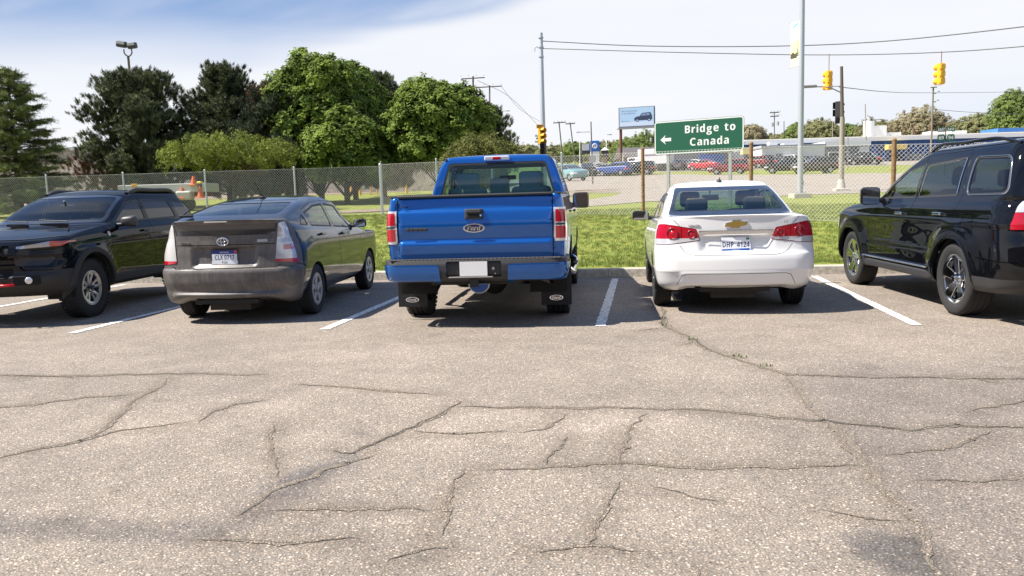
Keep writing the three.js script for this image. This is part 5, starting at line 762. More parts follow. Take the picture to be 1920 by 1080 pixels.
// ---------- black off-road sport utility that faces the camera ----------
const paintBlack2 = phys(0.0045, 0.005, 0.007, 0.25, { specularIntensity: 0, clearcoat: 0.65, clearcoatRoughness: 0.02 });
const cladding = std(0.028, 0.027, 0.026, 0.72);
function buildCrossover(pos, yaw) {
  const T = thing('crossover', 'black off road crossover backed into the bay, front and red tow hook facing out', 'car', pos, yaw);
  const shape = (p) => {
    const s = Math.sign(p.x), ax = Math.abs(p.x);
    if (p.a > 3.0) { const k = sstep(3.0, 3.5, p.a); p.a -= 0.10 * k * sstep(0.68, 0.90, p.y) * sstep(1.06, 0.92, p.y) * sstep(0.5, 0.6, ax); p.a -= 0.07 * k * sstep(0.62, 0.66, p.y) * sstep(0.88, 0.80, p.y); }
    if (ax > 0.6 && p.y < 0.95) for (const a of [0, 2.72]) { const d = Math.hypot(p.a - a, p.y - 0.40); p.x += s * 0.03 * sstep(0.66, 0.50, d); }
  };
  const sh = new Shell(loft([
    { y: 0.36, r: -0.78, f: 3.42, w: 0.85, br: 0.12, bf: 0.22, cr: [0.2, 0.25], cf: [0.28, 0.34] }, { y: 0.43, r: -0.90, w: 0.905, f: 3.55 }, { y: 0.58, r: -0.945, w: 0.925, f: 3.66 }, { y: 0.75, r: -0.94, w: 0.93, f: 3.67 }, { y: 0.90, r: -0.925, w: 0.93, f: 3.65 }, { y: [[-0.9, 1.03], [2, 1.02], [3.4, 1.0]], r: -0.92, w: 0.92, f: 3.60 },
    { y: [[-0.9, 1.13], [2, 1.10], [3.4, 1.05]], r: -0.90, w: 0.905, f: 3.52 }, { y: [[-0.9, 1.18], [2, 1.155], [3.3, 1.085]], r: -0.88, w: 0.875, f: 3.32 }, { y: [[-0.9, 1.21], [2, 1.19], [2.9, 1.15]], r: -0.87, w: 0.85, f: 2.75 }, { y: [[-0.9, 1.25], [2, 1.215]], r: -0.86, f: 2.32, w: 0.835, bf: 0.18, cf: [0.2, 0.25] },
    { y: [[-0.8, 1.42], [1.8, 1.40]], r: -0.76, f: 1.92, w: 0.775 }, { y: 1.55, r: -0.64, f: 1.58, w: 0.71 }, { y: 1.63, r: -0.54, f: 1.32, w: 0.665 }, { y: 1.67, r: -0.42, f: 1.14, w: 0.60 }, { y: 1.69, r: -0.15, f: 0.9, w: 0.42, arch: 0.008 }, { y: 1.695, r: 0.3, f: 0.45, w: 0.08, arch: 0.012 }], { step: 0.022, sculpt: shape }));
  for (const s of [1, -1]) {
    const slim = rounded([[0.50, 0.955], [0.90, 0.975], [0.93, 1.03], [0.80, 1.03], [0.50, 0.985]], 0.012, 2).map(([x, y]) => [s * x, y]), a1 = sh.take(frontCut(slim, 3.02)), dl = part('running_lamp', T);
    const [amb, clr] = split(a1, [[-s, 0, 0, -0.80]]); mesh('clear_lens', soupGeo(shift(clr, 0.005)), phys(0.35, 0.36, 0.4, 0.15, { clearcoat: 1, metalness: 0.5 }), dl); mesh('marker_lens', soupGeo(shift(amb, 0.005)), phys(0.45, 0.06, 0.03, 0.2, { clearcoat: 1 }), dl);
    const pod = rounded([[0.46, 0.75], [0.80, 0.75], [0.84, 0.84], [0.46, 0.845]], 0.03, 3).map(([x, y]) => [s * x, y]), a2 = sh.take(frontCut(pod, 3.05)), hl = part('headlamp', T); const [inn, rim] = split(a2, frontCut(inset(pod, 0.02), 3)); mesh('lamp_bezel', soupGeo(rim), M.trim, hl); mesh('lamp_lens', soupGeo(shift(inn, 0.006)), phys(0.22, 0.24, 0.28, 0.15, { clearcoat: 1, metalness: 0.1 }), hl);
    const fh = sh.front(s * 0.60, 0.575), fg = part('fog_lamp', T); mesh('fog_bezel', onto(rbx(0.30, 0.11, 0.02, 0.03), { p: fh.p, n: [s * 0.35, 0, -1] }, 0.004), M.gap, fg); mesh('fog_lens', onto(new THREE.SphereGeometry(0.042, 18, 10).scale(1, 1, 0.4), { p: [fh.p[0] + s * 0.03, fh.p[1], fh.p[2]], n: [s * 0.35, 0, -1] }, 0.014), M.clear, fg);
    const th = sh.front(s * 0.33, 0.53); const hk = mesh('tow_hook', tube([[0, 0, 0], [0.0, 0.0, -0.07], [s * 0.06, 0, -0.10], [s * 0.12, 0.0, -0.08], [s * 0.14, 0, 0]], 0.016, 24, 8).translate(th.p[0], th.p[1], th.p[2] - 0.0), std(0.55, 0.01, 0.02, 0.35), T);
  }
  for (let i = -3; i <= 3; i++) { const g = rounded([[i * 0.125 - 0.045, 0.85], [i * 0.125 + 0.045, 0.85], [i * 0.125 + 0.042, 1.0], [i * 0.125 - 0.042, 1.0]], 0.015, 2); mesh('grille_slot', soupGeo(shift(sh.take(frontCut(g, 3.2)), -0.02)), M.gap, T); }
  mesh('lower_intake', soupGeo(shift(sh.take(frontCut(rounded([[-0.42, 0.60], [0.42, 0.60], [0.44, 0.72], [-0.44, 0.72]], 0.03, 2), 3.2)), -0.02)), M.gap, T);
  mesh('nose_badge', onto(text('Jeep', 0.045, 0.006, fontBold, 1.1), { p: sh.front(0.0, 1.035).p, n: [0, 0.3, -1] }, 0.004), M.chrome, T);
  finishCar(T, sh, {
    paint: paintBlack2, wb: 2.72, arch: [0.44, 0.405], track: 0.80, glass: pane(0.02, 0.025, 0.03), floorY: 0.40, liningY: 1.24, lining: std(0.08, 0.08, 0.08, 0.95),
    rearWin: [[-0.70, 1.24], [0.70, 1.24], [0.60, 1.58], [-0.60, 1.58]], rearWinA: -0.5, screen: [[-0.78, 1.235], [0.78, 1.235], [0.63, 1.625], [-0.63, 1.625]], screenA: 1.30, screenGlass: pane(0.34, 0.44, 0.45),
    doors: [{ polys: [[[0.22, 0.48], [0.98, 0.48], [0.98, 1.60], [0.0, 1.58], [-0.08, 1.22], [0.0, 0.95]]], wins: [{ p: [[0.02, 1.245], [0.95, 1.23], [0.95, 1.545], [0.10, 1.535]] }], handle: [0.22, 1.09] },
      { polys: [[[0.99, 0.48], [2.02, 0.48], [2.10, 0.85], [2.10, 1.20], [1.45, 1.57], [0.99, 1.60]]], wins: [{ p: [[1.02, 1.23], [2.0, 1.215], [1.42, 1.51], [1.02, 1.545]] }], handle: [1.24, 1.08] }],
    sideWins: [{ p: [[-0.62, 1.27], [-0.06, 1.25], [0.02, 1.53], [-0.48, 1.50]], r: 0.04, band: 0.014 }],
    cladY: [[[0, 1, 0, 0.50]], [[0, 1, 0, 0.685], [0, 0, 1, -3.14]], [[0, 1, 0, 0.66], [0, 0, -1, -0.45]]], cladMat: cladding,
    joints: [['side', [[[2.20, 0.80], [2.16, 1.08], [2.3, 1.19]]], 1, 0.5], ['side', [[[2.20, 0.80], [2.16, 1.08], [2.3, 1.19]]], -1, 0.5], ['front', [[[-0.86, 1.085], [-0.5, 1.06], [0.5, 1.06], [0.86, 1.085]]], 0, 2.9]],
    mirror: [0.90, 1.23, 1.86], mirrorOpt: { w: 0.23, h: 0.17, d: 0.12, mat: std(0.06, 0.058, 0.056, 0.45) }, handleMat: paintBlack2, wheel: { R: 0.385, w: 0.245, rim: 0.222, mat: M.alloy, capMat: M.trim, blocks: 44, style: { n: 5, hub: 0.26, out: 0.86, spokeIn: 0.26, spokeOut: 0.52, dish: 0.04, cone: true, slot: [0.03, 0.15, 0.40, 0.80] } },
    cabin: { w: 1.42, dashY: 1.18, dashA: 1.98, frontA: 0.95, rearA: 0.05, seatY: 0.76, tall: 0.55, mirrorY: 1.45, mirrorA: 1.62 },
  });
  for (const s of [1, -1]) {
    for (const [a, t0, t1] of [[0, -0.28, Math.PI + 0.2], [2.72, -0.2, Math.PI + 0.28]]) mesh('wheel_arch_flare', flare(sh, a, 0.405, 0.44, s, 0.085, 0.03, t0, t1), cladding, T);
    mesh('sill_guard', rbx(0.07, 0.12, 1.7, 0.025, s * 0.905, 0.46, -1.36), cladding, T);
    const rl = part('roof_rail', T), pts = [[0.64, -0.45, -0.01], [0.655, -0.25, 0.025], [0.665, 0.4, 0.035], [0.655, 0.9, 0.025], [0.64, 1.12, -0.01]].map(([x, a, u]) => { const h = sh.top(s * x * 0.96, a); return [h.p[0], h.p[1] + u, h.p[2]]; }); mesh('rail', tube(pts, 0.033, 48, 10), M.trim, rl);
    mesh('side_badge', onto(cyl(0.034, 0.034, 0.006, 20, 0, 0, 0, 'z'), sh.side(2.22, 1.075, s), 0.004), M.silver, T);
  }
  for (const x of [-0.35, 0.2]) { const w = part('windscreen_wiper', T); const b = sh.front(x, 1.24).p, e = sh.front(x + 0.42, 1.265).p; mesh('wiper_blade', rod([b[0], b[1] + 0.015, b[2] - 0.02], [e[0], e[1] + 0.02, e[2] - 0.02], 0.009, 0.006), M.trim, w); }
  return T;
}

buildPickup([-1.855, 0, -9.41], 3 * D2R);
buildSedan([1.015, 0, -10.1], 1.5 * D2R);
buildHatch([-4.96, 0, -9.42], 5.5 * D2R);
buildSuv([4.23, 0, -9.2], 5.3 * D2R);
buildCrossover([-8.4, 0, -11.9], 187 * D2R);

// ---------- lawn blades, trees and bushes ----------
{
  const r = rng(501), blades = []; for (let i = 0; i < 9; i++) { const h = 0.018 + 0.024 * r(), w = 0.006 + 0.004 * r(), g = new THREE.PlaneGeometry(w, h, 1, 2).translate(0, h / 2, 0), p = g.attributes.position; for (let k = 0; k < p.count; k++) { const t = p.getY(k) / h; p.setZ(k, p.getZ(k) + 0.02 * t * t); p.setX(k, p.getX(k) * (1 - 0.75 * t)); } blades.push(g.rotateY(r() * 6.28).translate((r() - 0.5) * 0.12, 0, (r() - 0.5) * 0.12)); }
  const N = 42000, im = new THREE.InstancedMesh(merge(blades), new THREE.MeshStandardMaterial({ color: 0xffffff, roughness: 0.8 }), N); im.name = 'lawn_grass'; im.userData = { kind: 'stuff', label: 'short green grass blades of the lawn', category: 'grass' }; im.castShadow = im.receiveShadow = true; scene.add(im);
  const m4 = new THREE.Matrix4(), q = new THREE.Quaternion(), c = new THREE.Color(); let n = 0;
  while (n < N) { const x = -17 + 34 * r(), t = r(), z = KERB_Z - 0.2 - 14 * t * (0.4 + 0.6 * t); if (aheadOf(x, z) > 29 || Math.abs(x) > 4 - z * 0.55) continue; const s = 0.7 + 0.8 * r(); q.setFromAxisAngle(V3(0, 1, 0), r() * 6.28); m4.compose(V3(x, groundY(x, z) - 0.005, z), q, V3(s, s * (0.7 + 0.6 * r()), s)); im.setMatrixAt(n, m4); const k = 0.35 * fbm(x * 0.8, z * 0.8, 3, 7) + 0.6 * r(); c.setRGB(lerp(0.12, 0.22, k), lerp(0.18, 0.27, k), lerp(0.025, 0.055, k)); if (r() < 0.05 + 0.22 * sstep(0.58, 0.75, fbm(x * 0.7 + 9, z * 0.7, 3, 17))) c.setRGB(0.30, 0.27, 0.10); im.setColorAt(n, c); n++; }
}
const bark = new THREE.MeshStandardMaterial({ map: dataTex(256, (u, v) => { const k = fbm(u * 30, v * 8, 4, 141); return [0.18 + 0.22 * k, 0.15 + 0.19 * k, 0.12 + 0.16 * k]; }, true), roughness: 0.95 });
const leafGeo = (() => { const r = rng(21), out = []; for (let i = 0; i < 22; i++) { const s = 0.055 + 0.035 * r(), g = new THREE.PlaneGeometry(s, s * 1.15, 1, 1); g.attributes.position.setZ(0, 0.02); g.rotateX(-Math.PI / 2 + (r() - 0.5) * 1.9).rotateY(r() * 6.28); const a = r() * 6.28, u = 2 * r() - 1, R = 0.20 * Math.cbrt(r()), w = Math.sqrt(1 - u * u); out.push(g.translate(R * w * Math.cos(a), R * u * 0.8, R * w * Math.sin(a))); } return merge(out); })();
const fineLeafGeo = (() => { const r = rng(23), out = []; for (let i = 0; i < 16; i++) { const s = 0.04 + 0.03 * r(), g = new THREE.PlaneGeometry(s * 0.7, s * 1.4); g.rotateX(-Math.PI / 2 + (r() - 0.5) * 2.2).rotateY(r() * 6.28); const a = r() * 6.28, u = 2 * r() - 1, R = 0.19 * Math.cbrt(r()), w = Math.sqrt(1 - u * u); out.push(g.translate(R * w * Math.cos(a), R * u * 0.7, R * w * Math.sin(a))); } out.push(rod([0, -0.16, 0], [0.05, 0.14, 0.04], 0.006, 0.003, 4)); return merge(out); })();
const needleGeo = (() => { const r = rng(25), out = []; for (let i = 0; i < 34; i++) { const L = 0.10 + 0.08 * r(), g = new THREE.PlaneGeometry(0.020, L).translate(0, L / 2, 0), p = g.attributes.position; for (let k = 0; k < 2; k++) p.setX(k, p.getX(k) * 0.3); g.rotateX(0.25 + 1.35 * r()).rotateY(r() * 6.28); out.push(g.translate((r() - 0.5) * 0.10, 0.10 * r() - 0.03, (r() - 0.5) * 0.10)); } out.push(rod([0, -0.1, 0], [0, 0.09, 0], 0.012, 0.006, 4)); return merge(out); })();
const sprayGeo = (() => { const r = rng(27), out = []; for (let i = 0; i < 46; i++) { const t = r(), L = 0.07 + 0.05 * r(), g = new THREE.PlaneGeometry(0.012, L).translate(0, L / 2, 0); g.rotateX(0.8 + 0.5 * r()).rotateY(r() * 6.28).rotateX(Math.PI / 2); const sd = (r() - 0.5) * 0.22 * (1 - t); out.push(g.translate(sd, -Math.abs(sd) * 0.3, 0.42 * t)); } out.push(rod([0, 0, 0], [0, 0, 0.42], 0.008, 0.004, 4)); return merge(out); })();
const leafMat = new THREE.MeshPhysicalMaterial({ color: 0xffffff, roughness: 0.9, transmission: 0.35, thickness: 0, specularIntensity: 0.3 }), needleMat = new THREE.MeshStandardMaterial({ color: 0xffffff, roughness: 0.9 });
function crown(parent, geo, m, list, name = 'crown') { const im = new THREE.InstancedMesh(geo, m, list.length); im.name = name; im.userData.kind = 'stuff'; im.castShadow = im.receiveShadow = true; list.forEach((l, i) => { im.setMatrixAt(i, l.m); im.setColorAt(i, l.c); }); parent.add(im); return im; }
const spot = (p, dir, s, r, spin = true) => { const q = new THREE.Quaternion().setFromUnitVectors(V3(0, 1, 0), dir.clone().normalize()); if (spin) q.multiply(new THREE.Quaternion().setFromAxisAngle(V3(0, 1, 0), r() * 6.28)); return new THREE.Matrix4().compose(p, q, V3(s, s, s)); };
// broadleaf: limbs carry rounded leaf masses
function broadleaf(name, label, group, base, h, w, o) {
  const r = rng(o.seed), T = thing(name, label, o.cat || 'tree', [base.x, base.y - 0.05, base.z], 0, group), list = [], br = [], c0 = o.clear * h, ry = (h - c0) / 2, cy = c0 + ry, mr = (o.mass || 0.17) * w, we = w - 1.5 * mr, re = Math.max(ry - 0.85 * mr, ry * 0.5);
  br.push(rod([0, 0, 0], [0.1 * (r() - 0.5), c0 + ry * 0.6, 0.1 * (r() - 0.5)], o.trunk, o.trunk * 0.5, 10));
  const masses = []; for (let i = 0; i < o.masses; i++) { const u = 1 - 1.75 * (i + 0.5) / o.masses, a = i * 2.399963 + r() * 0.7, ww = Math.sqrt(Math.max(0, 1 - u * u)), k = 0.72 + 0.26 * r(); masses.push([ww * Math.cos(a) * we / 2 * k * 1.12, cy + u * re * k * 1.12, ww * Math.sin(a) * we / 2 * k * 1.12, mr * (0.55 + 0.75 * r())]); }
  for (const [x, y, z, R] of masses) {
    if (r() < (o.limbs || 0.35)) br.push(rod([0, Math.max(c0 * 0.7, y - ry * 0.9), 0], [x * 0.8, y - R * 0.3, z * 0.8], o.trunk * 0.32, o.trunk * 0.08, 6));
    const hue = r() - 0.5; const n = Math.round(o.per * (R / (0.17 * w)) ** 2);
    for (let k = 0; k < n; k++) { const u = 2 * r() - 0.75, a = r() * 6.28, uu = clamp(u, -1, 1), ww = Math.sqrt(1 - uu * uu), q = R * (0.62 + 0.46 * r() + (r() < 0.06 ? 0.25 : 0)); const d = V3(ww * Math.cos(a), uu, ww * Math.sin(a)), p = V3(x + d.x * q, y + d.y * q * 0.8, z + d.z * q); const t = clamp(0.5 + 0.35 * hue + 0.5 * (r() - 0.5)); list.push({ m: spot(p, V3(d.x, d.y + 0.6, d.z), o.scale * (0.75 + 0.5 * r()), r), c: new THREE.Color().setRGB(lerp(o.c0[0], o.c1[0], t), lerp(o.c0[1], o.c1[1], t), lerp(o.c0[2], o.c1[2], t)) }); }
  }
  for (let k = 0; k < o.fill; k++) { const u = 2 * r() - 1, a = r() * 6.28, ww = Math.sqrt(1 - u * u), q = 0.7 * Math.cbrt(r()), t = r(); list.push({ m: spot(V3(ww * Math.cos(a) * w / 2 * q, cy + u * ry * q, ww * Math.sin(a) * w / 2 * q), V3(r() - 0.5, 1, r() - 0.5), o.scale * 1.2, r), c: new THREE.Color().setRGB(lerp(o.c0[0], o.c1[0], t), lerp(o.c0[1], o.c1[1], t), lerp(o.c0[2], o.c1[2], t)) }); }
  mesh('trunk', br, bark, T); crown(T, o.geo || leafGeo, leafMat, list); return T;
}
// conifer: whorls of limbs that carry needle tufts
function conifer(name, label, group, base, h, w, o) {
  const r = rng(o.seed), T = thing(name, label, 'tree', [base.x, base.y - 0.05, base.z], 0, group), list = [], br = [rod([0, 0, 0], [0, h * 0.93, 0], o.trunk, 0.03, 10)], up = V3(0, 1, 0);
  const n = o.branches; for (let i = 0; i < n; i++) {
    const t = (i + 0.5) / n, y0 = lerp(o.clear * h, h * 0.97, Math.pow(t, 0.9)), prof = o.spruce ? (Math.pow(1 - t, 0.85) * 1.02 + 0.03) * (r() < 0.3 ? 0.6 : 1) : Math.pow(Math.max(0, 1 - Math.pow(t, o.pow || 1.55)), 0.72) * (0.75 + 0.45 * r()) * (t < 0.14 ? 0.72 + 2 * t : 1), L = prof * w / 2 * (o.spruce ? 0.62 + 0.52 * r() : 0.82 + 0.34 * r()) + 0.12, a = i * 2.399963 + r() * 0.5, ca = Math.cos(a), sa = Math.sin(a);
    const rise = o.spruce ? (-0.30 + 0.42 * t + 0.3 * (r() - 0.5)) : (0.10 + 0.55 * t), tip = o.spruce ? 0.16 : 0.22, P = (s) => V3(ca * L * s, y0 + L * (rise * s + tip * s * s), sa * L * s);
    br.push(rod(P(0).toArray(), P(0.85).toArray(), 0.035 * (1 - 0.6 * t), 0.012, 5));
    const m = Math.ceil(L * o.per), brown = r() < (o.brown || 0);
    for (let k = 0; k < m; k++) {
      const s = o.spruce ? 0.15 + 0.85 * r() : Math.pow(r(), 0.55), spread = o.spruce ? 0.20 * L * (1.05 - s) + 0.04 : 0.24 + 0.10 * L * s, p = P(s); p.x += -sa * (r() - 0.5) * 2 * spread; p.z += ca * (r() - 0.5) * 2 * spread; p.y += o.spruce ? -0.10 * r() : (r() - 0.4) * 0.3;
      if (!o.spruce) { const kk = [0.35, 0.6, 0.82, 1.0][Math.floor(r() * 4)], R = 0.30 + 0.13 * L * kk, u = 2 * r() - 0.8, a2 = r() * 6.28, uu = clamp(u, -1, 1), ww = Math.sqrt(1 - uu * uu), q = R * (0.55 + 0.5 * r()); p.copy(P(kk)); p.x += ww * Math.cos(a2) * q; p.z += ww * Math.sin(a2) * q; p.y += uu * q * 0.75; }
      const tt = r(), col = brown ? new THREE.Color().setRGB(0.10 + 0.05 * tt, 0.06, 0.03) : new THREE.Color().setRGB(lerp(o.c0[0], o.c1[0], tt), lerp(o.c0[1], o.c1[1], tt), lerp(o.c0[2], o.c1[2], tt));
      if (o.spruce) { const side = (r() - 0.5) * 1.5, d = V3(ca - sa * side, 0.02 + 0.9 * (r() - 0.55), sa + ca * side).normalize(), q = new THREE.Quaternion().setFromUnitVectors(V3(0, 0, 1), d), sc = o.scale * (0.7 + 0.6 * r()); list.push({ m: new THREE.Matrix4().compose(p, q, V3(sc, sc, sc)), c: col }); }
      else list.push({ m: spot(p, V3(ca * 0.55, 1, sa * 0.55), o.scale * (0.75 + 0.6 * r()), r), c: col });
    }
  }
  mesh('trunk', br, bark, T); crown(T, o.spruce ? sprayGeo : needleGeo, needleMat, list); return T;
}
const sizeAt = (px, pyTop, ahead) => { const b = stand(px, ahead), t = survey(px, pyTop, ahead); return [b, t.y - b.y]; };
const PINE = { c0: [0.024, 0.036, 0.014], c1: [0.125, 0.145, 0.055], trunk: 0.17, branches: 78, per: 44, scale: 1.15, clear: 0.05 };
const MAPLE = { c0: [0.045, 0.085, 0.012], c1: [0.25, 0.34, 0.05], trunk: 0.17, masses: 96, per: 62, fill: 600, scale: 1.2, mass: 0.13, clear: 0.07, limbs: 0.3 };
function put(kind, px, pyTop, ahead, widthPx, name, label, o, group) { const [b, h] = sizeAt(px, pyTop, ahead), w = widthPx * ahead / FPX; return kind === 'c' ? conifer(name, label, group, b, o.spruce ? h : h * 0.93, o.spruce ? w : w * 0.93, o) : broadleaf(name, label, group, b, h, w, o); }
put('c', 38, 122, 36, 260, 'spruce_tree', 'dark spruce with spiky drooping boughs at the left edge', { spruce: true, c0: [0.05, 0.07, 0.02], c1: [0.19, 0.22, 0.055], trunk: 0.16, branches: 120, per: 30, scale: 0.85, clear: 0.05, seed: 601 });
put('c', 268, 122, 43, 205, 'pine_tree', 'dark broad pine behind the roof of the black crossover, nearest the spruce', { ...PINE, seed: 611, brown: 0.02 }, 'pines behind the fence');
put('c', 432, 108, 45, 165, 'pine_tree', 'tall dark pine with a pointed top above the grey hatchback', { ...PINE, seed: 612 }, 'pines behind the fence');
put('c', 522, 146, 41.5, 150, 'pine_tree', 'dull pine with brown dead boughs left of the tallest maple', { ...PINE, seed: 613, brown: 0.14, c0: [0.022, 0.034, 0.014], c1: [0.05, 0.066, 0.028] }, 'pines behind the fence');
put('c', 722, 124, 50, 130, 'pine_tree', 'dark pine standing between the two bright maples', { ...PINE, seed: 614 }, 'pines behind the fence');
put('c', 908, 186, 50, 120, 'pine_tree', 'small dark pine at the right edge of the round maple', { ...PINE, seed: 615, branches: 60 }, 'pines behind the fence');
put('b', 604, 104, 43, 215, 'maple_tree', 'tallest bright green maple in the middle of the tree group', { ...MAPLE, seed: 621, masses: 120 }, 'maples behind the fence');
put('b', 668, 118, 47, 140, 'maple_tree', 'narrow maple rising right behind the tallest maple', { ...MAPLE, seed: 623 }, 'maples behind the fence');
put('b', 652, 205, 40.5, 165, 'maple_tree', 'low bushy maple in front of the tallest maple', { ...MAPLE, seed: 624, clear: 0.1, masses: 80 }, 'maples behind the fence');
put('b', 832, 146, 42, 205, 'maple_tree', 'round bright green maple behind the cab of the blue pickup', { ...MAPLE, seed: 622, clear: 0.12 }, 'maples behind the fence');
const CRAB = { geo: fineLeafGeo, c0: [0.08, 0.11, 0.016], c1: [0.26, 0.30, 0.05], trunk: 0.09, masses: 110, per: 24, fill: 260, scale: 1.1, limbs: 0.9, mass: 0.085, flat: true };
put('b', 440, 246, 34, 250, 'crabapple_tree', 'low spreading yellow green crabapple above the roof of the grey hatchback', { ...CRAB, clear: 0.42, seed: 631 }, 'crabapples by the fence');
put('b', 902, 248, 35, 150, 'crabapple_tree', 'olive green crabapple showing just above the roof of the blue pickup', { ...CRAB, clear: 0.3, seed: 632, c0: [0.09, 0.105, 0.025], c1: [0.21, 0.22, 0.06] }, 'crabapples by the fence');
// woods and single trees far across the street
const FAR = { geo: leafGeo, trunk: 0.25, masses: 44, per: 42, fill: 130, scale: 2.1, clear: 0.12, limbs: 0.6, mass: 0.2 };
const hazedTones = { green: [[0.13, 0.19, 0.05], [0.26, 0.33, 0.09]], olive: [[0.21, 0.22, 0.10], [0.34, 0.34, 0.16]], brown: [[0.29, 0.26, 0.16], [0.43, 0.38, 0.23]] };  // leaf colours lightened to stand in for distance haze
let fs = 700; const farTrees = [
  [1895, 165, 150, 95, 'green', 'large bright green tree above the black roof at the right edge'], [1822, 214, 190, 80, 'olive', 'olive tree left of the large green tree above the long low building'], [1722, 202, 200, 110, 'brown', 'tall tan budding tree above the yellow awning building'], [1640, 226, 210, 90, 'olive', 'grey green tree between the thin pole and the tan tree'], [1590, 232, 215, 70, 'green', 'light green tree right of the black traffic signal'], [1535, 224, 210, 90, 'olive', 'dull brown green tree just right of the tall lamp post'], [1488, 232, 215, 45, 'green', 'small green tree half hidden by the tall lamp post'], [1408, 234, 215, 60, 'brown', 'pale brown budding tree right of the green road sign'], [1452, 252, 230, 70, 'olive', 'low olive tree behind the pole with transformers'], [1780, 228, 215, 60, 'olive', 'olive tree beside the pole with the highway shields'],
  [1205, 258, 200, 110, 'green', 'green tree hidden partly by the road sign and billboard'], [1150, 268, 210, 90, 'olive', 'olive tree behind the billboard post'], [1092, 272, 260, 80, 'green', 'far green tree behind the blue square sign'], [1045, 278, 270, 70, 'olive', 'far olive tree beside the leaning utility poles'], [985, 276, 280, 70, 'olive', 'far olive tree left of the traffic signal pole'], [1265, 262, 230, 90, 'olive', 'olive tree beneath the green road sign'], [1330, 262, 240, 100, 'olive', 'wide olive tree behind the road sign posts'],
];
for (const [px, top, ahead, w, tone, label] of farTrees) put('b', px, top, ahead, w, 'far_tree', label, { ...FAR, seed: fs++, c0: hazedTones[tone][0], c1: hazedTones[tone][1], scale: 2.1 * ahead / 200 }, 'trees across the street');

// ---------- chain link fence ----------
const galv = std(0.45, 0.47, 0.48, 0.45, 0.6), rusty = new THREE.MeshStandardMaterial({ map: dataTex(128, (u, v) => { const k = fbm(u * 12, v * 30, 4, 151); return [0.42 + 0.2 * k, 0.33 + 0.15 * k, 0.22 + 0.12 * k]; }, true), roughness: 0.85 }), wireMat = std(0.50, 0.51, 0.50, 0.5, 0.4), wireMatPale = std(0.62, 0.60, 0.55, 0.6, 0.2);
function fence(label, posts, h, postMat, wm, rad, cap) {
  const base = stand(...posts[0]), T = thing('chain_link_fence', label, 'fence', [base.x, base.y, base.z]);
  const P = posts.map(([px, ah]) => stand(px, ah).sub(base)), geo = [], R = 0.0036;
  P.forEach((p, i) => { const g = [rod([p.x, p.y - 0.2, p.z], [p.x, p.y + h + (cap || 0.05), p.z], rad[i] || rad[0], rad[i] || rad[0], 12), new THREE.SphereGeometry((rad[i] || rad[0]) * 1.12, 12, 6).translate(p.x, p.y + h + (cap || 0.05), p.z)]; if ((rad[i] || 0) > 0.04) for (let k = 0; k < 5; k++) g.push(cyl(rad[i] + 0.008, rad[i] + 0.008, 0.025, 12, p.x, p.y + 0.2 + k * h / 5.2, p.z)); mesh('post', g, postMat.isMaterial ? postMat : postMat(i), T); });
  const dir = V3(), A = V3(), B = V3(); const wire = (a, b, r = R) => { geo.push(rod(a.toArray(), b.toArray(), r, r, 3)); };
  for (let i = 0; i + 1 < P.length; i++) {
    const a = P[i], b = P[i + 1], L = a.distanceTo(b), s = 0.098, H = h - 0.03, at = (u, v) => V3(lerp(a.x, b.x, u / L), lerp(a.y, b.y, u / L) + 0.03 + v, lerp(a.z, b.z, u / L));
    for (let u0 = -H; u0 < L; u0 += s) { let u1 = u0, u2 = u0 + H, v1 = 0, v2 = H; if (u1 < 0) { v1 = -u1; u1 = 0; } if (u2 > L) { v2 = H - (u2 - L); u2 = L; } if (v2 > v1 + 0.01) { const n1 = V3(0.003, 0, 0.003); wire(at(u1, v1).add(n1), at(u2, v2).add(n1)); wire(at(L - u1, v1), at(L - u2, v2)); } }
    wire(at(0, H), at(L, H), 0.003); wire(at(0, 0), at(L, 0), 0.003);
  }
  const m = mesh('wire_mesh', geo, wm, T); m.userData.kind = 'stuff'; return T;
}
fence('grey chain link fence with galvanised posts behind the crossover and hatchback', [[-60, 32.2], [91, 31.3], [235, 30.4], [388, 29.6], [555, 29], [716, 28.5]], 1.74, galv, wireMat, [0.035, 0.035, 0.035, 0.035, 0.035, 0.055]);
fence('chain link fence with rusty brown posts in front of the green road sign', [[717, 28.45], [821, 27.2], [925, 26], [1055, 24.5], [1206, 22.8], [1408, 20.4], [1674, 17.7], [2000, 15.4], [2300, 14.2]], 1.80, (i) => (i < 4 ? galv : rusty), wireMatPale, [0.02, 0.035, 0.035, 0.035, 0.048, 0.05, 0.05, 0.05, 0.05], 0.09);

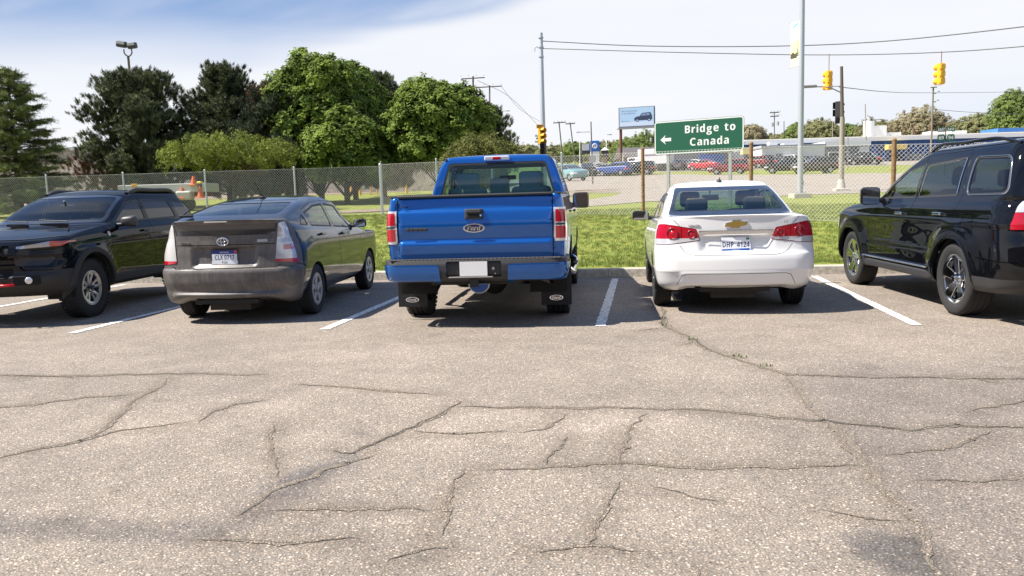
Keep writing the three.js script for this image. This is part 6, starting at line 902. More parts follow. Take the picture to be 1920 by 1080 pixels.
// ---------- signs, posts and signals near the fence ----------
{
  const c = survey(1309, 255, 28), g0 = groundY(c.x, c.z), T = thing('road_sign', 'large green highway sign reading Bridge to Canada with a left arrow', 'sign', [c.x, g0, c.z], -20 * D2R), W = 3.22, H = 1.19, y0 = c.y - g0;
  const ol = rounded([[-W / 2, -H / 2], [W / 2, -H / 2], [W / 2, H / 2], [-W / 2, H / 2]], 0.13, 6), green = std(0.0, 0.085, 0.045, 0.6), wh = std(0.72, 0.74, 0.74, 0.45);
  mesh('sign_panel', extr(ol, 0.02, 0).translate(0, y0, 0), green, T); mesh('sign_border', extr(inset(ol, 0.012), 0.004, 0, [inset(ol, 0.05).reverse()]).translate(0, y0, 0.0205), wh, T);
  const spaced = (str, size, gap) => { const gs = []; let x = 0; for (const ch of str) { if (ch === ' ') { x += size * 0.55; continue; } const g = text(ch, size, 0.004, fontBold); g.computeBoundingBox(); const w = g.boundingBox.max.x - g.boundingBox.min.x, up = 'gy'.includes(ch) ? -size * 0.12 : 'BCbdt'.includes(ch) ? size * 0.36 : size * 0.28, hgt = g.boundingBox.max.y; g.translate(x + w / 2, 'gy'.includes(ch) ? size * 0.16 : hgt, 0); gs.push(g); x += w + gap; } const m = merge(gs); m.translate(-x / 2, -size * 0.38, 0); return m; };
  mesh('sign_lettering', spaced('Bridge to', 0.27, 0.055).translate(0.45, y0 + 0.225, 0.0205), wh, T); mesh('sign_lettering', spaced('Canada', 0.27, 0.06).translate(0.43, y0 - 0.23, 0.0205), wh, T);
  mesh('arrow', extr([[-1.38, 0], [-1.18, 0.17], [-1.23, 0.06], [-0.98, 0.06], [-0.98, -0.06], [-1.23, -0.06], [-1.18, -0.17]], 0.004).translate(0, y0 - 0.06, 0.0205), wh, T);
  for (const x of [-1.12, 1.12]) mesh('sign_post', [bx(0.012, y0 + 0.4, 0.1, x, y0 / 2, -0.06), bx(0.1, y0 + 0.4, 0.012, x, y0 / 2, -0.01), bx(0.1, y0 + 0.4, 0.012, x, y0 / 2, -0.115)], galv, T);
}
const poleGrey = std(0.42, 0.45, 0.49, 0.5, 0.3), poleWood = std(0.12, 0.10, 0.08, 0.9), poleTan = std(0.30, 0.27, 0.22, 0.85), dark = std(0.02, 0.02, 0.022, 0.6), amberPaint = std(0.80, 0.42, 0.02, 0.5), concrete = std(0.45, 0.42, 0.37, 0.95);
{ // tall lamp post with a street banner
  const b = onGround(1500, 371), T = thing('lamp_post', 'tall grey steel lamp post on a concrete base beside the white sedan', 'lamp post', [b.x, b.y, b.z], 9 * D2R);
  mesh('pole', rod([0, 0.1, 0], [0, 12, 0], 0.118, 0.085, 24), poleGrey, T); mesh('base_plate', [bx(0.42, 0.03, 0.42, 0, 0.195, 0), ...[-0.16, 0.16].flatMap((x) => [-0.16, 0.16].map((z) => cyl(0.018, 0.018, 0.08, 8, x, 0.23, z)))], galv, T); mesh('concrete_base', rbx(0.72, 0.26, 0.72, 0.02, 0, 0.05, 0), concrete, T); mesh('hand_hole_cover', rbx(0.09, 0.16, 0.05, 0.02, 0.10, 0.6, 0.03), galv, T);
  mesh('lamp_arm', [tube([[0, 11.9, 0], [0.6, 12.3, 0], [1.8, 12.4, 0]], 0.035, 20, 8), rbx(0.7, 0.14, 0.3, 0.05, 2.1, 12.4, 0)], poleGrey, T);
  const top = survey(1500, 46, b.clone().sub(camera.position).dot(FWD)).y - b.y, bot = survey(1500, 128, b.clone().sub(camera.position).dot(FWD)).y - b.y, hh = top - bot;
  const bn = thing('street_banner', 'yellow and white street banner hung on the tall lamp post', 'banner', [b.x, b.y + bot, b.z], 9 * D2R - 1.16);
  const map = canvasTex(256, 560, (c, w, h) => { const g = c; g.fillStyle = '#fbfbf3'; g.fillRect(0, 0, w, h); g.fillStyle = '#f6f0a8'; g.fillRect(0, 240, w, 200); g.fillStyle = '#f7f3c6'; g.fillRect(0, 200, w, 40); g.fillStyle = '#4fc3bb'; g.beginPath(); g.moveTo(30, 70); g.lineTo(190, 20); g.lineTo(210, 45); g.lineTo(60, 84); g.fill(); g.fillStyle = '#3a3a3c'; g.font = 'bold 44px serif'; g.textAlign = 'center'; g.fillText('WATER', 150, 150); g.fillRect(70, 168, 160, 8); g.fillRect(80, 186, 140, 8); g.fillStyle = '#6f746f'; g.beginPath(); g.moveTo(196, 230); g.lineTo(214, 230); g.lineTo(232, 440); g.lineTo(176, 440); g.fill(); g.fillStyle = '#4b4636'; g.beginPath(); g.moveTo(0, 400); g.lineTo(60, 372); g.lineTo(120, 400); g.lineTo(180, 380); g.lineTo(180, 455); g.lineTo(0, 470); g.fill(); g.fillStyle = '#e8dfb2'; g.fillRect(0, 456, w, 104); });
  mesh('banner_cloth', bx(0.50, hh, 0.008, -0.36, hh / 2, 0), std(1, 1, 1, 0.8, 0, { map }), bn); mesh('banner_rod', [cyl(0.012, 0.012, 0.66, 8, -0.38, hh, 0, 'x'), cyl(0.012, 0.012, 0.66, 8, -0.38, 0, 0, 'x')], galv, bn);
}
function signalHead(name, label, pos, yaw, body, o = {}) { // three round lamps with visors; faces local +z
  const T = thing(name, label, 'traffic light', pos, yaw, 'traffic lights'), n = o.n || 3, s = 0.35;
  mesh('housing', rbx(0.33, s * n, 0.2, 0.03, 0, -s * n / 2, -0.1), body, T); if (o.back) mesh('rear_ribs', Array.from({ length: n }, (_, i) => rbx(0.30, s * 0.72, 0.07, 0.03, 0, -s * (i + 0.5), -0.22)), body, T);
  for (let i = 0; i < n; i++) { const y = -s * (i + 0.5), v = new THREE.CylinderGeometry(0.155, 0.165, 0.26, 20, 1, true, -Math.PI * 0.5 - 0.9 + Math.PI / 2 + 0.0, Math.PI * 1.55); v.rotateX(Math.PI / 2).rotateZ(0.8); if (!o.ped) mesh('visor', v.translate(0, y, 0.12), o.visor || body, T); mesh('lens', o.ped ? rbx(0.27, 0.25, 0.02, 0.01, 0, y, 0.005) : cyl(0.145, 0.145, 0.02, 20, 0, y, 0.005, 'z'), o.ped ? dark : [phys(0.10, 0.006, 0.006, 0.2, { clearcoat: 1 }), phys(0.12, 0.07, 0.005, 0.2, { clearcoat: 1 }), phys(0.004, 0.07, 0.04, 0.2, { clearcoat: 1 })][i % 3], T); if (o.ped) mesh('visor', [bx(0.30, 0.02, 0.16, 0, y + 0.15, 0.08), bx(0.02, 0.3, 0.16, -0.15, y, 0.08), bx(0.02, 0.3, 0.16, 0.15, y, 0.08)], body, T); }
  if (o.hanger) mesh('hanger', rod([0, 0, -0.1], [0, o.hanger, -0.1], 0.02, 0.02, 8), std(0.25, 0.12, 0.08, 0.7), T);
  if (o.bracket) mesh('bracket', [rod([0, 0.05, -0.1], [o.bracket, 0.05, -0.1], 0.025, 0.025, 8), rod([0, -s * n - 0.05, -0.1], [o.bracket, -s * n - 0.05, -0.1], 0.025, 0.025, 8), rod([0, 0.06, -0.1], [0, -s * n - 0.06, -0.1], 0.02, 0.02, 6)], dark, T); return T;
}
{ // steel strain pole with signals
  const b = stand(1021, 50), t = survey(1014, 62, 50), T = thing('signal_pole', 'tall grey steel pole carrying span wires behind the blue pickup', 'pole', [b.x, b.y, b.z]);
  mesh('pole', rod([0, 0, 0], [t.x - b.x, t.y - b.y, t.z - b.z], 0.19, 0.12, 18), poleGrey, T); mesh('wire_clamps', [0.03, 0.09, 0.15].map((k) => { const q = V3(t.x - b.x, t.y - b.y, t.z - b.z).multiplyScalar(1 - k); return cyl(0.17, 0.17, 0.08, 14, q.x, q.y, q.z); }), galv, T); { const q = V3(t.x - b.x, t.y - b.y, t.z - b.z).multiplyScalar(0.9); mesh('pole_bracket', tube([[q.x, q.y, q.z], [q.x - 0.35, q.y + 0.15, q.z], [q.x - 0.42, q.y - 0.15, q.z]], 0.03, 12, 6), galv, T); }
  const s = survey(1016, 239, 49.4), h = signalHead('traffic_light', 'yellow three lamp traffic light on the grey strain pole', s.toArray(), 55 * D2R, amberPaint, { bracket: 0.0 });
  const l = survey(1012, 237, 49.3), L = thing('lane_sign', 'small yellow lane sign on top of the pole mounted traffic light', 'sign', l.toArray(), 20 * D2R); mesh('sign_plate', rbx(0.42, 0.24, 0.04, 0.01), amberPaint, L); mesh('sign_lettering', text('LEFT', 0.13, 0.006, fontBold).translate(0, 0, 0.021), dark, L);
  const w = survey(1018, 268, 49.3); signalHead('pedestrian_signal', 'black pedestrian signal below the yellow light on the strain pole', w.toArray(), -10 * D2R, dark, { n: 2, ped: true });
}
{ // pole with street light and black signals, right
  const b = onGround(1577, 359), ah = b.clone().sub(camera.position).dot(FWD), t = survey(1573, 130, ah), H = t.y - b.y, T = thing('signal_pole', 'slim pole with a street light arm and black signals right of the lamp post', 'pole', [b.x, b.y, b.z]);
  const k = ah / FPX; mesh('lower_pole', rod([0, 0.3, 0], [0, H * 0.60, 0], 0.13, 0.11, 16), poleTan, T); mesh('upper_pole', rod([0, H * 0.56, 0], [-0.08, H, 0], 0.09, 0.07, 12), poleWood, T); mesh('base_flange', [cyl(0.22, 0.13, 0.45, 14, 0, 0.36, 0), rbx(0.66, 0.18, 0.66, 0.04, 0, 0.06, 0)], concrete, T);
  const y1 = survey(1573, 165, ah).y - b.y; mesh('street_light_arm', [tube([[0, y1 - 0.35, 0], [-0.7, y1 - 0.05, 0.1], [-1.5, y1, 0.2]], 0.03, 16, 6), rod([0, y1, 0], [-0.7, y1 - 0.03, 0.1], 0.02, 0.02, 6), rbx(0.75, 0.12, 0.28, 0.05, -1.6, y1 + 0.02, 0.2)], std(0.25, 0.25, 0.26, 0.5, 0.4), T);
  const s = survey(1571, 191, ah - 0.2); signalHead('pedestrian_signal', 'black signal facing left on the slim pole with the street light', s.toArray(), -55 * D2R, dark, { n: 2, ped: true }); const s2 = survey(1575, 190, ah - 0.35); signalHead('traffic_light', 'black backed signal facing away on the slim pole', s2.toArray(), 150 * D2R, dark, { n: 3 });
}
// span wires and the two hanging lights
function cable(label, pts, r) { const P = pts.map(([px, py, ah]) => survey(px, py, ah)), o = P[0], T = mesh('span_wire', tube(P.map((p) => p.clone().sub(o).toArray()), r, 60, 5), std(0.10, 0.10, 0.11, 0.7), scene); T.position.copy(o); return tag(T, label, 'cable', 'overhead cables'); }
cable('upper span wire from the strain pole out of the right edge', [[1016, 77, 50], [1200, 86, 48], [1480, 86, 45], [1650, 78, 42.5], [1920, 50, 37], [2300, 0, 32]], 0.028); cable('lower span wire that carries the two yellow signals', [[1016, 91, 50], [1300, 99, 46.5], [1555, 103, 44], [1765, 98, 40], [1920, 87, 37], [2300, 50, 32]], 0.024);
{ let s = survey(1552, 133, 44); signalHead('traffic_light', 'yellow traffic light hanging from the span wire nearer the lamp post', s.toArray(), 205 * D2R, amberPaint, { hanger: 0.9, back: true }); s = survey(1762, 119, 40); signalHead('traffic_light', 'yellow traffic light hanging from the span wire at the far right', s.toArray(), 205 * D2R, amberPaint, { hanger: 0.58, back: true }); }
{ // highway shields on a post
  const ah = 58, b = stand(1769, ah), T = thing('highway_sign', 'green EAST 69 and EAST 94 route markers on one post', 'sign', [b.x, b.y, b.z], 9.5 * D2R), k = ah / FPX, g = phys(0.0, 0.11, 0.055, 0.5), wh = std(0.7, 0.7, 0.7, 0.5), y = (py) => survey(1769, py, ah).y - b.y; mesh('post', rod([0, 0, 0], [0, y(236), 0], 0.04, 0.04, 8), poleWood, T);
  for (const [dx, num] of [[-9, '69'], [9, '94']]) { const p1 = mesh('route_plate', rbx(14 * k, 8 * k, 0.02, 0.004, dx * k, y(244), 0.06), g, T); mesh('route_lettering', text('EAST', 4.6 * k, 0.006, fontBold, 0.85).translate(dx * k, y(244), 0.071), wh, p1); const p2 = mesh('route_shield', extr([[-7, -5], [-3, -7], [3, -7], [7, -5], [7, 3], [5, 6], [-5, 6], [-7, 3]].map(([a, c]) => [a * k, c * k]), 0.02).translate(dx * k, y(259), 0.05), g, T); mesh('route_number', text(num, 6.5 * k, 0.006, fontBold).translate(dx * k, y(259), 0.071), wh, p2); }
}
{ // floodlight mast behind the pines
  const ah = 62, b = stand(264, ah), y = (py) => survey(262, py, ah).y - b.y, T = thing('floodlight_mast', 'twin floodlights on a mast rising above the left pine', 'lamp post', [b.x, b.y, b.z], 9.5 * D2R), k = ah / FPX; mesh('mast', rod([0, 0, 0], [-1 * k, y(112), 0], 0.12, 0.09, 12), poleWood, T); mesh('yoke', tube([[-8 * k, y(98), 0], [-7 * k, y(106), 0], [0, y(111), 0], [6 * k, y(106), 0], [6 * k, y(98), 0]], 0.05, 24, 8), poleWood, T);
  for (const [x, py, w] of [[-11, 89, 18], [8, 92, 16]]) { const f = part('floodlight', T); mesh('lamp_head', rbx(w * k, 11 * k, 0.5, 0.12, x * k, y(py), 0, 0.2, 0, x < 0 ? -0.2 : 0.1), std(0.05, 0.05, 0.055, 0.6), f); mesh('lamp_glass', rbx(w * k * 0.8, 5 * k, 0.05, 0.02, x * k, y(py - 2), 0.27, 0.2, 0, x < 0 ? -0.2 : 0.1), std(0.5, 0.52, 0.55, 0.2), f); }
}

// ---------- utility poles and lights further off ----------
function utilityPole(label, px, pyTop, pyBase, ah, o = {}) {
  const b = survey(o.basePx ?? px, pyBase, ah), t = survey(px, pyTop, ah), d = t.clone().sub(b), T = thing(o.name || 'utility_pole', label, o.cat || 'pole', [b.x, b.y, b.z], 9.5 * D2R, 'poles along the street'), k = ah / FPX; d.applyAxisAngle(V3(0, 1, 0), -9.5 * D2R);
  mesh('pole', rod([0, -1, 0], d.toArray(), (o.w || 3.2) * k * 0.55, (o.w || 3.2) * k * 0.42, 10), o.mat || poleWood, T);
  for (const [dy, x0, x1] of o.arms || []) { const f = 1 - dy * k / d.y; mesh('crossarm', bx((x1 - x0) * k, 1.8 * k, 1.5 * k, d.x * f + (x0 + x1) / 2 * k, d.y - dy * k, d.z * f + 0.1, 0, 0, 0.03), o.mat || poleWood, T); mesh('insulators', [x0 + 1, (x0 * 2 + x1) / 3, (x0 + 2 * x1) / 3, x1 - 1].map((x) => cyl(0.6 * k, 0.4 * k, 2 * k, 6, d.x * f + x * k, d.y - dy * k + 1.6 * k, 0.1)), std(0.2, 0.2, 0.2, 0.5), T).userData.kind = 'stuff'; }
  if (o.lamp) { const [dy, x1, y1] = o.lamp; mesh('street_light', [tube([[d.x, d.y - dy * k, 0], [x1 * 0.5 * k, d.y - (dy + y1 * 0.9) * k, 0], [x1 * k, d.y - (dy + y1) * k, 0]], 0.7 * k, 12, 6), rbx(7 * k, 1.8 * k, 2.5 * k, 0.5 * k, x1 * k, d.y - (dy + y1) * k, 0)], std(0.4, 0.4, 0.41, 0.5, 0.3), T); }
  if (o.drum) for (const [dx, dy] of o.drum) mesh('transformer', cyl(2.2 * k, 2.2 * k, 7 * k, 10, dx * k, d.y - dy * k, 0), std(0.3, 0.31, 0.32, 0.5), T);
  return T;
}
utilityPole('wooden utility pole with one crossarm rising left above the round maple', 887, 143, 330, 72, { arms: [[4, -22, 22]], w: 4 });
utilityPole('wooden utility pole with tilted crossarm and street light right of the round maple', 918, 160, 330, 82, { arms: [[3, -26, 23]], w: 3.4, lamp: [50, 38, 0] });
utilityPole('leaning utility pole, left of the two beyond the teal van', 1048, 228, 318, 140, { basePx: 1058, arms: [[2, -11, 12]], w: 2.6 }); utilityPole('leaning utility pole, right of the two beyond the teal van', 1069, 230, 318, 140, { basePx: 1081, arms: [[2, -9, 9]], w: 2.4 });
utilityPole('thin far utility pole with three crossarms left of the strain pole', 1009, 254, 305, 230, { arms: [[1, -6, 3], [6, -4, 2], [12, -6, 4]], w: 1.2 }); utilityPole('far thin utility pole standing behind the leaning pair', 1064, 272, 312, 260, { arms: [[2, -6, 6], [6, -5, 5]], w: 1.3 }); utilityPole('far thin utility pole left of the leaning pair', 1044, 272, 312, 260, { arms: [[2, -6, 6]], w: 1.2 });
utilityPole('dark pole with a street light arm left of the billboard', 1108, 228, 352, 62, { basePx: 1112, w: 2.6, lamp: [20, -26, 0], mat: poleWood });
{ const p = survey(1111, 298, 61.6), T = thing('street_sign', 'grey back of a traffic sign on the dark street light pole', 'sign', p.toArray(), 9.5 * D2R); mesh('sign_plate', rbx(0.52, 0.52, 0.01, 0.004), std(0.42, 0.42, 0.42, 0.5, 0.4), T); }
utilityPole('white lamp standard beside the brown roofed shop sign', 1137, 252, 312, 120, { w: 1.5, mat: M.white, lamp: [1, 8, 0], name: 'lamp_standard', cat: 'lamp post' }); utilityPole('white lamp standard left of the black framed shop sign', 1087, 263, 312, 120, { w: 1.3, mat: M.white, name: 'lamp_standard', cat: 'lamp post' }); utilityPole('short white lamp beside the billboard post', 1168, 282, 308, 120, { w: 1.5, mat: M.white, lamp: [2, 4, 3], name: 'lamp_standard', cat: 'lamp post' });
utilityPole('utility pole with transformers between the road sign and the lamp post', 1452, 210, 285, 185, { arms: [[1, -9, 9], [8, -8, 8]], w: 1.9, drum: [[-4, 24], [6, 22]] }); utilityPole('bare short pole right of the transformer pole', 1470, 227, 285, 185, { w: 1.7 });
utilityPole('tan pole with a street light reaching right', 1622, 195, 292, 120, { basePx: 1625, w: 2.4, mat: poleTan, lamp: [22, 22, 8] }); utilityPole('tall wooden pole below the right hanging traffic light', 1750, 163, 292, 95, { basePx: 1745, w: 3.4, mat: std(0.20, 0.17, 0.14, 0.9), arms: [[1, -6, 6], [12, 0, 5], [28, 0, 5]] });
utilityPole('thin grey pole behind the black signal', 1561, 226, 285, 150, { w: 1.2, mat: poleTan }); utilityPole('thin short pole right of the slim signal pole', 1590, 252, 316, 95, { w: 1.6, mat: std(0.2, 0.18, 0.16, 0.9) }); utilityPole('very thin pole behind the green road sign', 1219, 244, 300, 150, { w: 1.4, drum: [[2, 18]] });
cable('sagging cable from the maple side pole down to the left', [[896, 151, 72], [950, 178, 80], [1010, 236, 100]], 0.02); cable('second sagging cable from the tilted crossarm', [[940, 162, 82], [970, 200, 88], [1012, 228, 100]], 0.018); cable('cable between the slim signal pole and the wooden pole', [[1573, 163, 45], [1660, 172, 65], [1749, 174, 95], [1950, 172, 120]], 0.025); cable('lower cable leaving the wooden pole to the right', [[1750, 205, 95], [1830, 211, 110], [1960, 216, 130]], 0.03);
{ // billboard
  const ah = 135, k = ah / FPX, c = survey(1194, 219, ah), b = stand(1162, ah), T = thing('billboard', 'pale blue billboard with a dark car on a brown post', 'billboard', [c.x, b.y, c.z], -8 * D2R), y = c.y - b.y;
  const map = canvasTex(512, 288, (g, w, h) => { g.fillStyle = '#9db9d6'; g.fillRect(0, 0, w, h); g.fillStyle = '#b9c6da'; g.fillRect(0, 225, w, 63); g.fillStyle = '#31456b'; g.font = '34px sans-serif'; g.fillText('Pack big parties', 28, 62); g.fillText('in tiny parties', 28, 100); g.fillStyle = '#27344f'; g.beginPath(); g.moveTo(222, 205); g.lineTo(220, 165); g.lineTo(262, 142); g.lineTo(300, 138); g.lineTo(336, 92); g.lineTo(460, 82); g.lineTo(484, 130); g.lineTo(490, 190); g.lineTo(470, 205); g.fill(); g.fillStyle = '#6d83a5'; g.beginPath(); g.moveTo(318, 134); g.lineTo(344, 102); g.lineTo(390, 98); g.lineTo(392, 132); g.fill(); g.beginPath(); g.moveTo(400, 131); g.lineTo(398, 97); g.lineTo(446, 94); g.lineTo(456, 128); g.fill(); for (const x of [268, 442]) { g.fillStyle = '#161d2c'; g.beginPath(); g.arc(x, 202, 24, 0, 7); g.fill(); g.fillStyle = '#9aa7bb'; g.beginPath(); g.arc(x, 202, 14, 0, 7); g.fill(); } g.fillStyle = '#5d7295'; g.fillRect(34, 200, 18, 14); g.fillRect(60, 205, 90, 6); });
  mesh('poster', bx(64 * k, 34 * k, 0.1, 0, y, 0.2), std(1, 1, 1, 0.6, 0, { map }), T); mesh('frame', [bx(68 * k, 36.5 * k, 0.3, 0, y, 0), bx(66 * k, 0.25, 1.2, 0, y - 20 * k, 0.3)], std(0.16, 0.17, 0.19, 0.7), T); mesh('catwalk', bx(70 * k, 0.1, 1.0, -1 * k, y - 21.5 * k, 0.6), std(0.2, 0.2, 0.2, 0.7), T); mesh('post', rod([-31 * k, -1, -0.2], [-31 * k, y, -0.2], 3 * k, 2.6 * k, 14), std(0.14, 0.055, 0.035, 0.8), T);
}
// shop signs
function shopSign(label, px, py, ah, w, h, board, o = {}) { const k = ah / FPX, c = survey(px, py, ah), b = stand(px, ah), T = thing('shop_sign', label, 'sign', [c.x, b.y, c.z], 9.5 * D2R, 'shop signs across the street'), y = c.y - b.y; mesh('board', rbx(w * k, h * k, 0.5, 0.05, 0, y, 0), board, T); if (o.face) mesh('face', rbx((w - 3) * k, (h - 3) * k * (o.fh || 1), 0.1, 0.03, 0, y + (o.fh ? h * k * (1 - o.fh) / 2 : 0), 0.24), o.face, T); if (o.roof) mesh('roof', new THREE.ConeGeometry((w / 2 + 2) * k * 1.2, 6 * k, 4, 1).rotateY(Math.PI / 4).translate(0, y + (h / 2 + 3) * k, 0), M.white, T); if (o.letters) mesh('emblem', o.letters(k).translate(0, y, 0.28), M.white, T); mesh('support', o.legs ? o.legs.map((x) => bx(1.5 * k, y, 0.3, x * k, y / 2, -0.1)) : [bx((o.leg || w * 0.5) * k, Math.max(0.5, y - h * k / 2), 0.4, 0, Math.max(0.5, y - h * k / 2) / 2, -0.05)], o.legMat || M.white, T); return T; }
const signBlue = phys(0.02, 0.15, 0.5, 0.4);
shopSign('blue square dealer sign on a white pylon', 1115, 274, 122, 17, 20, signBlue, { leg: 16, letters: (k) => merge([new THREE.TorusGeometry(4 * k, 0.9 * k, 6, 24), bx(1.6 * k, 6 * k, 0.1, 0, 0, 0)]) }); shopSign('white shop sign in a black frame left of the blue pylon', 1098, 279, 112, 16, 18, std(0.05, 0.055, 0.07, 0.5), { face: std(0.55, 0.55, 0.6, 0.5), fh: 0.75, legs: [-4, 4], legMat: std(0.2, 0.17, 0.14, 0.8) }); shopSign('dark shop sign under a small white gabled roof', 1134, 288, 110, 13, 12, std(0.05, 0.045, 0.05, 0.6), { roof: true, leg: 9, legMat: std(0.3, 0.2, 0.16, 0.8) });

// ---------- buildings ----------
const wallBlue = std(0.015, 0.06, 0.20, 0.6), wallWhite = std(0.72, 0.72, 0.70, 0.7), wallGrey = std(0.16, 0.17, 0.20, 0.8);
function slab(name, label, pxL, pxR, pyTopL, ah, fill) { const L = stand(pxL, ah), Rr = stand(pxR, ah), T = thing(name, label, 'building', [L.x, L.y, L.z], 9.5 * D2R), w = L.distanceTo(Rr), h = survey(pxL, pyTopL, ah).y - L.y; fill(T, w, h, ah / FPX); return T; }
slab('factory_building', 'long low blue factory with a white roof edge at the right', 1384, 2150, 268, 128, (T, w, h, k) => {
  mesh('wall', bx(w, h + 2, 40, w / 2, h / 2 - 1, -20), wallBlue, T); mesh('roof_edge', bx(w + 0.4, 0.6, 40.4, w / 2, h - 0.1, -20), M.white, T); mesh('roof_curb', bx(w * 0.96, 0.3, 38, w / 2, h + 0.3, -20), std(0.62, 0.58, 0.50, 0.8), T);
  for (let i = 0; i < 26; i++) mesh('wall_rib', bx(0.18, h - 0.6, 0.12, 22 + i * 1.6, h / 2 - 0.4, 0.06), std(0.05, 0.16, 0.42, 0.6), T);
  for (const [px, wd, hd] of [[1676, 20, 14], [1712, 34, 15], [1750, 28, 17]]) { const x = (px - 1384) * k, d = part('dock_door', T); mesh('door_panel', bx(wd * k, hd * k, 0.15, x, hd * k / 2 - 0.2, 0.1), px === 1712 ? wallGrey : dark, d); }
  mesh('awning', [bx(34 * k, 9 * k, 1.4, (1673 - 1384) * k, h - 17 * k, 0.75)], std(0.70, 0.50, 0.12, 0.6), T); mesh('vent_stack', cyl(0.9, 0.9, 3.2, 14, (1668 - 1384) * k, h + 1.8, -8), M.white, T); mesh('roof_unit', bx(2.2, 2.2, 3, (1688 - 1384) * k, h + 1.5, -9), M.white, T); for (const px of [1705, 1722, 1768, 1800]) mesh('roof_pipe', cyl(0.12, 0.12, 2.4, 8, (px - 1384) * k, h + 1.5, -10), std(0.12, 0.06, 0.04, 0.8), T); for (const px of [1720, 1810, 1850]) mesh('roof_unit', bx(2.6, 0.9, 3, (px - 1384) * k, h + 1.0, -10), M.white, T);
  mesh('roof_cabin', bx(6, 1.0, 5, (1940 - 1384) * k, h + 0.9, -8), std(0.05, 0.18, 0.5, 0.6), T);
});
slab('white_building', 'low white walled building in front of the blue factory', 1428, 1545, 276, 112, (T, w, h) => { mesh('wall', bx(w, h + 2, 14, w / 2, h / 2 - 1, -7), wallWhite, T); mesh('parapet', bx(w + 0.3, 0.35, 14.3, w / 2, h, -7), std(0.35, 0.37, 0.40, 0.7), T); mesh('vent', [bx(1.2, 0.8, 1.2, w * 0.35, h + 0.5, -5), bx(2.6, 0.6, 1.6, w * 0.7, h + 0.4, -6)], M.white, T); mesh('doorway', bx(0.9, 1.9, 0.1, w * 0.28, 0.95, 0.03), wallGrey, T); });
slab('grey_building', 'grey low building between the white building and the blue factory wall', 1546, 1628, 271, 114, (T, w, h, k) => { mesh('wall', bx(w, h + 2, 12, w / 2, h / 2 - 1, -6), wallGrey, T); mesh('roof_edge', bx(w + 0.3, 0.7, 12.3, w / 2, h, -6), M.white, T); for (const x of [0.18, 0.42, 0.86]) { const wn = part('window', T); mesh('window_frame', bx(1.5, 1.3, 0.1, w * x, h * 0.42, 0.04), M.white, wn); mesh('window_glass', bx(1.25, 1.05, 0.1, w * x, h * 0.42, 0.06), dark, wn); } mesh('side_panel', bx(w * 0.22, h - 0.4, 0.1, w * 0.88, h / 2 - 0.3, 0.02), wallWhite, T); });
slab('yellow_awning_shop', 'dark shop front with a pale yellow awning behind the road sign', 1395, 1426, 282, 118, (T, w, h, k) => { mesh('wall', bx(w, h + 2, 8, w / 2, h / 2 - 1, -4), std(0.09, 0.10, 0.12, 0.8), T); mesh('awning', bx(w * 1.3, 0.9, 1.4, w * 0.4, h - 0.2, 0.8), std(0.72, 0.58, 0.25, 0.6), T); });
slab('blue_shop', 'small blue and grey building beneath the road sign', 1240, 1392, 284, 126, (T, w, h) => { mesh('wall', bx(w, h + 2, 10, w / 2, h / 2 - 1, -5), wallGrey, T); mesh('blue_panel', bx(w * 0.3, h * 0.7, 0.2, w * 0.62, h * 0.4, 0.1), std(0.02, 0.12, 0.42, 0.6), T); mesh('fascia', bx(w * 0.36, 0.6, 0.4, w * 0.7, h - 0.2, 0.15), std(0.72, 0.60, 0.35, 0.6), T); });
slab('brown_roof_house', 'low brown roofed building behind the white box truck', 1172, 1246, 284, 150, (T, w, h) => { mesh('wall', bx(w, h + 1, 12, w / 2, h / 2 - 1.6, -6), std(0.25, 0.2, 0.17, 0.8), T); mesh('roof', extr([[-7, 0], [7, 0], [0, 2.2]], w + 1).rotateY(Math.PI / 2).translate(-0.5, h - 1.2, -6), std(0.10, 0.09, 0.09, 0.9), T); });
// pale rough-walled warehouse behind the trees
{
  const st = new THREE.MeshStandardMaterial({ map: dataTex(512, (u, v) => { const k = fbm(u * 40, v * 60, 4, 161), s = sstep(0.62, 0.72, fbm(u * 60 + 5, v * 80, 3, 171)); const c = lerp(0.62 + 0.20 * (k - 0.5), 0.40, s * 0.6); return [c * 1.02, c * 0.96, c * 0.92]; }, true, 0.12), roughness: 0.95 });
  const A = stand(-160, 66), B = stand(860, 58), T = thing('warehouse', 'pale rough walled warehouse behind the pines and maples', 'building', [A.x, A.y, A.z], Math.atan2(-(B.z - A.z), B.x - A.x)), w = Math.hypot(B.x - A.x, B.z - A.z), h = survey(150, 283, 64).y - A.y, g = bx(w, h + 2, 16, w / 2, h / 2 - 1, -8), uv = g.attributes.uv; for (let i = 0; i < uv.count; i++) uv.setXY(i, uv.getX(i) * w, uv.getY(i) * h); mesh('wall', g, st, T); mesh('coping', bx(w + 0.3, 0.25, 16.3, w / 2, h + 0.1, -8), std(0.35, 0.35, 0.36, 0.7), T); for (const x of [0.52, 0.66]) { const d = part('dock_door', T); mesh('door_panel', bx(3, 3, 0.12, w * x, 1.6, 0.04), std(0.22, 0.22, 0.23, 0.8), d); mesh('door_frame', [bx(0.15, 3.1, 0.16, w * x - 1.57, 1.6, 0.06), bx(0.15, 3.1, 0.16, w * x + 1.57, 1.6, 0.06), bx(3.3, 0.15, 0.16, w * x, 3.2, 0.06)], std(0.4, 0.4, 0.4, 0.7), d); }
}
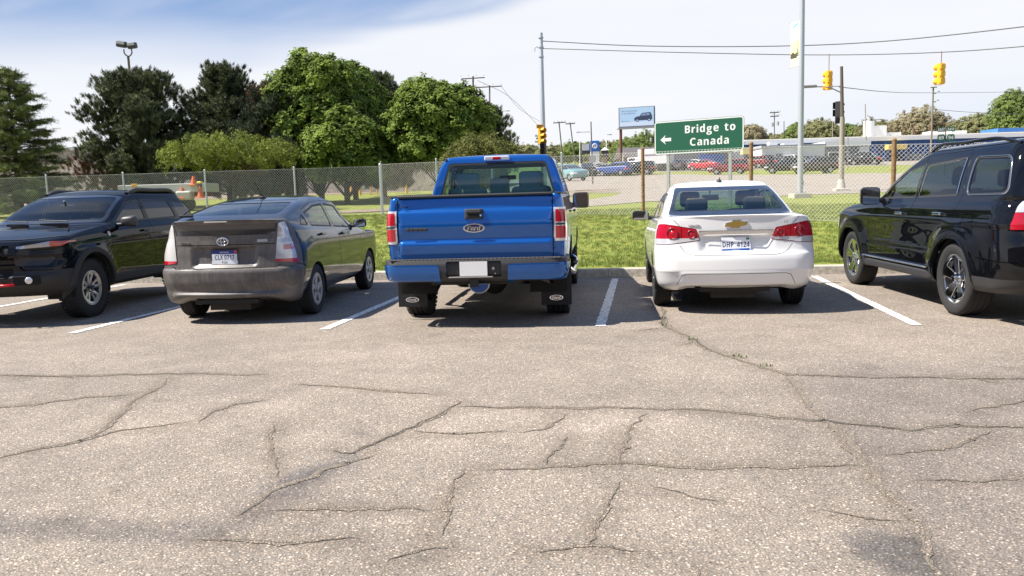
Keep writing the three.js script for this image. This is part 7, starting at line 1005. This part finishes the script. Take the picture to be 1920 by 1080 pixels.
// yellow bollards and yard things under the maples
const yellow = std(0.72, 0.38, 0.04, 0.55);
const bol = [['leftmost yellow bollard by the warehouse wall', 659, 337, 356], ['second yellow bollard by the warehouse wall, left of a trunk', 675, 339, 356], ['yellow bollard right of the white tank', 762, 335, 352]];
for (const [label, px, y0, y1] of bol) { const ah = 54, b = survey(px, y1, ah), h = survey(px, y0, ah).y - b.y, T = thing('bollard', label, 'bollard', b.toArray(), 0, 'yellow bollards'); mesh('post', [rod([0, -0.4, 0], [0, h, 0], 0.085, 0.085, 12), new THREE.SphereGeometry(0.085, 12, 6).translate(0, h, 0)], yellow, T); }
{ const ah = 54, b = survey(701, 354, ah), T = thing('guard_frame', 'yellow pipe guard frame beside the blue drum', 'barrier', b.toArray(), 9.5 * D2R); for (const x of [-0.22, 0.22]) mesh('upright', rod([x, -0.4, 0], [x, 0.66, 0], 0.05, 0.05, 8), yellow, T); for (const y of [0.28, 0.6]) mesh('rail', rod([-0.22, y, 0], [0.22, y, 0], 0.04, 0.04, 8), yellow, T); }
{ const ah = 55, b = survey(688, 355, ah), T = thing('drum', 'blue grey upright drum behind the maple trunk', 'drum', b.toArray()); mesh('shell', new THREE.LatheGeometry([[0, 0], [0.2, 0], [0.2, 0.22], [0.212, 0.24], [0.2, 0.26], [0.2, 0.6], [0.17, 0.66], [0, 0.68]].map((q) => new THREE.Vector2(...q)), 18), std(0.14, 0.2, 0.26, 0.5), T); }
{ const ah = 55, b = survey(745, 353, ah), T = thing('gas_tank', 'white horizontal tank on yellow supports behind the fence', 'tank', b.toArray(), 9.5 * D2R); mesh('vessel', new THREE.CapsuleGeometry(0.3, 0.75, 8, 18).rotateZ(Math.PI / 2).translate(-0.1, 0.95, 0), std(0.6, 0.6, 0.6, 0.4), T); mesh('cradle', [bx(0.9, 0.35, 0.5, 0, 0.28, 0), bx(0.12, 0.5, 0.5, -0.4, 0.45, 0), bx(0.12, 0.5, 0.5, 0.3, 0.45, 0)], yellow, T); mesh('valve', cyl(0.06, 0.06, 0.2, 8, 0.1, 1.32, 0), galv, T); }
{ // white works trailer with cones
  const ah = 38, k = ah / FPX, b = stand(320, ah), y = (py) => survey(320, py, ah).y - b.y, T = thing('works_trailer', 'long white works trailer behind the roof of the black crossover', 'trailer', [b.x, b.y, b.z], 9.5 * D2R);
  mesh('bed_side', rbx(160 * k, y(346) - y(362), 1.8, 0.03, 0, (y(346) + y(362)) / 2, 0), std(0.55, 0.54, 0.50, 0.6), T); mesh('chassis', bx(150 * k, 0.2, 1.2, 0, y(366), 0), std(0.10, 0.03, 0.03, 0.8), T); for (const x of [-0.9, 1.3]) mesh('wheel', cyl(0.36, 0.36, 1.7, 18, x, 0.34, 0, 'x').rotateY(Math.PI / 2), M.tyre, T); mesh('side_tank', rbx(0.75, 0.42, 0.5, 0.1, 1.05, 0.72, 0.8), std(0.45, 0.45, 0.40, 0.5), T); mesh('tail_lamp', rbx(0.42, 0.07, 0.05, 0.02, 0.95, y(361), 0.93), std(0.7, 0.35, 0.33, 0.4), T); mesh('hazard_panel', rbx(0.28, 0.16, 0.04, 0.02, -1.25, y(347), 0.93), yellow, T);
  const orange = std(0.75, 0.14, 0.02, 0.6); for (const [px, py, s, lb] of [[363, 339, 0.22, 'orange traffic cone top of the load on the works trailer'], [342, 362, 0.26, 'dull orange cone hung on the side of the works trailer'], [376, 360, 0.28, 'orange cone below the yellow helmet on the works trailer']]) { const p = survey(px, py, ah - 0.95), C = thing('traffic_cone', lb, 'cone', [p.x, p.y - s, p.z]); mesh('cone', new THREE.CylinderGeometry(0.05, 0.17, s * 2, 16).translate(0, s, 0), orange, C); mesh('cone_base', rbx(0.36, 0.04, 0.36, 0.01, 0, 0.02, 0), orange, C); }
  const p = survey(375, 343, ah - 0.95), Hm = thing('warning_lamp', 'yellow topped black warning lamp on the works trailer', 'lamp', p.toArray()); mesh('lamp_cap', rbx(0.22, 0.10, 0.2, 0.03, 0, 0.02, 0), std(0.85, 0.75, 0.08, 0.5), Hm); mesh('lamp_body', rbx(0.2, 0.2, 0.18, 0.03, 0, -0.13, 0), dark, Hm);
}

// ---------- cars on the far side ----------
const farTypes = {};
function farShape(kind) {
  if (farTypes[kind]) return farTypes[kind];
  const S = { sedan: { L: [[0.28, -0.9, 3.5, 0.82], [0.55, -1.0, 3.65, 0.88], [0.8, -0.98, 3.6, 0.87], [0.96, -0.9, 3.2, 0.82], [1.02, -0.35, 2.5, 0.76], [1.3, 0.2, 1.9, 0.65], [1.43, 0.6, 1.4, 0.56], [1.45, 0.95, 1.0, 0.1]], win: [[-0.05, 1.04], [2.15, 1.03], [1.55, 1.36], [0.5, 1.36]], top: 1.38, bot: 1.05 }, suv: { L: [[0.34, -0.9, 3.5, 0.86], [0.6, -1.0, 3.65, 0.92], [0.95, -0.98, 3.6, 0.91], [1.08, -0.95, 3.3, 0.87], [1.14, -0.92, 2.4, 0.83], [1.45, -0.82, 1.8, 0.74], [1.64, -0.65, 1.35, 0.66], [1.68, 0.2, 0.5, 0.1]], win: [[-0.7, 1.18], [2.05, 1.15], [1.5, 1.52], [-0.55, 1.54]], top: 1.56, bot: 1.18 }, van: { L: [[0.28, -0.95, 3.7, 0.88], [0.6, -1.05, 3.9, 0.94], [0.95, -1.02, 3.8, 0.93], [1.06, -0.99, 3.4, 0.88], [1.12, -0.97, 2.95, 0.86], [1.45, -0.9, 2.2, 0.78], [1.68, -0.75, 1.5, 0.69], [1.72, 0.2, 0.6, 0.1]], win: [[-0.8, 1.15], [2.6, 1.12], [1.8, 1.56], [-0.65, 1.58]], top: 1.6, bot: 1.16 } }[kind];
  const sh = new Shell(loft(S.L.map(([y, r, f, w]) => ({ y, r, f, w, br: 0.1, bf: 0.18, cr: [0.2, 0.25], cf: [0.3, 0.3] })), { step: 0.10 })); let gl = [];
  for (const s of [1, -1]) { for (const a of [0, 2.7]) sh.drop(sideCut(circle(a, 0.33, 0.38, 16), s, 0.5)); gl = gl.concat(sh.take(sideCut(rounded(S.win, 0.06, 2), s, 0.3))); }
  const w = S.L[5][3] * 0.92; gl = gl.concat(sh.take(frontCut([[-w - 0.08, S.bot + 0.02], [w + 0.08, S.bot + 0.02], [w - 0.08, S.top], [-w + 0.08, S.top]], 0.9)), sh.take(rearCut([[-w, S.bot + 0.04], [w, S.bot + 0.04], [w - 0.1, S.top], [-w + 0.1, S.top]], 0.7)));
  const tail = []; for (const s of [1, -1]) tail.push(sh.take(rearCut([[s * 0.6, 0.72], [s * 1.1, 0.72], [s * 1.1, 0.92], [s * 0.6, 0.92]], -0.5)), sh.take(frontCut([[s * 0.55, 0.62], [s * 1.1, 0.62], [s * 1.1, 0.80], [s * 0.55, 0.76]], 3.1)));
  return farTypes[kind] = { body: soupGeo(sh.s), glass: soupGeo(shift(gl, -0.008)), tail: [soupGeo(tail[0]), soupGeo(tail[2])], head: [soupGeo(tail[1]), soupGeo(tail[3])], tyre: tyreGeo(0.33, 0.22, 0.2), rim: merge([cyl(0.2, 0.2, 0.05, 20, 0.07, 0, 0, 'x'), ...Array.from({ length: 5 }, (_, i) => { const g = bx(0.02, 0.17, 0.045, 0.1, 0.1, 0); return g.rotateX(i * 1.2566); })]), under: bx(1.4, 0.1, 3.6, 0, 0.3, -1.3) };
}
const farGlass = phys(0.02, 0.025, 0.03, 0.06, { clearcoat: 1 }), farPaints = {};
const tint = { teal: [0.18, 0.34, 0.36], white: [0.7, 0.7, 0.69], black: [0.008, 0.009, 0.012], silver: [0.36, 0.37, 0.39], blue: [0.02, 0.06, 0.25], grey: [0.10, 0.11, 0.125], red: [0.42, 0.012, 0.03], maroon: [0.16, 0.008, 0.02], brown: [0.055, 0.042, 0.035], navy: [0.012, 0.02, 0.05] };
function farCar(kind, paint, px, py, yawDeg, label, group) {
  const G = farShape(kind), b = onGround(px, py), T = thing('parked_car', label, 'car', [b.x, b.y + 0.03, b.z], yawDeg * D2R, group || 'cars across the street'), c = tint[paint], off = 1.3;
  farPaints[paint] ||= phys(...c, 0.3, { clearcoat: 1, clearcoatRoughness: 0.05, specularIntensity: 0.3 });
  const add = (n, g, m) => { const o = mesh(n, g, m, T); o.position.z = off; return o; };
  add('body', G.body, farPaints[paint]); add('window_glass', G.glass, farGlass); for (const g of G.tail) add('tail_lamp', g, M.red); for (const g of G.head) add('headlamp', g, M.clear); add('underside', G.under, M.under);
  for (const s of [1, -1]) for (const a of [0, 2.7]) { const w = part('wheel', T); w.position.set(s * 0.76, 0.33, off - a); if (s < 0) w.rotation.y = Math.PI; mesh('tyre', G.tyre, M.tyre, w); mesh('rim', G.rim, M.silver, w); } return T;
}
const FC = [
  ['van', 'teal', 1068, 340, 215, 'pale teal minivan on the street beside the pickup mirror'], ['suv', 'white', 1047, 331, 200, 'white vehicle half hidden behind the pale teal minivan'], ['suv', 'black', 1101, 330, 190, 'black vehicle just right of the pale teal minivan'], ['sedan', 'white', 1119, 326, 120, 'small white car right of the dark street light pole'], ['sedan', 'silver', 1131, 329, 75, 'silver car behind the blue wagon'], ['suv', 'blue', 1153, 330, 62, 'blue wagon left of the billboard post'], ['suv', 'white', 1181, 327, 70, 'white vehicle right of the billboard post'], ['suv', 'black', 1197, 328, 75, 'dark vehicle beside the rusty fence post'],
  ['sedan', 'silver', 1249, 320, 60, 'silver car at the left road sign post'], ['sedan', 'navy', 1270, 319, 40, 'navy car behind the left road sign post'], ['sedan', 'grey', 1287, 319, 40, 'grey car left of the white coupe'], ['sedan', 'white', 1303, 319, 50, 'white coupe nose beside the red car'], ['sedan', 'red', 1321, 320, 55, 'bright red low car beneath the road sign'], ['van', 'maroon', 1368, 327, 75, 'maroon minivan on the street by the right road sign post'], ['suv', 'maroon', 1410, 316, 60, 'maroon vehicle hidden by the rusty fence post'],
  ['suv', 'black', 1473, 325, 75, 'black vehicle left of the tall lamp post'], ['suv', 'brown', 1527, 326, 95, 'dark brown vehicle right of the tall lamp post'],
];
for (const a of FC) farCar(...a);
const rowTint = ['black', 'navy', 'grey', 'silver', 'black', 'brown', 'navy', 'white', 'grey', 'black', 'silver', 'navy']; let ri = 0; const nth = ['first', 'second', 'third', 'fourth', 'fifth', 'sixth'];
for (const px of [1425, 1442, 1459, 1476, 1512, 1530]) { const c = rowTint[ri % 12]; farCar(ri % 3 ? 'sedan' : 'suv', c, px, 314.5 - (px - 1425) * 0.02, 35, `${c} parked car, ${nth[ri]} from the left in the row before the white building`, 'row of cars before the white building'); ri++; }
for (const px of [1552, 1570, 1588, 1606, 1624]) { const c = ['black', 'navy', 'black', 'grey', 'black'][ri % 5]; farCar(ri % 2 ? 'suv' : 'sedan', c, px, 309.5, 60, `${c} parked car, ${nth[ri - 6]} from the left in the row before the grey building`, 'row of cars before the grey building'); ri++; }
for (const px of [1250, 1268, 1287, 1306, 1326, 1346]) { const c = ['black', 'grey', 'navy', 'silver'][ri % 4]; farCar(ri % 2 ? 'suv' : 'sedan', c, px, 308, 40, `${c} parked car, ${nth[ri - 11]} from the left in the back row under the road sign`, 'back row of cars under the road sign'); ri++; }
{ // box truck with faint lettering
  const b = onGround(1222, 321), T = thing('box_truck', 'white box truck with lettering behind the rusty fence post', 'truck', [b.x, b.y, b.z], 75 * D2R), wt = std(0.66, 0.66, 0.68, 0.6); mesh('cargo_box', rbx(2.3, 2.1, 4.6, 0.04, 0, 2.0, 0.6), wt, T); mesh('cab', rbx(2.0, 1.5, 1.5, 0.15, 0, 1.25, -2.5), wt, T); mesh('cab_window', rbx(2.04, 0.55, 1.0, 0.1, 0, 1.65, -2.6), farGlass, T); for (const s of [1, -1]) for (const z of [1.9, -2.4]) mesh('wheel', cyl(0.42, 0.42, 0.3, 18, s * 0.95, 0.42, z, 'x'), M.tyre, T); for (const s of [1, -1]) mesh('printed_band', bx(0.01, 0.22, 2.6, s * 1.157, 2.2, 0.6), std(0.22, 0.15, 0.25, 0.6), T);
}
renderer.render(scene, camera);
